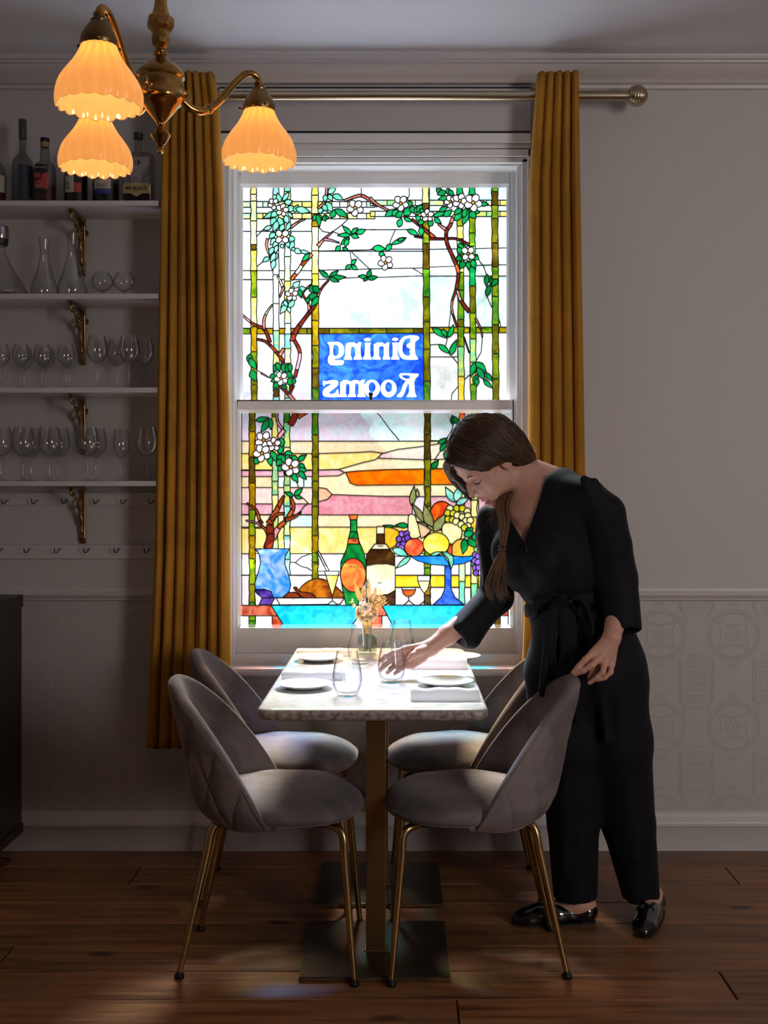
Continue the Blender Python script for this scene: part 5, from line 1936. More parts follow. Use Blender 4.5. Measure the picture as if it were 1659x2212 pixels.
C.cone(q2, V3(1018, 1380, 3.45), .030, .030, 0.012)
# trousers
C.chain([(V3(1215, 1450, 3.455), .115), (V3(1228, 1600, 3.46), .100), (V3(1238, 1780, 3.47), .077)], 0.03)
C.cone(V3(1238, 1780, 3.47), V3(1243, 1936, 3.485), .077, .066, 0.01, cut=True)
C.cone(V3(1243, 1880, 3.485), V3(1243, 1960, 3.485), .060, .062, 0.004, 'sub')
C.chain([(V3(1308, 1450, 3.45), .120), (V3(1330, 1600, 3.465), .105), (V3(1358, 1780, 3.50), .080)], 0.03)
C.cone(V3(1358, 1780, 3.50), V3(1386, 1940, 3.545), .080, .056, 0.01, cut=True)
C.cone(V3(1352, 1700, 3.46), V3(1374, 1950, 3.49), .040, .020, 0.02)
C.cone(V3(1375, 1880, 3.545), V3(1388, 1960, 3.55), .052, .050, 0.004, 'sub')
C.cone(V3(1312, 1335, 3.46), V3(1328, 1470, 3.47), .070, .095, 0.03)
C.cone(V3(1196, 1335, 3.43), V3(1202, 1520, 3.445), .066, .072, 0.03)
# folds of the blouse and trousers
rf_ = random.Random(12)
for a, b, r in (((1262, 1035, 3.255), (1310, 1160, 3.27), .012), ((1285, 1040, 3.26), (1335, 1150, 3.28), .010), ((1150, 1290, 3.36), (1180, 1240, 3.28), .012), ((1180, 1292, 3.33), (1215, 1240, 3.31), .012),
                ((1190, 1320, 3.34), (1170, 1500, 3.33), .016), ((1235, 1320, 3.33), (1245, 1560, 3.33), .016), ((1280, 1330, 3.34), (1310, 1600, 3.34), .016),
                ((1330, 1500, 3.35), (1370, 1850, 3.45), .014), ((1215, 1560, 3.37), (1220, 1880, 3.42), .013), ((1055, 1300, 3.46), (1000, 1350, 3.41), .008), ((1065, 1320, 3.465), (1015, 1372, 3.42), .008),
                ((1040, 1160, 3.46), (1050, 1260, 3.46), .009), ((1340, 1280, 3.30), (1345, 1340, 3.27), .010)):
    C.cone(V3(*a), V3(*b), r, r * .6, 0.022)
for a, b, r in (((1262, 1330, 3.325), (1276, 1480, 3.32), .004),):
    C.cone(V3(*a), V3(*b), r, r * .5, 0.016, 'sub')
# V neck opening, deep at the front, shallow round the neck
vw = lambda px, py: (XP(px, 3.33), ZP(py, 3.33))
C.poly([vw(1183, 985), vw(1186, 1012), vw(1160, 1092), vw(1133, 1172), vw(1112, 1135), vw(1085, 1085), vw(1100, 985)], 3.0, 3.405, 0.004)
C.cone(HP(0.0, -0.032, -0.055), V3(1178, 1050, 3.415), 0.058, 0.066, 0.004, 'sub')
suit = adopt(C.mesh('jumpsuit', cloth, person, 2))
del C
# tie belt with a bow
bt = MB()
wc = V3(1225, 1302, 3.447)
ring_ = []
for i in range(49):
    a = 2 * PI * i / 48
    c_ = wc + TR[0] * 0.131 * math.cos(a) + TR[1] * 0.106 * math.sin(a)
    ring_.append([tuple(c_ + np.array((0, 0, dz)) + (TR[0] * math.cos(a) + TR[1] * math.sin(a)) * dr) for dz, dr in ((-.022, -.004), (-.019, .003), (-.008, .005), (.008, .006), (.019, .004), (.022, -.004))])
bt.grid(ring_)
adopt(bt.build('waist_tie', cloth, smooth=True))
bw = MB()
kn = V3(1214, 1296, 3.335)
def ribbon(pts, w, th=0.003, side=(1, 0, 0)):
    pts = [Vector(p) for p in spline([tuple(p) for p in pts], 6)]
    rows = []
    for i, p in enumerate(pts):
        t = (pts[min(i + 1, len(pts) - 1)] - pts[max(0, i - 1)]).normalized()
        u = Vector(side); u = (u - t * u.dot(t)).normalized(); n_ = t.cross(u)
        ww = w * (1 + .08 * math.sin(i * .9))
        rows.append([p - u * ww / 2, p - u * ww / 4 + n_ * th * 2, p + n_ * th, p + u * ww / 4 + n_ * th * 2.4, p + u * ww / 2, p + u * ww / 4 + n_ * th * .4, p - n_ * th * .6, p - u * ww / 4 - n_ * 0, p - u * ww / 2])
    bw.grid(rows)
ribbon([kn, V3(1196, 1320, 3.322), V3(1186, 1400, 3.325), V3(1189, 1462, 3.345)], .040)
ribbon([kn, V3(1222, 1330, 3.315), V3(1226, 1400, 3.325), V3(1220, 1450, 3.345)], .042)
ribbon([kn, V3(1250, 1292, 3.31), V3(1272, 1330, 3.300), V3(1276, 1368, 3.300), V3(1262, 1350, 3.310), V3(1228, 1304, 3.322)], .040, side=(0.4, -1, 0))
ribbon([kn, V3(1185, 1284, 3.32), V3(1160, 1300, 3.335), V3(1156, 1330, 3.345), V3(1172, 1318, 3.34), V3(1208, 1300, 3.335)], .036, side=(0.4, -1, 0))
bw.lathe([(0.0001, -.022), (.014, -.016), (.019, 0), (.014, .016), (0.0001, .022)], 16, tuple(kn))
adopt(bw.build('bow', cloth, smooth=True))
zp = MB()
zp.tube([V3(1134, 1168, 3.300), V3(1136, 1180, 3.296), V3(1140, 1195, 3.292)], 0.0016, 6)
adopt(zp.build('zip_pull', mat('zip_metal', (0.08, 0.08, 0.09), 0.3, 1.0), smooth=True))
rg = MB()
rc = Vector(V3(1268, 1444, 3.216))
d_ = (Vector(V3(1260, 1449, 3.216)) - Vector(V3(1278, 1437, 3.216))).normalized(); u_ = d_.orthogonal().normalized(); v_ = d_.cross(u_)
rg.tube([rc + (u_ * math.cos(a * PI / 12) + v_ * math.sin(a * PI / 12)) * .0093 for a in range(24)], 0.0008, 6, closed=True)
adopt(rg.build('ring', M['brass'], smooth=True))

# ------------------------------------------------------------ hair
G = Field((0.08, 3.10, 1.10), (0.52, 3.62, 1.52), 0.0030)
HG = lambda c, r, k=0.012, op='add': G.ell(HP(*c), r, HR, k, op)
HG((0, -.022, .040), (.084, .108, .098), .02)
HG((0, .020, .062), (.066, .070, .062), .02)
HG((0.010, -.062, -.020), (.070, .068, .080), .03)
HG((0.010, -.068, -.085), (.050, .046, .040), .03)
# near side: swept over the temple and the top of the ear
G.chain([(HP(.010, .085, .082), .012), (HP(.052, .055, .052), .016), (HP(.074, .015, .022), .014), (HP(.076, -.035, -.010), .016), (HP(.050, -.075, -.060), .022)], .015)
# far side: falls in front of the cheek
G.chain([(HP(-.006, .088, .086), .012), (HP(-.040, .088, .060), .016), (HP(-.060, .086, .020), .015), (HP(-.064, .084, -.030), .012), (HP(-.060, .080, -.062), .006)], .014)
G.chain([(HP(-.050, .060, .060), .02), (HP(-.070, .050, .0), .018), (HP(-.070, .04, -.06), .012)], .014)
HG((0, .10, -.030), (.050, .072, .098), .006, 'sub')
HG((.060, .040, -.062), (.055, .070, .060), .006, 'sub')
hair = adopt(G.mesh('hair', HM, person, 1))
del G
hv = len(hair.data.vertices)
ta = hair.data.attributes.new('tone', 'FLOAT', 'POINT'); ta.data.foreach_set('value', np.full(hv, .06, np.float32))
hb_vh = BVHTree.FromPolygons([tuple(v.co) for v in hair.data.vertices], [tuple(p.vertices) for p in hair.data.polygons])
rh = random.Random(3)
sm_, tones = MB(), []


def strand(pts, r, tone, n=5):
    k0 = len(sm_.v)
    m_ = len(pts)
    sm_.tube(pts, [r * (0.5 + 0.5 * math.sin(PI * min(1, (i + .6) / m_)) ** .5) for i in range(m_)], n)
    tones.extend([tone] * (len(sm_.v) - k0))


ctr = Vector(HP(0, -.020, .030))


def on_hair(p, lift):
    p = Vector(p); d = (p - ctr).normalized()
    hit = hb_vh.ray_cast(ctr + d * .3, -d)
    if hit[0] is None: return p
    return hit[0] + d * lift


for k in range(900):
    u = rh.random()
    st_ = Vector((0.002 + rh.gauss(0, .003), .088 - .125 * u, .088 + .045 * math.sin(min(1, u * 1.1) * PI * .6)))
    near = rh.random() < .78
    v = rh.random()
    if near: en = Vector((.078 - .05 * v, -.018 - .075 * v, -.008 - .11 * (v ** .8)))
    else: en = Vector((-.070 + .02 * v, -.02 - .06 * v, -.02 - .07 * v))
    c0 = Vector((0, -.02, .03))
    a_, b_ = st_ - c0, en - c0
    pts = []
    jit = rh.uniform(-.006, .006); lift = rh.uniform(.0002, .0030)
    for i in range(15):
        t = i / 14
        w_ = a_.lerp(b_, t)
        w_ = w_.normalized() * (a_.length * (1 - t) + b_.length * t)
        w_ += Vector((0, 0.018 * math.sin(t * PI) * (1 - u), 0.006 * math.sin(t * PI))) * (1 if near else .3)
        w_ += Vector((0, 1, .3)) * jit * math.sin(t * PI)
        pts.append(on_hair(HP(*(c0 + w_)), lift))
    strand(pts, rh.uniform(.0007, .0014), min(1, max(0, rh.gauss(.05, .12) + .26 * (u * .5 + v * .4))))
# far curtain strands
for k in range(120):
    o1 = rh.uniform(-.008, .012); o2 = rh.gauss(0, .004)
    pts = spline([tuple(HP(-.002, .090 + o2, .090)), tuple(HP(-.040 - o1 * .5, .096 + o1 * .5, .064)), tuple(HP(-.062 - o1, .094 + o1, .015)), tuple(HP(-.066 - o1, .090 + o1, -.035)), tuple(HP(-.060 - o1, .082 + o1 * 1.5, -.062 - rh.uniform(0, .022)))], 4)
    strand(pts, rh.uniform(.0005, .0011), min(1, max(0, rh.gauss(.18, .12))))
# fly-away wisps at the nape
for k in range(26):
    p = Vector(HP(.02 + rh.gauss(0, .01), -.095, -.070 + rh.gauss(0, .018)))
    q = p + Vector((rh.uniform(.010, .036), rh.gauss(0, .01), rh.uniform(-.004, .020)))
    strand(spline([tuple(p), tuple(p.lerp(q, .5) + Vector((0, 0, rh.uniform(-.003, .006)))), tuple(q)], 4), .00028, .7, 3)
# ponytail
core = [V3(1098, 1062, 3.40), V3(1085, 1092, 3.355), V3(1090, 1130, 3.318), V3(1086, 1185, 3.288), V3(1078, 1225, 3.272), V3(1072, 1265, 3.262), V3(1076, 1300, 3.26)]
wid = [.018, .019, .016, .0095, .020, .030, .030]
for k in range(420):
    a = rh.uniform(0, 2 * PI); rr = math.sqrt(rh.random()); tw = rh.uniform(-.5, .5)
    endf = rh.uniform(.72, 1.0)
    sp_ = []
    for i, (c_, w_) in enumerate(zip(core, wid)):
        aa = a + tw * i * .5
        sp_.append(tuple(Vector(c_) + Vector((math.cos(aa) * w_ * rr * (1.0 if i < 4 else 1.05), math.sin(aa) * w_ * rr * .7, rh.gauss(0, .001)))))
    if rh.random() < .45: sp_[-1] = tuple(Vector(sp_[-1]) + Vector((rh.uniform(-.018, .036), rh.uniform(-.01, .01), rh.uniform(-.016, .006))))
    pts = spline(sp_, 5)
    pts = pts[:max(20, int(len(pts) * endf))]
    tip = 0.35 + .4 * rh.random()
    k0 = len(sm_.v)
    m_ = len(pts)
    sm_.tube(pts, [.0011 * (1 if i < m_ * .75 else max(.2, (m_ - i) / (m_ * .25))) for i in range(m_)], 4)
    tones.extend([min(1, max(0, rh.gauss(.42, .24) + .0))] * (len(sm_.v) - k0))
# loose wisps by the collar
for k in range(16):
    p = Vector(V3(1082 + rh.uniform(-6, 6), 1098 + rh.uniform(-8, 8), 3.35))
    q = p + Vector((rh.uniform(-.05, -.01), rh.uniform(-.03, .0), rh.uniform(-.06, -.02)))
    strand(spline([tuple(p), tuple(p.lerp(q, .5) + Vector((rh.uniform(-.012, 0), 0, 0))), tuple(q)], 5), .00025, .8, 3)
so_ = sm_.build('hair_strands', HM, hair, smooth=True, fix=False)
ta = so_.data.attributes.new('tone', 'FLOAT', 'POINT'); ta.data.foreach_set('value', np.array(tones, np.float32))
htie = MB()
tc_ = Vector(V3(1086, 1185, 3.288))
for dz in (.0055, -.0050):
    htie.tube([tc_ + Vector((math.cos(a * PI / 10) * .0112, math.sin(a * PI / 10) * .0085, dz + .001 * math.cos(a * PI / 5))) for a in range(20)], 0.0022, 8, closed=True)
ho_ = htie.build('hair_tie', M['black'], hair, smooth=True)

# ------------------------------------------------------------ shoes
patent = mat('black_patent_leather', (0.005, 0.005, 0.006), 0.10, coat=1.0)


def shoe(heel, toe, lab):
    """loafer: foot box opened at the instep"""
    heel, toe = np.array(heel), np.array(toe)
    d = toe - heel; Ls = np.linalg.norm(d); d /= Ls
    s = np.array((-d[1], d[0], 0.0))
    lo = np.minimum(heel, toe) - .08; hi = np.maximum(heel, toe) + .08; lo[2] = -0.004; hi[2] = .11
    f = Field(lo, hi, 0.0022)
    X = lambda u, v, z: heel + d * u * Ls + s * v + np.array((0, 0, z))
    R = [d, s, np.array((0, 0, 1.0))]
    f.cone(X(.09, 0, .034), X(.12, 0, .052), .031, .027, .01)
    f.cone(X(.10, 0, .028), X(.45, 0, .026), .031, .033, .02)
    f.cone(X(.45, 0, .026), X(.80, 0, .020), .036, .036, .02, flat=((0, 0, 1), .8))
    f.ell(X(.84, 0, .018), (.040, .036, .021), R, .015)
    f.ell(X(.93, 0, .014), (.022, .022, .014), R, .015)
    f.ell(X(.60, 0, .030), (.050, .032, .032), R, .02)
    # opening
    f.ell(X(.27, 0, .080), (.070, .0245, .045), R, .006, 'sub')
    f.ell(X(.24, 0, .055), (.052, .023, .030), R, .006, 'sub')
    # flat underside
    sl, (a, b, c) = f.region(lo, hi, 0)
    f.mix(sl, (c - 0.004) + 0 * a + 0 * b, 0, 'sub')
    o = adopt(f.mesh('shoe', patent, person, 1))
    so = MB()
    out = []
    for i in range(33):
        t = PI * 2 * i / 32
        u = .5 - .5 * math.cos(t)
        w = (.031 + .008 * math.sin(min(1, u * 1.2) * PI * .9)) * (1 if u < .75 else math.sqrt(max(0, 1 - ((u - .75) / .27) ** 2))) * (1 if u > .12 else math.sqrt(max(0, 1 - ((.12 - u) / .14) ** 2)))
        out.append(X(u * 1.02 - .01, w * (1 if math.sin(t) >= 0 else -1), 0))
    out = out[:-1]
    so.prism([(p[0], p[1]) for p in out], 0.0008, 0.0065, 'z')
    so.build('sole', mat('dark_sole', (0.012, 0.010, 0.010), 0.5), o).matrix_parent_inverse = Matrix.Identity(4)
    hl = MB()
    hp = [(X(.16 - .15 * math.cos(q * PI / 8) * 1.0, 0.029 * math.sin(q * PI / 8), 0)) for q in range(-4, 5)]
    hp = [X(.0 + .17 * k, v, 0) for k, v in ((0.02, -.012), (.25, -.026), (1, -.028), (1, .028), (.25, .026), (.02, .012))]
    hl.prism([(p[0], p[1]) for p in hp], 0.0006, 0.014, 'z')
    hl.build('heel', mat('dark_sole', (0.012, 0.010, 0.010), 0.5), o).matrix_parent_inverse = Matrix.Identity(4)
    ts = MB()
    c0 = X(.60, 0, .064)
    for q in range(18):
        a = (q - 9) * .14
        e_ = X(.60 + .13 * math.cos(a), .030 * math.sin(a * 1.4), .064 - .016 * math.cos(a) - .004)
        ts.tube([c0, (c0 + e_) / 2 + np.array((0, 0, .004)), e_], .0014, 5)
    for sg in (-1, 1):
        ts.tube(spline([tuple(c0), tuple(X(.56, sg * .014, .069)), tuple(X(.52, sg * .020, .062)), tuple(X(.57, sg * .012, .062)), tuple(c0)], 4), .0017, 6)
    ts.lathe([(0.0001, -.004), (.005, 0), (0.0001, .004)], 10, tuple(c0 + np.array((0, 0, .002))))
    ts.tube(spline([tuple(X(.50, -.034, .030)), tuple(X(.54, -.024, .052)), tuple(X(.56, 0, .062)), tuple(X(.54, .024, .052)), tuple(X(.50, .034, .030))], 5), .0035, 8, flat=.5)
    ts.build('tassel_bow', patent, o, smooth=True)
    return o


shoe((XP(1283, 3.48), 3.485, 0), (XP(1108, 3.47), 3.468, 0), '')
shoe((XP(1416, 3.59), 3.588, 0), (XP(1384, 3.36), 3.352, 0), '')
# ============================================================ stained glass of the two sashes
def lin(c): return srgb(*c)[:3]


# glass stock: main colour, streak colour
PAL = {
    'clr': ((250, 252, 255), (232, 240, 246)), 'wht': ((252, 250, 248), (240, 236, 236)), 'pan': ((246, 250, 250), (205, 228, 226)),
    'lav': ((232, 214, 224), (214, 228, 238)), 'pnkw': ((240, 222, 222), (228, 206, 212)),
    'crm': ((248, 222, 170), (240, 228, 190)), 'yel': ((252, 218, 108), (250, 232, 160)), 'pky': ((240, 205, 200), (244, 222, 196)),
    'pnk': ((232, 166, 184), (240, 196, 196)), 'rose': ((226, 140, 150), (236, 170, 180)), 'pch': ((246, 206, 160), (240, 190, 150)), 'mint_lit': ((110, 222, 170), (160, 238, 200)),  # last entry: green leaf glass with the bright background painted into its colour
    'grn': ((6, 150, 70), (20, 180, 96)), 'dgr': ((2, 112, 52), (10, 140, 60)), 'sea': ((110, 206, 190), (190, 236, 222)), 'teal': ((90, 190, 165), (150, 220, 180)),
    'olv': ((122, 128, 66), (160, 164, 100)), 'by': ((238, 222, 92), (250, 244, 170)), 'bg': ((150, 164, 20), (70, 120, 10)), 'bo': ((92, 88, 6), (140, 132, 16)), 'bd': ((70, 52, 6), (110, 86, 10)),
    'bm': ((110, 150, 20), (30, 120, 30)), 'bt': ((110, 200, 150), (210, 226, 110)), 'bs': ((190, 226, 190), (236, 238, 150)), 'bp': ((236, 248, 236), (210, 240, 214)), 'ba': ((196, 160, 10), (150, 110, 6)),
    'blu': ((26, 70, 236), (60, 130, 250)), 'brn': ((150, 50, 30), (96, 22, 14)), 'brp': ((226, 150, 130), (196, 96, 80)), 'bro': ((196, 92, 34), (150, 50, 20)), 'brd': ((92, 20, 12), (140, 44, 26)),
    'wfl': ((252, 246, 244), (244, 232, 230)), 'cen': ((252, 176, 40), (240, 150, 20)),
    'org': ((250, 130, 4), (236, 96, 4)), 'ora': ((250, 120, 30), (226, 60, 10)), 'red': ((222, 56, 30), (240, 110, 60)), 'lem': ((250, 232, 40), (252, 240, 120)), 'cit': ((252, 186, 40), (250, 210, 90)),
    'pea': ((250, 240, 160), (252, 248, 200)), 'pur': ((120, 70, 200), (170, 130, 226)), 'gya': ((226, 222, 60), (200, 196, 20)), 'gyb': ((250, 250, 190), (240, 240, 150)),
    'bbl': ((20, 120, 230), (60, 170, 240)), 'bnv': ((20, 60, 190), (60, 120, 226)), 'vas': ((40, 130, 240), (170, 190, 240)), 'nav': ((40, 20, 110), (110, 70, 170)), 'cya': ((6, 190, 240), (40, 220, 235)),
    'rdb': ((176, 52, 28), (226, 120, 90)), 'pla': ((250, 218, 210), (246, 232, 226)), 'chk': ((190, 110, 14), (120, 44, 8)), 'chb': ((150, 58, 20), (90, 26, 10)), 'cky': ((250, 222, 40), (252, 240, 140)),
    'btg': ((4, 112, 44), (20, 160, 60)), 'btb': ((58, 32, 10), (84, 50, 14)), 'lab': ((252, 238, 176), (250, 246, 214)), 'lbo': ((250, 140, 60), (246, 90, 40)), 'amb': ((250, 190, 20), (252, 214, 60)), 'ice': ((210, 244, 236), (240, 250, 246)),
}
OX, OY, Sx = 500.0, 380.0, 0.2261


class Panel:
    def __init__(self, G, seed):
        self.G = G; self.p = []; self.lines = []; self.r = random.Random(seed); self.fr = 'A'

    def c(self, x, y):
        f = self.fr
        if f == 'A': return (500 + x * .2261, 380 + y * .2260)
        if f == 'B': return (800 + x * .2260, 380 + y * .2260)
        if f == 'S': return (690 + x / 4.139, 710 + y / 4.139)
        if f == 'C': return (500 + x * .2441, 860 + y * .2441)
        return (780 + x * .2441, 860 + y * .2441)

    def poly(self, col, pts, smooth=False, grp=None):
        q = [self.c(x, y) for x, y in pts]
        if smooth: q = spline(q, 4, closed=True)
        self.p.append((col, q, grp)); return self

    def quad(self, col, x0, y0, x1, y1, grp=None): return self.poly(col, [(x0, y0), (x1, y0), (x1, y1), (x0, y1)], grp=grp)

    def ell(self, col, cx, cy, rx, ry=None, n=18, a=0.0, grp=None):
        ry = ry or rx
        return self.poly(col, [(cx + rx * math.cos(2 * PI * i / n) * math.cos(a) - ry * math.sin(2 * PI * i / n) * math.sin(a),
                                cy + rx * math.cos(2 * PI * i / n) * math.sin(a) + ry * math.sin(2 * PI * i / n) * math.cos(a)) for i in range(n)], grp=grp)

    def leaf(self, col, *ls):
        for x0, y0, x1, y1, w in ls:
            dx, dy = x1 - x0, y1 - y0
            L_ = math.hypot(dx, dy); nx, ny = -dy / L_, dx / L_
            s = self.r.uniform(-.10, .10)
            P_ = lambda t, k: (x0 + dx * t + nx * w * (k + s * math.sin(t * PI)), y0 + dy * t + ny * w * (k + s * math.sin(t * PI)))
            self.poly(col, [P_(0, 0), P_(.15, .30), P_(.38, .49), P_(.62, .40), P_(.84, .17), P_(1, 0), P_(.84, -.17), P_(.62, -.40), P_(.38, -.49), P_(.15, -.30)])

    def flower(self, cx, cy, r, rot=0.0, n=5):
        for k in range(n):
            a = rot + 2 * PI * k / n
            d = r * .56
            self.ell('wfl', cx + d * math.cos(a), cy + d * math.sin(a), r * .47, r * .40, 12, a)
        self.ell('cen', cx, cy, r * .20, n=14)

    def branch(self, col, pts, w0, w1=None, cuts=2):
        w1 = w1 if w1 is not None else w0
        q = spline(pts, 3)
        n = len(q)
        Lp, Rp = [], []
        for i, p in enumerate(q):
            a, b = q[max(0, i - 1)], q[min(n - 1, i + 1)]
            dx, dy = b[0] - a[0], b[1] - a[1]; l = math.hypot(dx, dy) or 1
            w = (w0 + (w1 - w0) * i / (n - 1)) / 2 * self.r.uniform(.92, 1.08)
            Lp.append((p[0] - dy / l * w, p[1] + dx / l * w)); Rp.append((p[0] + dy / l * w, p[1] - dx / l * w))
        seg = max(1, cuts)
        for s in range(seg):
            i0, i1 = round((n - 1) * s / seg), round((n - 1) * (s + 1) / seg)
            cc = col if isinstance(col, str) else col[s % len(col)]
            self.poly(cc, Lp[i0:i1 + 1] + Rp[i0:i1 + 1][::-1])

    def line(self, *pts): self.lines.append(([self.c(*p) for p in pts], len(self.p)))

    def bamboo(self, x0, x1, ys, cols, dx=0.0):
        n = len(ys)
        for i in range(n - 1):
            t0, t1 = ys[i], ys[i + 1]
            o0, o1 = dx * (t0 - ys[0]) / (ys[-1] - ys[0]), dx * (t1 - ys[0]) / (ys[-1] - ys[0])
            r = self.r.uniform(-3, 3)
            a, b = x0 + o0, x1 + o0; c_, d = x0 + o1, x1 + o1
            m = (t0 + t1) / 2
            self.poly(cols[i % len(cols)], [(a + 2, t0), (b - 2, t0), (b + 3, t0 + 12), ((b + d) / 2 - 3 + r, m), (d + 3, t1 - 12), (d - 2, t1), (c_ + 2, t1), (c_ - 3, t1 - 12), ((a + c_) / 2 + 3 + r, m), (a - 3, t0 + 12)])


def upper():
    U = Panel(UG, 7)
    U.fr = 'A'; U.quad('clr', 60, 60, 2700, 2250)
    U.fr = 'A'
    U.quad('pan', 830, 720, 2660, 1455)
    U.quad('wht', 60, 990, 765, 1455); U.quad('lav', 60, 1510, 765, 2250)
    U.fr = 'B'; U.quad('pan', 565, 60, 1400, 1445); U.quad('wht', 565, 1500, 1400, 2250)
    U.quad('pnkw', 565, 1500, 835, 1730)
    for f, ls in (('A', [[(60, 530), (760, 530)], [(60, 905), (765, 905)], [(60, 992), (765, 992)], [(830, 718), (1371, 705)], [(830, 902), (1371, 888)], [(830, 990), (1371, 962)],
                         [(238, 580), (300, 515)], [(238, 870), (300, 820)], [(830, 480), (870, 530), (950, 545), (1060, 465), (1130, 395)], [(960, 530), (1040, 560)], [(1280, 515), (1371, 512)],
                         [(1130, 715), (1145, 800)], [(1150, 730), (1330, 900)], [(838, 895), (900, 960)], [(250, 1860), (300, 1890)], [(1240, 185), (1240, 120)]]),
                  ('B', [[(0, 515), (350, 512), (500, 590)], [(0, 700), (500, 700), (565, 702), (1300, 688)], [(0, 888), (500, 880), (565, 872), (1160, 850), (1300, 850)], [(0, 972), (500, 955), (565, 957), (1300, 957)],
                         [(370, 60), (372, 190), (350, 220)], [(240, 512), (200, 600), (175, 670)], [(400, 880), (500, 940)], [(1040, 810), (1080, 860), (1110, 940)], [(1115, 1150), (1160, 1255)], [(1230, 1370), (1250, 1445)],
                         [(770, 1280), (750, 1445)], [(565, 1615), (650, 1610)], [(735, 1560), (720, 1620)], [(780, 1725), (835, 1790)], [(1070, 1540), (1060, 1680), (1010, 1770)],
                         [(950, 1900), (900, 1945)], [(835, 2015), (780, 2080), (770, 2250)]])):
        U.fr = f
        for l in ls: U.line(*l)
    # lattice bands at the top
    U.fr = 'A'
    for y0, y1 in ((245, 300), (357, 410)):
        xs = [60, 180, 300, 350, 580, 675, 765, 828, 960, 1035, 1110, 1200, 1290, 1371]
        for a, b in zip(xs, xs[1:]): U.quad(U.r.choice(['by', 'bs', 'clr', 'yel', 'wht']) if a > 60 else 'bs', a, y0, b, y1)
    U.fr = 'B'
    for y0, y1 in ((232, 283), (338, 388)):
        xs = [0, 45, 160, 320, 430, 565, 700, 760, 880, 1010, 1110, 1165, 1240, 1400]
        for a, b in zip(xs, xs[1:]): U.quad(U.r.choice(['bs', 'clr', 'by', 'bt']) if a < 1150 else 'by', a, y0, b, y1)
    # middle bar
    U.fr = 'A'
    xs = [60, 180, 240, 395, 455, 640, 720, 765, 830, 935, 1220, 1480, 1740, 1895]
    cs = ['bg', 'ba', 'ba', 'ba', 'ba', 'bo', 'bo', 'ba', 'bd', 'bo', 'bo', 'bo', 'bd']
    for a, b, c in zip(xs, xs[1:], cs): U.quad(c, a, 1457, b, 1510)
    U.fr = 'B'
    xs = [565, 700, 835, 945, 1010, 1165, 1230, 1400]
    for a, b, c in zip(xs, xs[1:], ['ba', 'ba', 'ba', 'ba', 'bg', 'bo', 'ba']): U.quad(c, a, 1447, b, 1500)
    # sign
    U.fr = 'A'; U.poly('blu', [(815, 1510), (1895, 1500), (1895, 2250), (815, 2250)], grp='sign')
    letters(U)
    # bamboo canes
    U.fr = 'A'
    U.bamboo(182, 238, [60, 175, 240, 430, 655, 710, 905, 1160, 1440, 1680, 1800, 1995, 2250], ['yel', 'crm', 'bs', 'pea', 'bd', 'lem', 'bg', 'by', 'ba', 'bg', 'bo', 'bo'], 8)
    U.bamboo(397, 452, [60, 180, 540, 945, 1220, 1478, 1830, 2040, 2110, 2250], ['sea', 'mint_lit', 'bp', 'bp', 'bp', 'bt', 'bt', 'bd', 'sea'], 4)
    U.bamboo(505, 562, [60, 150, 600, 770, 1005, 1175, 1410, 1510, 1650, 1790, 1990, 2120, 2250], ['mint_lit', 'bs', 'bp', 'bs', 'by', 'bs', 'bp', 'mint_lit', 'bs', 'bs', 'bt', 'sea'], 6)
    U.bamboo(766, 828, [60, 185, 360, 485, 715, 935, 1060, 1380, 1620, 1835, 2030, 2250], ['by', 'yel', 'ba', 'pea', 'yel', 'lem', 'ba', 'ba', 'bo', 'bd', 'bm'], 8)
    U.fr = 'B'
    U.bamboo(497, 558, [60, 262, 350, 520, 645, 890, 1155, 1390, 1655, 1960, 2250], ['by', 'bd', 'bo', 'bg', 'bd', 'bm', 'bo', 'bo', 'bo', 'bm'], 16)
    U.bamboo(826, 884, [60, 180, 480, 600, 920, 1090, 1370, 1440, 1630, 1915, 2250], ['grn', 'bg', 'by', 'bt', 'bg', 'bm', 'bo', 'bg', 'bt', 'cit'], 16)
    U.bamboo(943, 999, [60, 180, 390, 545, 670, 870, 1050, 1310, 1555, 1780, 1990, 2250], ['grn', 'bg', 'bg', 'bm', 'bt', 'grn', 'bo', 'bg', 'bt', 'by', 'bm'], 14)
    U.bamboo(1158, 1218, [60, 150, 280, 405, 640, 870, 985, 1150, 1420, 1700, 1935, 2250], ['bm', 'bd', 'bg', 'bo', 'bd', 'bg', 'bg', 'bm', 'bo', 'bg', 'bo'], 12)
    # branches
    U.fr = 'A'
    U.branch('brp', [(912, 60), (905, 180), (880, 260), (825, 312)], 20, 24, 2)
    U.branch('brp', [(1080, 237), (1160, 205), (1240, 188), (1310, 222), (1400, 285)], 22, 34, 2)
    U.branch('brp', [(568, 492), (640, 440), (705, 412)], 26, 12, 2)
    U.branch('brp', [(345, 600), (335, 670), (370, 770)], 24, 18, 1)
    U.branch(('brp', 'bro', 'crm', 'bro'), [(765, 745), (690, 830), (640, 905), (570, 990)], 38, 34, 4)
    U.branch('brp', [(826, 670), (880, 608), (962, 540)], 34, 12, 2)
    U.branch('rose', [(880, 605), (950, 615), (1030, 640)], 28, 10, 1)
    U.branch(('brp', 'brn'), [(740, 1310), (735, 1220), (680, 1120), (762, 1040)], 24, 16, 3)
    U.branch(('brn', 'brd', 'brd', 'brn', 'brp'), [(585, 1580), (600, 1510), (650, 1430), (740, 1310), (800, 1230), (850, 1090), (930, 995)], 52, 14, 6)
    U.branch(('brn', 'rose', 'brn'), [(600, 1570), (655, 1690), (625, 1850), (605, 1925)], 34, 30, 3)
    U.branch(('rose', 'brn', 'brn', 'brd'), [(60, 1290), (180, 1395), (240, 1430), (320, 1470), (368, 1590)], 18, 34, 4)
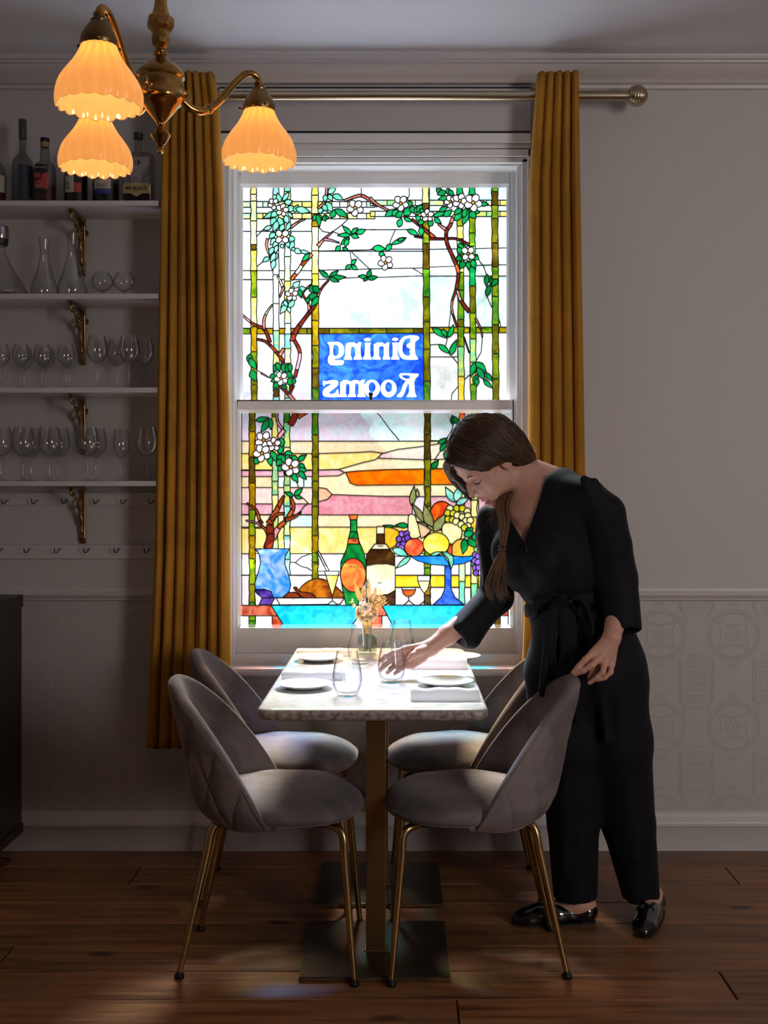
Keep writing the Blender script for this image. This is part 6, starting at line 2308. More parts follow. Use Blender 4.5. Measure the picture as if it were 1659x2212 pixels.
    U.branch(('brd', 'brn', 'bro', 'brd'), [(240, 1562), (320, 1580), (400, 1650), (480, 1750), (492, 1800)], 20, 36, 5)
    U.branch(('crm', 'brp'), [(392, 1230), (340, 1300), (310, 1380), (312, 1465)], 12, 30, 2)
    U.branch('crm', [(440, 960), (470, 1010), (490, 1065)], 14, 26, 1)
    U.branch('brp', [(500, 1060), (480, 1110), (460, 1160)], 26, 12, 1)
    U.branch('brp', [(460, 1715), (500, 1650)], 36, 30, 1)
    U.branch(('brn', 'brp'), [(440, 1995), (520, 2060), (600, 2150), (650, 2250)], 22, 38, 2)
    U.branch('brd', [(580, 2000), (560, 2080)], 46, 20, 1)
    U.branch('brp', [(285, 1885), (350, 1922)], 16, 10, 1)
    U.fr = 'B'
    U.branch('brp', [(-5, 210), (70, 275), (180, 332)], 30, 16, 1)
    U.branch(('brn', 'brn', 'brd', 'bro'), [(395, 415), (480, 480), (540, 530), (615, 592)], 24, 34, 4)
    U.branch(('brd', 'brn', 'brn'), [(560, 600), (700, 602), (820, 600), (945, 655)], 24, 20, 3)
    U.branch('brn', [(420, 580), (500, 590)], 10, 18, 1)
    U.branch('brp', [(725, 515), (650, 460)], 34, 16, 1)
    U.branch(('brp', 'brp', 'brn', 'brn', 'brd', 'brn', 'bro', 'brn'), [(868, 322), (790, 400), (765, 470), (728, 530), (732, 640), (800, 800), (842, 930), (820, 1090)], 30, 34, 8)
    U.branch(('brn', 'brp'), [(818, 1090), (775, 1250), (830, 1445)], 24, 16, 3)
    U.branch(('rose', 'brn'), [(830, 1090), (865, 1190), (945, 1300)], 26, 34, 2)
    U.branch('brp', [(1005, 1360), (1055, 1460), (1070, 1540)], 18, 12, 2)
    U.branch('rose', [(895, 1540), (945, 1690)], 10, 10, 1)
    # foliage
    U.fr = 'A'
    U.leaf('mint_lit', (470, 250, 440, 162, 52), (490, 240, 552, 150, 46), (505, 255, 584, 238, 60), (530, 315, 612, 310, 64), (600, 345, 640, 275, 50), (612, 312, 752, 345, 70),
           (430, 345, 300, 408, 54), (540, 345, 588, 405, 34), (440, 345, 372, 395, 60), (420, 400, 375, 470, 64), (450, 395, 500, 490, 60), (515, 375, 545, 460, 56), (440, 430, 400, 535, 60), (500, 460, 455, 535, 50),
           (560, 440, 520, 530, 46), (385, 480, 300, 515, 44), (420, 545, 360, 600, 56), (430, 600, 370, 660, 60), (440, 620, 392, 700, 56), (400, 680, 366, 760, 52), (440, 660, 420, 740, 44), (435, 735, 415, 815, 46),
           (415, 730, 370, 830, 50), (410, 800, 390, 900, 54), (365, 780, 295, 822, 48), (470, 655, 500, 690, 40), (560, 570, 590, 650, 60), (590, 620, 565, 715, 54), (530, 620, 545, 690, 46), (600, 700, 670, 740, 56), (655, 715, 750, 735, 36), (575, 705, 610, 690, 40), (540, 545, 572, 545, 30))
    U.leaf('grn', (745, 740, 668, 820, 48))
    U.leaf('mint_lit', (925, 170, 1000, 110, 60), (925, 180, 965, 240, 50), (965, 185, 1070, 230, 60), (900, 180, 890, 250, 50), (905, 250, 965, 350, 66), (880, 270, 915, 340, 56), (825, 320, 880, 350, 56), (860, 350, 930, 350, 34))
    U.leaf('grn', (950, 400, 985, 320, 60), (985, 320, 1115, 400, 66), (815, 370, 770, 430, 44), (820, 365, 865, 425, 44), (820, 365, 842, 488, 48), (870, 400, 935, 400, 50), (880, 380, 900, 435, 44),
           (1145, 555, 1060, 475, 46), (1140, 565, 1010, 570, 46), (1150, 550, 1210, 495, 44), (1190, 545, 1285, 512, 54), (1145, 570, 1220, 590, 50), (1130, 590, 1040, 660, 52), (1110, 600, 1085, 680, 50), (1040, 670, 990, 718, 50), (1060, 685, 1120, 712, 36),
           (1145, 845, 1195, 795, 42), (1150, 850, 1205, 898, 46), (1145, 850, 1085, 900, 44))
    U.leaf('dgr', (930, 970, 835, 895, 50), (935, 965, 1020, 905, 50), (940, 970, 1095, 965, 54), (935, 975, 1030, 1012, 44), (1300, 970, 1330, 890, 50), (1300, 975, 1210, 955, 46), (1300, 975, 1260, 1005, 34), (1300, 985, 1400, 965, 50))
    U.leaf('mint_lit', (585, 1070, 655, 1005, 60), (640, 1090, 715, 1075, 56), (540, 1190, 470, 1260, 50), (530, 1230, 465, 1320, 56), (545, 1260, 605, 1180, 56), (540, 1250, 560, 1310, 40), (500, 1190, 540, 1250, 40), (600, 1060, 570, 1090, 30))
    U.leaf('dgr', (650, 1080, 670, 1170, 50), (765, 1040, 775, 1130, 60), (785, 1050, 838, 1120, 70), (825, 1130, 710, 1180, 60), (830, 1150, 755, 1250, 60), (740, 1160, 720, 1215, 50),
           (180, 1700, 170, 1800, 60), (170, 1740, 240, 1850, 66), (190, 1850, 240, 1965, 76), (435, 1790, 410, 1880, 56), (430, 1780, 460, 1870, 50), (500, 1790, 490, 1885, 60), (545, 1790, 530, 1890, 56), (560, 1790, 570, 1880, 50), (520, 1880, 590, 1930, 60),
           (420, 1900, 360, 1930, 50), (425, 1940, 375, 1965, 40), (440, 1970, 400, 2040, 60), (530, 1950, 605, 1980, 76), (480, 2000, 530, 2040, 50), (600, 1930, 590, 2000, 40))
    for a in ((403, 268, 56, .3), (484, 325, 62, 1.2), (484, 580, 74, .8, 4), (1182, 305, 80, .4), (575, 1135, 62, .9), (474, 1935, 66, .5)): U.flower(*a)
    U.fr = 'B'
    U.leaf('grn', (140, 385, 260, 315, 60), (215, 385, 270, 320, 56), (240, 395, 310, 330, 60), (360, 210, 300, 250, 40), (365, 240, 385, 300, 56), (320, 375, 400, 300, 76), (390, 290, 425, 360, 60), (430, 370, 490, 270, 76), (495, 280, 440, 350, 56), (470, 320, 520, 340, 40),
           (270, 490, 300, 400, 60), (320, 400, 405, 435, 42), (440, 380, 480, 440, 50), (505, 420, 460, 470, 54), (560, 480, 595, 420, 60), (610, 400, 680, 455, 50), (600, 385, 730, 350, 50), (700, 385, 780, 320, 60), (660, 335, 740, 300, 50),
           (630, 120, 700, 190, 56), (720, 150, 640, 180, 60), (740, 115, 745, 190, 50), (745, 140, 800, 185, 50), (740, 200, 650, 225, 50), (810, 375, 870, 300, 60), (800, 425, 880, 350, 60), (885, 465, 940, 310, 60), (890, 400, 920, 300, 50), (960, 330, 1045, 350, 66), (950, 345, 1010, 405, 70),
           (1045, 260, 1130, 270, 50), (350, 515, 465, 570, 54), (480, 490, 490, 580, 56), (345, 590, 190, 660, 50), (200, 650, 150, 725, 56), (20, 690, 150, 700, 66), (80, 745, 140, 750, 50), (260, 620, 330, 590, 30))
    U.leaf('dgr', (860, 650, 900, 670, 50), (850, 640, 880, 720, 60), (840, 680, 870, 760, 60), (875, 770, 810, 800, 60), (980, 760, 1040, 800, 60), (890, 810, 860, 890, 70), (930, 810, 940, 900, 56), (975, 800, 1000, 890, 60), (900, 660, 940, 670, 30),
           (1120, 940, 1110, 1060, 52), (1110, 1150, 1150, 1030, 56), (1220, 985, 1155, 1060, 60), (1150, 1030, 1150, 960, 30))
    U.leaf('grn', (590, 1455, 735, 1555, 60), (680, 1470, 735, 1540, 50), (745, 1545, 795, 1420, 52), (650, 1610, 760, 1700, 54), (765, 1715, 825, 1565, 60), (1000, 1780, 960, 1920, 60), (1010, 1780, 1110, 1870, 76), (1020, 1830, 1090, 1950, 66), (1090, 1880, 1165, 1960, 50),
           (1020, 1900, 985, 1990, 60), (1015, 1930, 1020, 2010, 50), (1080, 1940, 1170, 2030, 44))
    for a in ((290, 262, 76, .3), (545, 378, 62, .9), (768, 245, 62, .5), (856, 240, 74, 1.3), (982, 255, 86, .2), (146, 828, 72, .5), (935, 742, 72, .7, 4)): U.flower(*a)
    return U


def letters(U):
    U.fr = 'S'
    w = lambda *p, sm=True: U.poly('wht', p, sm, 'sign')
    b = lambda *p: U.poly('blu', p, True, 'sign')
    w((892, 80), (870, 62), (790, 62), (740, 80), (708, 130), (703, 190), (720, 245), (760, 275), (870, 278), (882, 262), (864, 238), (855, 200), (855, 130), (865, 108), (885, 98))
    b((808, 84), (770, 95), (748, 130), (742, 185), (755, 225), (785, 242), (805, 238), (812, 222), (803, 205), (812, 182), (785, 170), (778, 150), (790, 132), (808, 125), (812, 100))
    U.ell('wht', 678, 95, 30, 16, grp='sign'); U.ell('wht', 428, 97, 32, 16, grp='sign')
    w((648, 125), (706, 122), (700, 150), (700, 235), (716, 262), (714, 277), (640, 277), (640, 262), (655, 240), (655, 160), sm=False)
    w((628, 122), (600, 122), (590, 138), (560, 122), (520, 122), (485, 140), (487, 240), (472, 262), (475, 277), (548, 277), (546, 262), (532, 240), (535, 165), (555, 155), (575, 165), (575, 240), (564, 262), (566, 277), (632, 277), (632, 262), (622, 240), (622, 160), sm=False)
    w((405, 125), (460, 125), (452, 160), (455, 240), (468, 262), (466, 277), (388, 277), (388, 262), (402, 240), (408, 160), sm=False)
    w((375, 122), (368, 160), (370, 240), (382, 262), (380, 278), (305, 278), (305, 262), (320, 240), (320, 175), (300, 160), (283, 165), (280, 240), (292, 262), (290, 278), (218, 278), (218, 262), (232, 240), (232, 150), (245, 130), (275, 122), (310, 122), (338, 138), (345, 122), sm=False)
    w((72, 122), (120, 120), (170, 118), (205, 140), (220, 175), (218, 220), (195, 252), (165, 266), (140, 270), (142, 280), (212, 284), (218, 305), (200, 324), (110, 327), (84, 310), (75, 285), (80, 250), (92, 228), (90, 160))
    b((128, 150), (150, 145), (172, 165), (175, 205), (165, 235), (140, 245), (125, 230), (122, 190))
    w((888, 402), (800, 398), (725, 398), (710, 415), (720, 440), (745, 458), (772, 463), (745, 505), (728, 560), (705, 585), (690, 600), (695, 613), (868, 612), (868, 597), (855, 570), (848, 480), (860, 445), (885, 425), sm=False)
    b((736, 420), (765, 416), (803, 420), (803, 444), (765, 443))
    b((796, 490), (801, 560), (786, 592), (770, 622), (728, 622), (752, 596), (775, 540))
    for x in (618, 470): U.ell('wht', x, 535, 73, 80, 24, grp='sign'); U.ell('blu', x + 1, 522, 31, 45, 18, grp='sign')
    w((410, 457), (400, 480), (402, 575), (412, 598), (410, 612), (338, 612), (338, 598), (350, 575), (350, 500), (335, 488), (320, 495), (318, 580), (328, 598), (326, 612), (255, 612), (255, 598), (268, 580), (268, 500), (250, 488), (238, 500), (236, 580), (246, 598), (244, 612), (170, 612), (170, 598), (184, 580), (186, 480), (215, 458), (250, 460), (278, 472), (305, 458), (340, 460), (365, 470), (378, 456), sm=False)
    w((32, 466), (62, 470), (100, 461), (150, 462), (168, 478), (160, 512), (120, 545), (88, 572), (112, 584), (142, 570), (158, 543), (168, 548), (173, 598), (160, 612), (70, 612), (36, 598), (27, 565), (50, 532), (98, 502), (100, 492), (70, 494), (50, 500), (42, 516), (32, 500))


def lower():
    W = Panel(LG, 9)
    W.fr = 'C'
    W.quad('wht', 0, 60, 2500, 2100)
    def band(col, y0, y1, x0=0, x1=2500): W.quad(col, x0, y0, x1, y1)
    band('lav', 60, 380); band('crm', 380, 490); band('yel', 490, 635); band('pnk', 640, 693, 0, 770); band('ice', 693, 790, 412, 770); band('crm', 693, 790, 0, 412)
    band('pky', 790, 935, 0, 770); band('pnk', 935, 1033, 0, 770); band('crm', 1033, 1140); band('yel', 1140, 1375); band('ice', 1033, 1140, 518, 715)
    band('wht', 1375, 1565); band('pnkw', 1565, 1832)
    band('crm', 490, 870, 770, 2500)
    W.poly('yel', [(770, 490), (1100, 480), (1240, 472), (1352, 488), (1270, 545), (1160, 570), (950, 630), (770, 635)])
    W.poly('pnk', [(770, 636), (950, 632), (1003, 657), (950, 686), (770, 692)])
    W.poly('pch', [(770, 790), (840, 800), (890, 850), (850, 895), (770, 915)])
    W.poly('rose', [(770, 915), (850, 895), (890, 852), (1352, 868), (1600, 868), (1600, 1033), (770, 1033)])
    W.poly('org', [(1010, 655), (1100, 645), (1352, 632), (1705, 625), (1705, 765), (1352, 768), (1110, 772), (1050, 750)])
    W.fr = 'D'
    W.poly('pky', [(145, 530), (185, 490), (330, 452), (560, 425), (760, 390), (900, 385), (900, 535), (560, 545)])
    W.quad('org', 615, 622, 1400, 765); W.quad('pnk', 590, 868, 1400, 1030)
    W.poly('amb', [(205, 1145), (340, 1180), (350, 1260), (260, 1330), (205, 1300)], True)
    W.line((130, 60), (170, 160), (250, 270), (335, 370))
    W.quad('wht', 290, 1400, 1400, 1565); W.quad('amb', 302, 1568, 1400, 1672)
    W.quad('pnkw', 302, 1675, 1400, 1830)
    for x in (970, 1040, 1180): W.line((x, 1390), (x, 1830))
    W.line((610, 1475), (610, 1830)); W.line((615, 375), (900, 385)); W.line((1040, 60), (1040, 1100))
    W.fr = 'C'
    for l in (((410, 1375), (518, 1375)), ((518, 1450), (565, 1455), (620, 1405), (715, 1372)), ((565, 1455), (620, 1490), (670, 1500), (715, 1530)), ((518, 1568), (830, 1568)), ((770, 1530), (830, 1530)), ((90, 1150), (290, 1150)), ((90, 60), (90, 1832)),
              ((90, 1568), (155, 1568)), ((0, 1030), (715, 1030))): W.line(*l)
    # canes
    W.bamboo(157, 210, [60, 295, 520, 750, 985, 1215, 1420, 1645, 1805, 1832], ['bo', 'ba', 'bd', 'ba', 'bg', 'ba', 'bg', 'bo', 'bm'], 0)
    W.bamboo(360, 412, [60, 165, 365, 540, 735, 855, 1050, 1332], ['bg', 'by', 'by', 'bt', 'bt', 'by', 'bt'], 0)
    W.bamboo(465, 518, [60, 215, 435, 640, 770, 955, 1080, 1215, 1425, 1565], ['bm', 'bt', 'by', 'bt', 'bt', 'sea', 'bs', 'sea', 'sea'], 0)
    W.bamboo(715, 768, [60, 322, 520, 735, 955, 1215, 1370, 1450, 1600], ['bm', 'bo', 'bo', 'bo', 'bo', 'ba', 'bg', 'bo'], 0)
    W.fr = 'D'
    W.bamboo(560, 614, [60, 320, 540, 780, 955, 1500, 1565, 1680, 1740, 1830], ['bd', 'bd', 'bo', 'bo', 'bg', 'bm', 'ba', 'ba', 'bd'], 0)
    W.bamboo(868, 918, [60, 200, 400, 1620, 1830], ['ora', 'by', 'bs', 'teal', 'bt'], 0)
    W.bamboo(974, 1028, [60, 150, 250, 900, 1050, 1300, 1480, 1640, 1830], ['bs', 'by', 'by', 'by', 'cit', 'bt', 'by', 'bt'], 0)
    W.bamboo(1182, 1232, [60, 400, 1100, 1500, 1830], ['bd', 'bd', 'bo', 'bd'], 0)
    # tree over the vase
    W.fr = 'C'
    W.branch('rose', [(405, 60), (405, 200), (455, 275)], 20, 22, 2)
    W.branch(('brn', 'bro'), [(590, 60), (560, 160), (520, 240)], 60, 50, 1); W.branch('bro', [(680, 120), (590, 170)], 18, 34, 1)
    W.branch('rose', [(465, 280), (415, 350)], 40, 34, 1)
    W.branch(('bro', 'bro', 'brn'), [(135, 930), (215, 985), (250, 1080), (270, 1110)], 14, 34, 3)
    W.branch(('rose', 'bro'), [(130, 1082), (230, 1105), (300, 1160), (325, 1215)], 12, 28, 2)
    W.branch(('bro', 'bro'), [(465, 865), (430, 930), (385, 1020), (335, 1110)], 20, 60, 2)
    W.branch('bro', [(465, 1020), (400, 1030), (350, 1080)], 20, 26, 1)
    W.branch(('bro', 'bro'), [(525, 880), (550, 960), (510, 1040), (475, 1080)], 24, 40, 2)
    W.branch('bro', [(615, 1005), (560, 1050), (480, 1080)], 14, 34, 1)
    W.branch(('bro', 'rose'), [(475, 1095), (430, 1130), (390, 1190), (370, 1240)], 34, 50, 2)
    W.branch(('brn', 'brd'), [(340, 1115), (345, 1180), (345, 1240), (320, 1332)], 54, 80, 2)
    W.line((600, 1020), (640, 960), (680, 930)); W.line((680, 930), (630, 880)); W.line((640, 690), (640, 780)); W.line((555, 690), (595, 790))
    W.leaf('grn', (215, 200, 325, 170, 50), (330, 175, 350, 280, 56), (325, 190, 260, 300, 60), (440, 350, 440, 440, 60), (400, 460, 465, 450, 76), (350, 465, 400, 560, 60), (330, 500, 350, 600, 56), (470, 490, 545, 490, 50),
           (400, 510, 500, 560, 70), (480, 500, 530, 560, 50), (440, 540, 400, 600, 56), (530, 510, 600, 550, 50), (590, 560, 665, 500, 50), (600, 580, 655, 620, 50), (410, 640, 460, 590, 50), (470, 650, 535, 690, 50), (580, 630, 675, 640, 46), (590, 640, 665, 720, 52), (540, 660, 590, 745, 56),
           (205, 580, 250, 530, 60), (555, 860, 630, 795, 48), (550, 865, 470, 830, 40), (560, 870, 630, 885, 36))
    for a in ((285, 370, 78, .2), (375, 408, 62, .9), (270, 485, 78, .5), (525, 608, 82, .6)): W.flower(*a)
    # vase
    W.poly('vas', [(208, 1332), (515, 1332), (478, 1392), (470, 1462), (505, 1560), (525, 1650), (510, 1715), (465, 1765), (270, 1765), (215, 1715), (205, 1640), (240, 1530), (258, 1450), (245, 1380)])
    W.poly('nav', [(210, 1690), (290, 1690), (350, 1710), (372, 1765), (270, 1765), (225, 1728)], grp=None)
    W.poly('nav', [(270, 1767), (385, 1767), (350, 1828), (245, 1828)]); W.poly('lav', [(385, 1767), (400, 1767), (430, 1828), (350, 1828)])
    # roast on a platter, drink with a straw
    W.poly('chk', [(600, 1700), (650, 1640), (720, 1602), (800, 1598), (870, 1630), (940, 1680), (985, 1765), (640, 1765)], True)
    W.poly('chb', [(450, 1765), (500, 1722), (560, 1715), (600, 1740), (610, 1765)]); W.poly('chb', [(550, 1680), (575, 1672), (610, 1710), (700, 1725), (745, 1765), (640, 1765), (600, 1735)], True)
    W.poly('pla', [(395, 1768), (1000, 1768), (960, 1822), (430, 1828)])
    W.poly('ice', [(845, 1828), (893, 1792), (940, 1828)])
    W.poly('wht', [(823, 1530), (952, 1530), (945, 1568), (835, 1568)]); W.poly('cky', [(835, 1568), (945, 1568), (893, 1755)]); W.line((893, 1755), (893, 1790))
    W.poly('wht', [(758, 1355), (778, 1360), (865, 1528), (840, 1528)])
    W.quad('btg', 1052, 1075, 1110, 1180)
    W.poly('btg', [(1050, 1180), (1113, 1180), (1130, 1270), (1165, 1350), (1192, 1450), (1192, 1600), (1150, 1700), (1120, 1830), (1015, 1830), (985, 1700), (962, 1560), (968, 1450), (1020, 1330), (1035, 1250)])
    W.poly('lbo', [(1040, 1030), (1117, 1030), (1110, 1075), (1050, 1075)])
    W.poly('lbo', [(1035, 1240), (1122, 1240), (1128, 1290), (1028, 1288)])
    W.ell('lbo', 1077, 1565, 113, 150, 24)
    W.fr = 'D'
    W.poly('btb', [(137, 1200), (207, 1200), (210, 1290), (250, 1330), (298, 1390), (300, 1830), (48, 1830), (48, 1390), (80, 1340), (135, 1290)])
    W.quad('lab', 138, 1135, 206, 1200)
    W.poly('lab', [(120, 1290), (220, 1290), (258, 1336), (85, 1336)])
    W.poly('lab', [(46, 1482), (130, 1466), (230, 1466), (302, 1484), (302, 1700), (240, 1735), (150, 1745), (46, 1730)])
    # glasses
    W.poly('wht', [(500, 1570), (610, 1570), (608, 1618), (502, 1618)]); W.poly('pea', [(502, 1618), (608, 1618), (590, 1690), (560, 1728), (530, 1690)], )
    W.poly('wht', [(362, 1675), (482, 1675), (482, 1695), (362, 1695)]); W.poly('ora', [(362, 1696), (482, 1696), (470, 1730), (440, 1752), (400, 1752), (375, 1730)])
    W.line((422, 1755), (422, 1790), (380, 1828)); W.line((422, 1790), (470, 1828)); W.line((560, 1728), (560, 1795), (520, 1828)); W.line((560, 1795), (605, 1828))
    # compote of fruit
    W.poly('bnv', [(740, 1475), (797, 1475), (797, 1690), (830, 1760), (912, 1828), (636, 1828), (710, 1760), (740, 1690)])
    W.poly('bbl', [(430, 1395), (1010, 1395), (1000, 1425), (900, 1465), (760, 1482), (620, 1472), (500, 1440)])
    W.ell('ora', 712, 1040, 106, 130, 20)
    W.leaf('olv', (445, 950, 470, 775, 60), (560, 1100, 450, 930, 60), (630, 1160, 560, 930, 90), (640, 1180, 745, 1020, 90), (625, 1165, 500, 1090, 50), (640, 1170, 580, 1120, 40), (500, 880, 495, 800, 34))
    W.leaf('sea', (840, 920, 745, 785, 70), (835, 915, 880, 770, 76), (840, 940, 955, 880, 60))
    W.leaf('grn', (420, 1130, 300, 1125, 50), (300, 1135, 190, 1125, 24), (815, 670, 870, 670, 20))
    W.leaf('dgr', (810, 235, 808, 150, 46), (810, 160, 870, 240, 50), (680, 400, 765, 350, 46), (700, 470, 765, 390, 50), (740, 535, 770, 440, 50), (620, 630, 685, 545, 56), (1100, 945, 1125, 920, 30))
    W.line((815, 240), (800, 290), (760, 350)); W.line((800, 290), (830, 380)); W.line((700, 470), (650, 545)); W.line((760, 350), (760, 500))
    W.poly('pea', [(420, 1040), (450, 1026), (480, 1045), (496, 1100), (535, 1150), (536, 1200), (500, 1236), (450, 1238), (418, 1205), (416, 1120)], True)
    W.poly('pch', [(500, 1100), (560, 1125), (620, 1170), (570, 1220), (530, 1240)]);
    rr = random.Random(1)
    for x, y in ((360, 1200), (403, 1198), (335, 1245), (383, 1248), (410, 1235), (335, 1300), (370, 1290), (355, 1325)): W.ell('pur', x, y, 27, n=14)
    W.ell('wht', 812, 1190, 82, 92, 20); W.poly('pea', [(730, 1110), (830, 1105), (885, 1150), (890, 1215), (850, 1275), (780, 1285), (720, 1200)], True)
    for x, y, c in ((785, 975, 'gyb'), (845, 975, 'gya'), (895, 975, 'gya'), (765, 1015, 'gya'), (815, 1018, 'gya'), (940, 1000, 'gyb'), (850, 1035, 'gyb'), (895, 1050, 'gyb'), (945, 1040, 'gyb'), (770, 1070, 'gya'), (808, 1075, 'gya'), (840, 1090, 'gyb'), (925, 1085, 'gyb'), (965, 1080, 'gyb'), (885, 1115, 'gyb'), (945, 1130, 'gyb'), (915, 1145, 'gya')):
        W.ell(c, x, y, 30, n=14)
    W.ell('red', 470, 1320, 86, 80, 18)
    W.poly('cit', [(800, 1320), (840, 1260), (900, 1245), (960, 1265), (995, 1320), (985, 1392), (815, 1392)], True)
    W.quad('red', 765, 1290, 805, 1392)
    W.ell('lem', 664, 1290, 116, 103, 22)
    W.leaf('grn', (930, 1200, 990, 1145, 70), (915, 1240, 900, 1380, 66), (910, 1210, 1000, 1190, 70), (950, 1240, 1020, 1320, 70), (1000, 1260, 1020, 1180, 50))
    W.leaf('teal', (275, 1335, 420, 1400, 70), (440, 1398, 308, 1505, 50), (612, 1390, 720, 1360, 34)); W.poly('teal', [(705, 1358), (760, 1360), (815, 1400), (820, 1450), (795, 1518), (770, 1450), (735, 1400)])
    W.line((715, 1360), (770, 1420), (797, 1515))
    for x, y in ((1010, 1385), (1035, 1400), (1005, 1440), (1035, 1450), (1010, 1500), (1040, 1500), (1015, 1545)): W.ell('pur', x, y, 27, n=14)
    # cloth and border at the bottom
    W.fr = 'C'
    W.quad('wht', 0, 1832, 2500, 2120); W.quad('rdb', 0, 1832, 520, 1925)
    W.quad('rdb', 360, 1925, 700, 2120); W.quad('bm', 155, 1925, 213, 1968); W.quad('bm', 155, 1968, 213, 2120)
    W.quad('ice', 1075, 1925, 1260, 2120); W.quad('rdb', 1100, 1832, 1420, 1925); W.quad('rdb', 1238, 1925, 1332, 2120)
    W.poly('cya', [(350, 1832), (1192, 1832), (1130, 1925), (1060, 2040), (1060, 2120), (530, 2120), (465, 2015)])
    W.fr = 'D'
    W.quad('ice', 185, 1925, 300, 2120)
    W.quad('rdb', 1000, 1832, 1302, 1925); W.quad('bd', 1180, 1925, 1232, 2120); W.quad('rdb', 1000, 1925, 1130, 2120); W.quad('ice', 1232, 1925, 1302, 2120)
    W.poly('cya', [(185, 1832), (1170, 1832), (1040, 2040), (1000, 2120), (330, 2120), (280, 2020)])
    W.line((0, 1832), (1300, 1832))
    return W


def cell_mat():
    m, nt, N, L = new_mat('stained_glass')
    N.remove(N['Principled BSDF'])
    out = N['Material Output']
    a = N.new('ShaderNodeAttribute'); a.attribute_name = 'ca'
    b = N.new('ShaderNodeAttribute'); b.attribute_name = 'cb'
    tc = N.new('ShaderNodeTexCoord')
    of = N.new('ShaderNodeAttribute'); of.attribute_name = 'off'
    ad = N.new('ShaderNodeVectorMath'); ad.operation = 'ADD'
    L.new(tc.outputs['Object'], ad.inputs[0]); L.new(of.outputs['Vector'], ad.inputs[1])
    no = N.new('ShaderNodeTexNoise'); no.inputs['Scale'].default_value = 16; no.inputs['Detail'].default_value = 5; no.inputs['Distortion'].default_value = 1.6
    L.new(ad.outputs['Vector'], no.inputs['Vector'])
    mr = N.new('ShaderNodeMapRange'); mr.inputs['From Min'].default_value = .40; mr.inputs['From Max'].default_value = .62
    L.new(no.outputs['Fac'], mr.inputs['Value'])
    mx = N.new('ShaderNodeMix'); mx.data_type = 'RGBA'
    L.new(mr.outputs['Result'], mx.inputs['Factor']); L.new(a.outputs['Color'], mx.inputs['A']); L.new(b.outputs['Color'], mx.inputs['B'])
    # fine seedy ripple of hand rolled glass
    n2 = N.new('ShaderNodeTexNoise'); n2.inputs['Scale'].default_value = 70; n2.inputs['Detail'].default_value = 4; n2.inputs['Distortion'].default_value = .8
    L.new(ad.outputs['Vector'], n2.inputs['Vector'])
    m2 = N.new('ShaderNodeMapRange'); m2.inputs['From Min'].default_value = .3; m2.inputs['From Max'].default_value = .7; m2.inputs['To Min'].default_value = .86; m2.inputs['To Max'].default_value = 1.08
    L.new(n2.outputs['Fac'], m2.inputs['Value'])
    mu = N.new('ShaderNodeVectorMath'); mu.operation = 'MULTIPLY'
    L.new(mx.outputs['Result'], mu.inputs[0]); L.new(m2.outputs['Result'], mu.inputs[1])
    tr = N.new('ShaderNodeBsdfTransparent'); L.new(mu.outputs['Vector'], tr.inputs['Color'])
    tl = N.new('ShaderNodeBsdfTranslucent'); L.new(mu.outputs['Vector'], tl.inputs['Color'])
    ms = N.new('ShaderNodeMixShader'); ms.inputs['Fac'].default_value = 0.10
    L.new(tr.outputs['BSDF'], ms.inputs[1]); L.new(tl.outputs['BSDF'], ms.inputs[2])
    gl = N.new('ShaderNodeBsdfGlossy'); gl.inputs['Roughness'].default_value = 0.10
    bp = N.new('ShaderNodeBump'); bp.inputs['Distance'].default_value = 0.001; L.new(n2.outputs['Fac'], bp.inputs['Height']); L.new(bp.outputs['Normal'], gl.inputs['Normal'])
    m3 = N.new('ShaderNodeMixShader'); m3.inputs['Fac'].default_value = 0.04
    L.new(ms.outputs['Shader'], m3.inputs[1]); L.new(gl.outputs['BSDF'], m3.inputs[2])
    L.new(m3.outputs['Shader'], out.inputs['Surface'])
    return m


CELL = cell_mat()
GAIN = 0.84


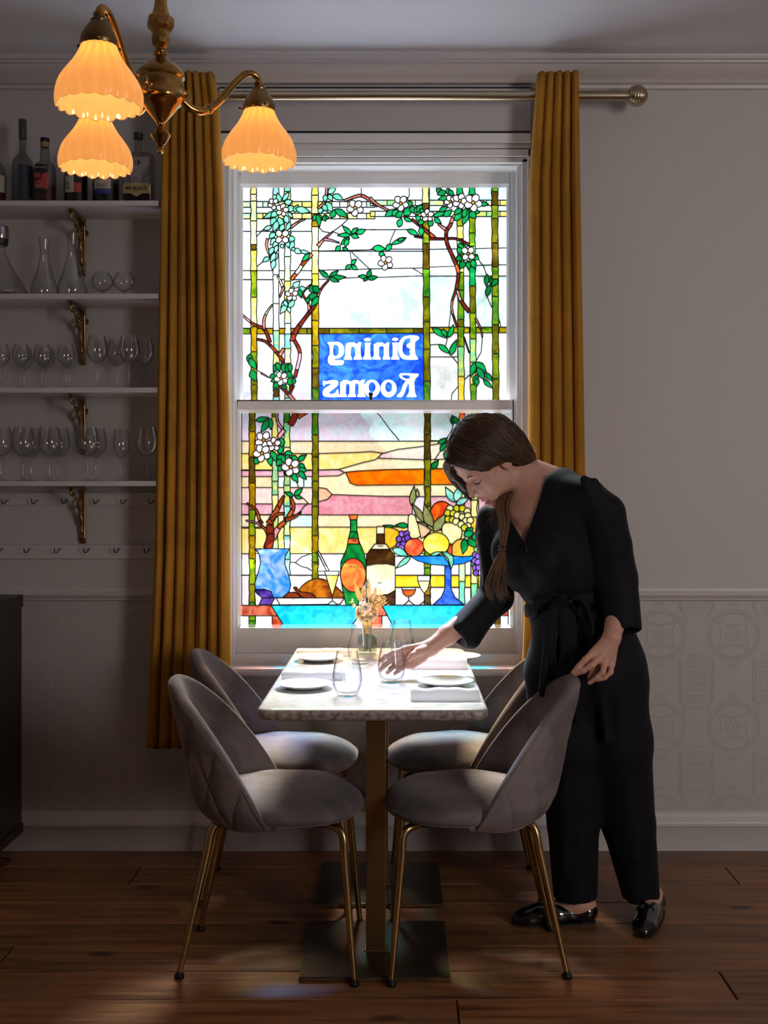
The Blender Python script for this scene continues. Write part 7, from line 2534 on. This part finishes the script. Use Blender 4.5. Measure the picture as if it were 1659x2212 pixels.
def make_panel(pn, D, name, sign_name=None):
    G = pn.G
    vs, es = [], []

    def clampp(p):
        x, z = XP(p[0], D), ZP(p[1], D)
        return (min(max(x, G[0]), G[1]), min(max(z, G[2]), G[3]))
    area = lambda q: sum(q[i][0] * q[(i + 1) % len(q)][1] - q[(i + 1) % len(q)][0] * q[i][1] for i in range(len(q))) / 2
    keep = []
    for col, q, grp in pn.p:
        q = [clampp(p) for p in q]
        r = []
        for p in q:
            if not r or (abs(p[0] - r[-1][0]) + abs(p[1] - r[-1][1])) > 2e-4: r.append(p)
        if len(r) > 2 and (abs(r[0][0] - r[-1][0]) + abs(r[0][1] - r[-1][1])) <= 2e-4: r.pop()
        a = area(r) if len(r) > 2 else 0
        if abs(a) < 2e-6: keep.append(None); continue
        if a < 0: r = r[::-1]
        keep.append((col, r, grp))
    lid = {}
    rc = [(G[0], G[2]), (G[1], G[2]), (G[1], G[3]), (G[0], G[3])]
    for r in [rc] + [k[1] for k in keep if k]:
        b = len(vs); vs += [Vector(p) for p in r]
        es += [(b + i, b + (i + 1) % len(r)) for i in range(len(r))]
    for pts, lay in pn.lines:
        q = [clampp(p) for p in pts]
        for a, b in zip(q, q[1:]):
            if abs(a[0] - b[0]) + abs(a[1] - b[1]) < 2e-4: continue
            n = len(vs); vs += [Vector(a), Vector(b)]; lid[len(es)] = lay; es.append((n, n + 1))
    V, E, Fc, ov, oe, of = delaunay_2d_cdt(vs, es, [], 0, 2e-5, True)
    va = np.array([(v[0], v[1]) for v in V])
    cen = np.array([va[list(f)].mean(0) for f in Fc])
    top = np.full(len(Fc), -1)
    for i, k in enumerate(keep):
        if k is None: continue
        q = np.array(k[1]); lo, hi = q.min(0), q.max(0)
        ids = np.flatnonzero((cen >= lo).all(1) & (cen <= hi).all(1))
        if not len(ids): continue
        x, y = cen[ids, 0], cen[ids, 1]
        wn = np.zeros(len(ids), int)
        for (x0, y0), (x1, y1) in zip(q, np.roll(q, -1, 0)):
            side = (x1 - x0) * (y - y0) - (y1 - y0) * (x - x0)
            wn += ((y0 <= y) & (y1 > y) & (side > 0)).astype(int) - ((y0 > y) & (y1 <= y) & (side < 0)).astype(int)
        top[ids[wn != 0]] = i
    top = [int(t) for t in top]
    adj = {}
    for fi, f in enumerate(Fc):
        f = list(f)
        for a, b in zip(f, f[1:] + f[:1]): adj.setdefault((min(a, b), max(a, b)), []).append(fi)
    src = {}
    for (a, b), o in zip(E, oe):
        ls = [lid[j] for j in o if j in lid]
        if ls: src[(min(a, b), max(a, b))] = max(ls)
    rnd_ = random.Random(3)
    pc = {}
    for i, k in enumerate(keep):
        if k is None: continue
        A, B = PAL[k[0]]
        j = rnd_.uniform(.90, 1.06)
        pc[i] = ([c * j * GAIN for c in lin(A)], [c * j * GAIN for c in lin(B)], (rnd_.uniform(0, 9), rnd_.uniform(0, 9), rnd_.uniform(0, 9)))
    sg = {i for i, k in enumerate(keep) if k and k[2] == 'sign'}
    sgoff = (3.0, 1.0, 2.0)

    def glass_mesh(nm, sel, mat_):
        ids = [i for i, t in enumerate(top) if t >= 0 and sel(t)]
        if not ids: return None
        used = {}; vv = []; ff = []
        for i in ids:
            g = []
            for v in Fc[i]:
                if v not in used: used[v] = len(vv); vv.append((V[v][0], D, V[v][1]))
                g.append(used[v])
            ff.append(g)
        me = bpy.data.meshes.new(nm); me.from_pydata(vv, [], ff); me.materials.append(mat_)
        ca, cb_, of_ = [], [], []
        for i in ids:
            A, B, o = pc[top[i]]
            if top[i] in sg: o = sgoff
            for _ in Fc[i]: ca += [*A, 1]; cb_ += [*B, 1]; of_ += list(o)
        for nme, arr in (('ca', ca), ('cb', cb_)):
            x = me.color_attributes.new(nme, 'FLOAT_COLOR', 'CORNER'); x.data.foreach_set('color', arr)
        x = me.attributes.new('off', 'FLOAT_VECTOR', 'CORNER'); x.data.foreach_set('vector', of_)
        o = bpy.data.objects.new(nm, me); COL.objects.link(o)
        o.parent = win; o.matrix_parent_inverse = Matrix.Translation((0, -WY, 0))
        return o
    g_o = glass_mesh(name, lambda t: t not in sg, CELL)
    if sign_name:
        s_o = glass_mesh(sign_name, lambda t: t in sg, CELL)
        s_o['label'] = 'blue glass sign with white mirrored words Dining Rooms'
    # lead cames
    lb = MB()
    seen = set()
    hw, hd = 0.0017, 0.0030
    for key, fl in adj.items():
        t = [top[f] for f in fl]
        if len(t) == 1: draw = True
        else:
            draw = t[0] != t[1] and not (t[0] in sg and t[1] in sg)
            if not draw and key in src and max(t) < src[key]: draw = True
        if not draw: continue
        a, b = V[key[0]], V[key[1]]
        d = (b - a)
        if d.length < 1e-6: continue
        d.normalize(); n = Vector((-d[1], d[0])) * hw; e = d * hw * .5
        A, B = a - e, b + e
        q = []
        for p, s in ((A, 1), (B, 1), (B, -1), (A, -1)): q.append((p[0] + n[0] * s, p[1] + n[1] * s))
        lb.add([(x, D - hd * .6, z) for x, z in q] + [(x, D + hd, z) for x, z in q] + [(A[0], D - hd, A[1]), (B[0], D - hd, B[1])],
               [(0, 1, 9, 8), (8, 9, 2, 3), (0, 3, 8), (1, 2, 9)[::-1], (4, 7, 6, 5), (0, 4, 5, 1), (3, 2, 6, 7), (0, 3, 7, 4), (1, 5, 6, 2)])
        for v in key:
            if v in seen: continue
            seen.add(v)
            c = V[v]
            cc = [(c[0] + hw * math.cos(k * PI / 3), c[1] + hw * math.sin(k * PI / 3)) for k in range(6)]
            lb.add([(x, D - hd * .7, z) for x, z in cc], [(0, 1, 2, 3, 4, 5)])
    o = lb.build(name.replace('glass', 'lead') + '_lines', M['lead'], win, fix=False)
    o.matrix_parent_inverse = Matrix.Translation((0, -WY, 0))
    return g_o


make_panel(upper(), UD, 'upper_stained_glass', 'sign_glass')
lg = make_panel(lower(), LD, 'lower_stained_glass')
# painted writing on the glass bottles
ptx = [('1982', 0.0105, (500 + 1080 * .2441, 860 + 1263 * .2441), 0.0), ('1982', 0.0120, (780 + 168 * .2441, 860 + 1312 * .2441), 0.0), ('.UKAU.', 0.0125, (500 + 1077 * .2441, 860 + 1490 * .2441), 0.0)]
for s, size, (px, py), r in ptx:
    p = P(px, py, LD - 0.0035)
    o = text(s, size, p, M['lead'], None, 'painted_lettering', ext=0.0003, bold=0.0003)
    o.parent = lg; o.matrix_parent_inverse = Matrix.Identity(4)
pe = MB()
for (cx_, cy_, pts) in ((780 + 165 * .2441, 860 + 1640 * .2441, 14),):
    for k in range(pts):
        a = k * 2.4; r_ = 1.0 + .35 * k
        p = P(cx_ + r_ * math.cos(a), cy_ + r_ * .5 * math.sin(a), LD - .003)
        q = P(cx_ + r_ * math.cos(a + .5) + 1, cy_ + r_ * .5 * math.sin(a + .5) - 1, LD - .003)
        pe.tube([p, q], 0.0008, 4)
for px, py in ((48, 1500), (270, 1495), (275, 1700), (220, 1545), (125, 1580)):
    p = P(780 + px * .2441, 860 + py * .2441, LD - .003); pe.tube([p, p + Vector((.002, 0, .001))], .0009, 4)
o = pe.build('painted_marks', M['lead'], lg)
o.matrix_parent_inverse = Matrix.Identity(4)

# ============================================================ outside: pavement, planting, the house over the road
gs = MB(); gs.box(-14, 14, 4.6, 30, -0.5, -0.4)
struct('ground', gs, mat('pale_paving', (0.62, 0.66, 0.74), 0.9, var=.15, vscale=2))
ob = thing('tree', 'leafy pale green tree outside, seen blurred through the clear upper panes', 'tree', (1.35, 11.5, -0.4))
fol = mat('hedge_leaves', (0.24, 0.27, 0.23), 0.9, col2=(0.31, 0.32, 0.30), vscale=2.5)
tr_ = random.Random(6)
tk = MB(); tk.tube([(0, 0, 0), (0.05, 0, 1.2), (-.05, 0, 2.6)], [.16, .13, .10], 10); tk.build('trunk', mat('bark', (0.16, 0.12, 0.09), 0.9), ob, smooth=True)
cr_ = MB()


def clump(mb, c, r):
    mb.lathe([(max(.0001, r * math.sin(PI * i / 10) * (1 + .1 * math.sin(i * 2.1))), -r * math.cos(PI * i / 10)) for i in range(11)], 14, c)


for k in range(150):
    th, ph_ = tr_.uniform(0, 2 * PI), math.acos(tr_.uniform(-1, 1)); r_ = tr_.uniform(.45, 1.0)
    clump(cr_, (math.cos(th) * math.sin(ph_) * 1.9 * r_, math.sin(th) * math.sin(ph_) * 1.2 * r_, 2.9 + math.cos(ph_) * 1.2 * r_), tr_.uniform(.22, .48))
cr_.build('crown', mat('tree_leaves', (0.15, 0.24, 0.15), 0.9, col2=(0.34, 0.42, 0.34), vscale=2.5), ob, fix=False, smooth=True)
ob = thing('hedge', 'low clipped hedge outside, a blurred green band behind the glass', 'hedge', (0, 9.0, -0.4))
hg = MB()
for k in range(130):
    clump(hg, (tr_.uniform(-3.5, 3.5), tr_.uniform(-.15, .15), tr_.uniform(.25, 1.1)), tr_.uniform(.22, .36))
hg.build('foliage', fol, ob, fix=False, smooth=True)
gw = thing('garden_wall', 'brick garden wall beyond the hedge, seen only as a soft pinkish tone through the panes', 'wall', (0, 12.6, -0.4))
brk = mat('pale_brick', (0.34, 0.26, 0.25), 0.9, col2=(0.28, 0.22, 0.21), vscale=3)
bw_ = MB(); bw_.box(-7, 7, -0.12, 0.12, 0, 2.75); bw_.build('brickwork', brk, gw)
bw_ = MB(); bw_.box(-7, 7, -0.17, 0.17, 2.75, 2.83); bw_.build('coping', mat('stone_coping', (0.35, 0.34, 0.32), 0.9), gw, bevel=0.01)
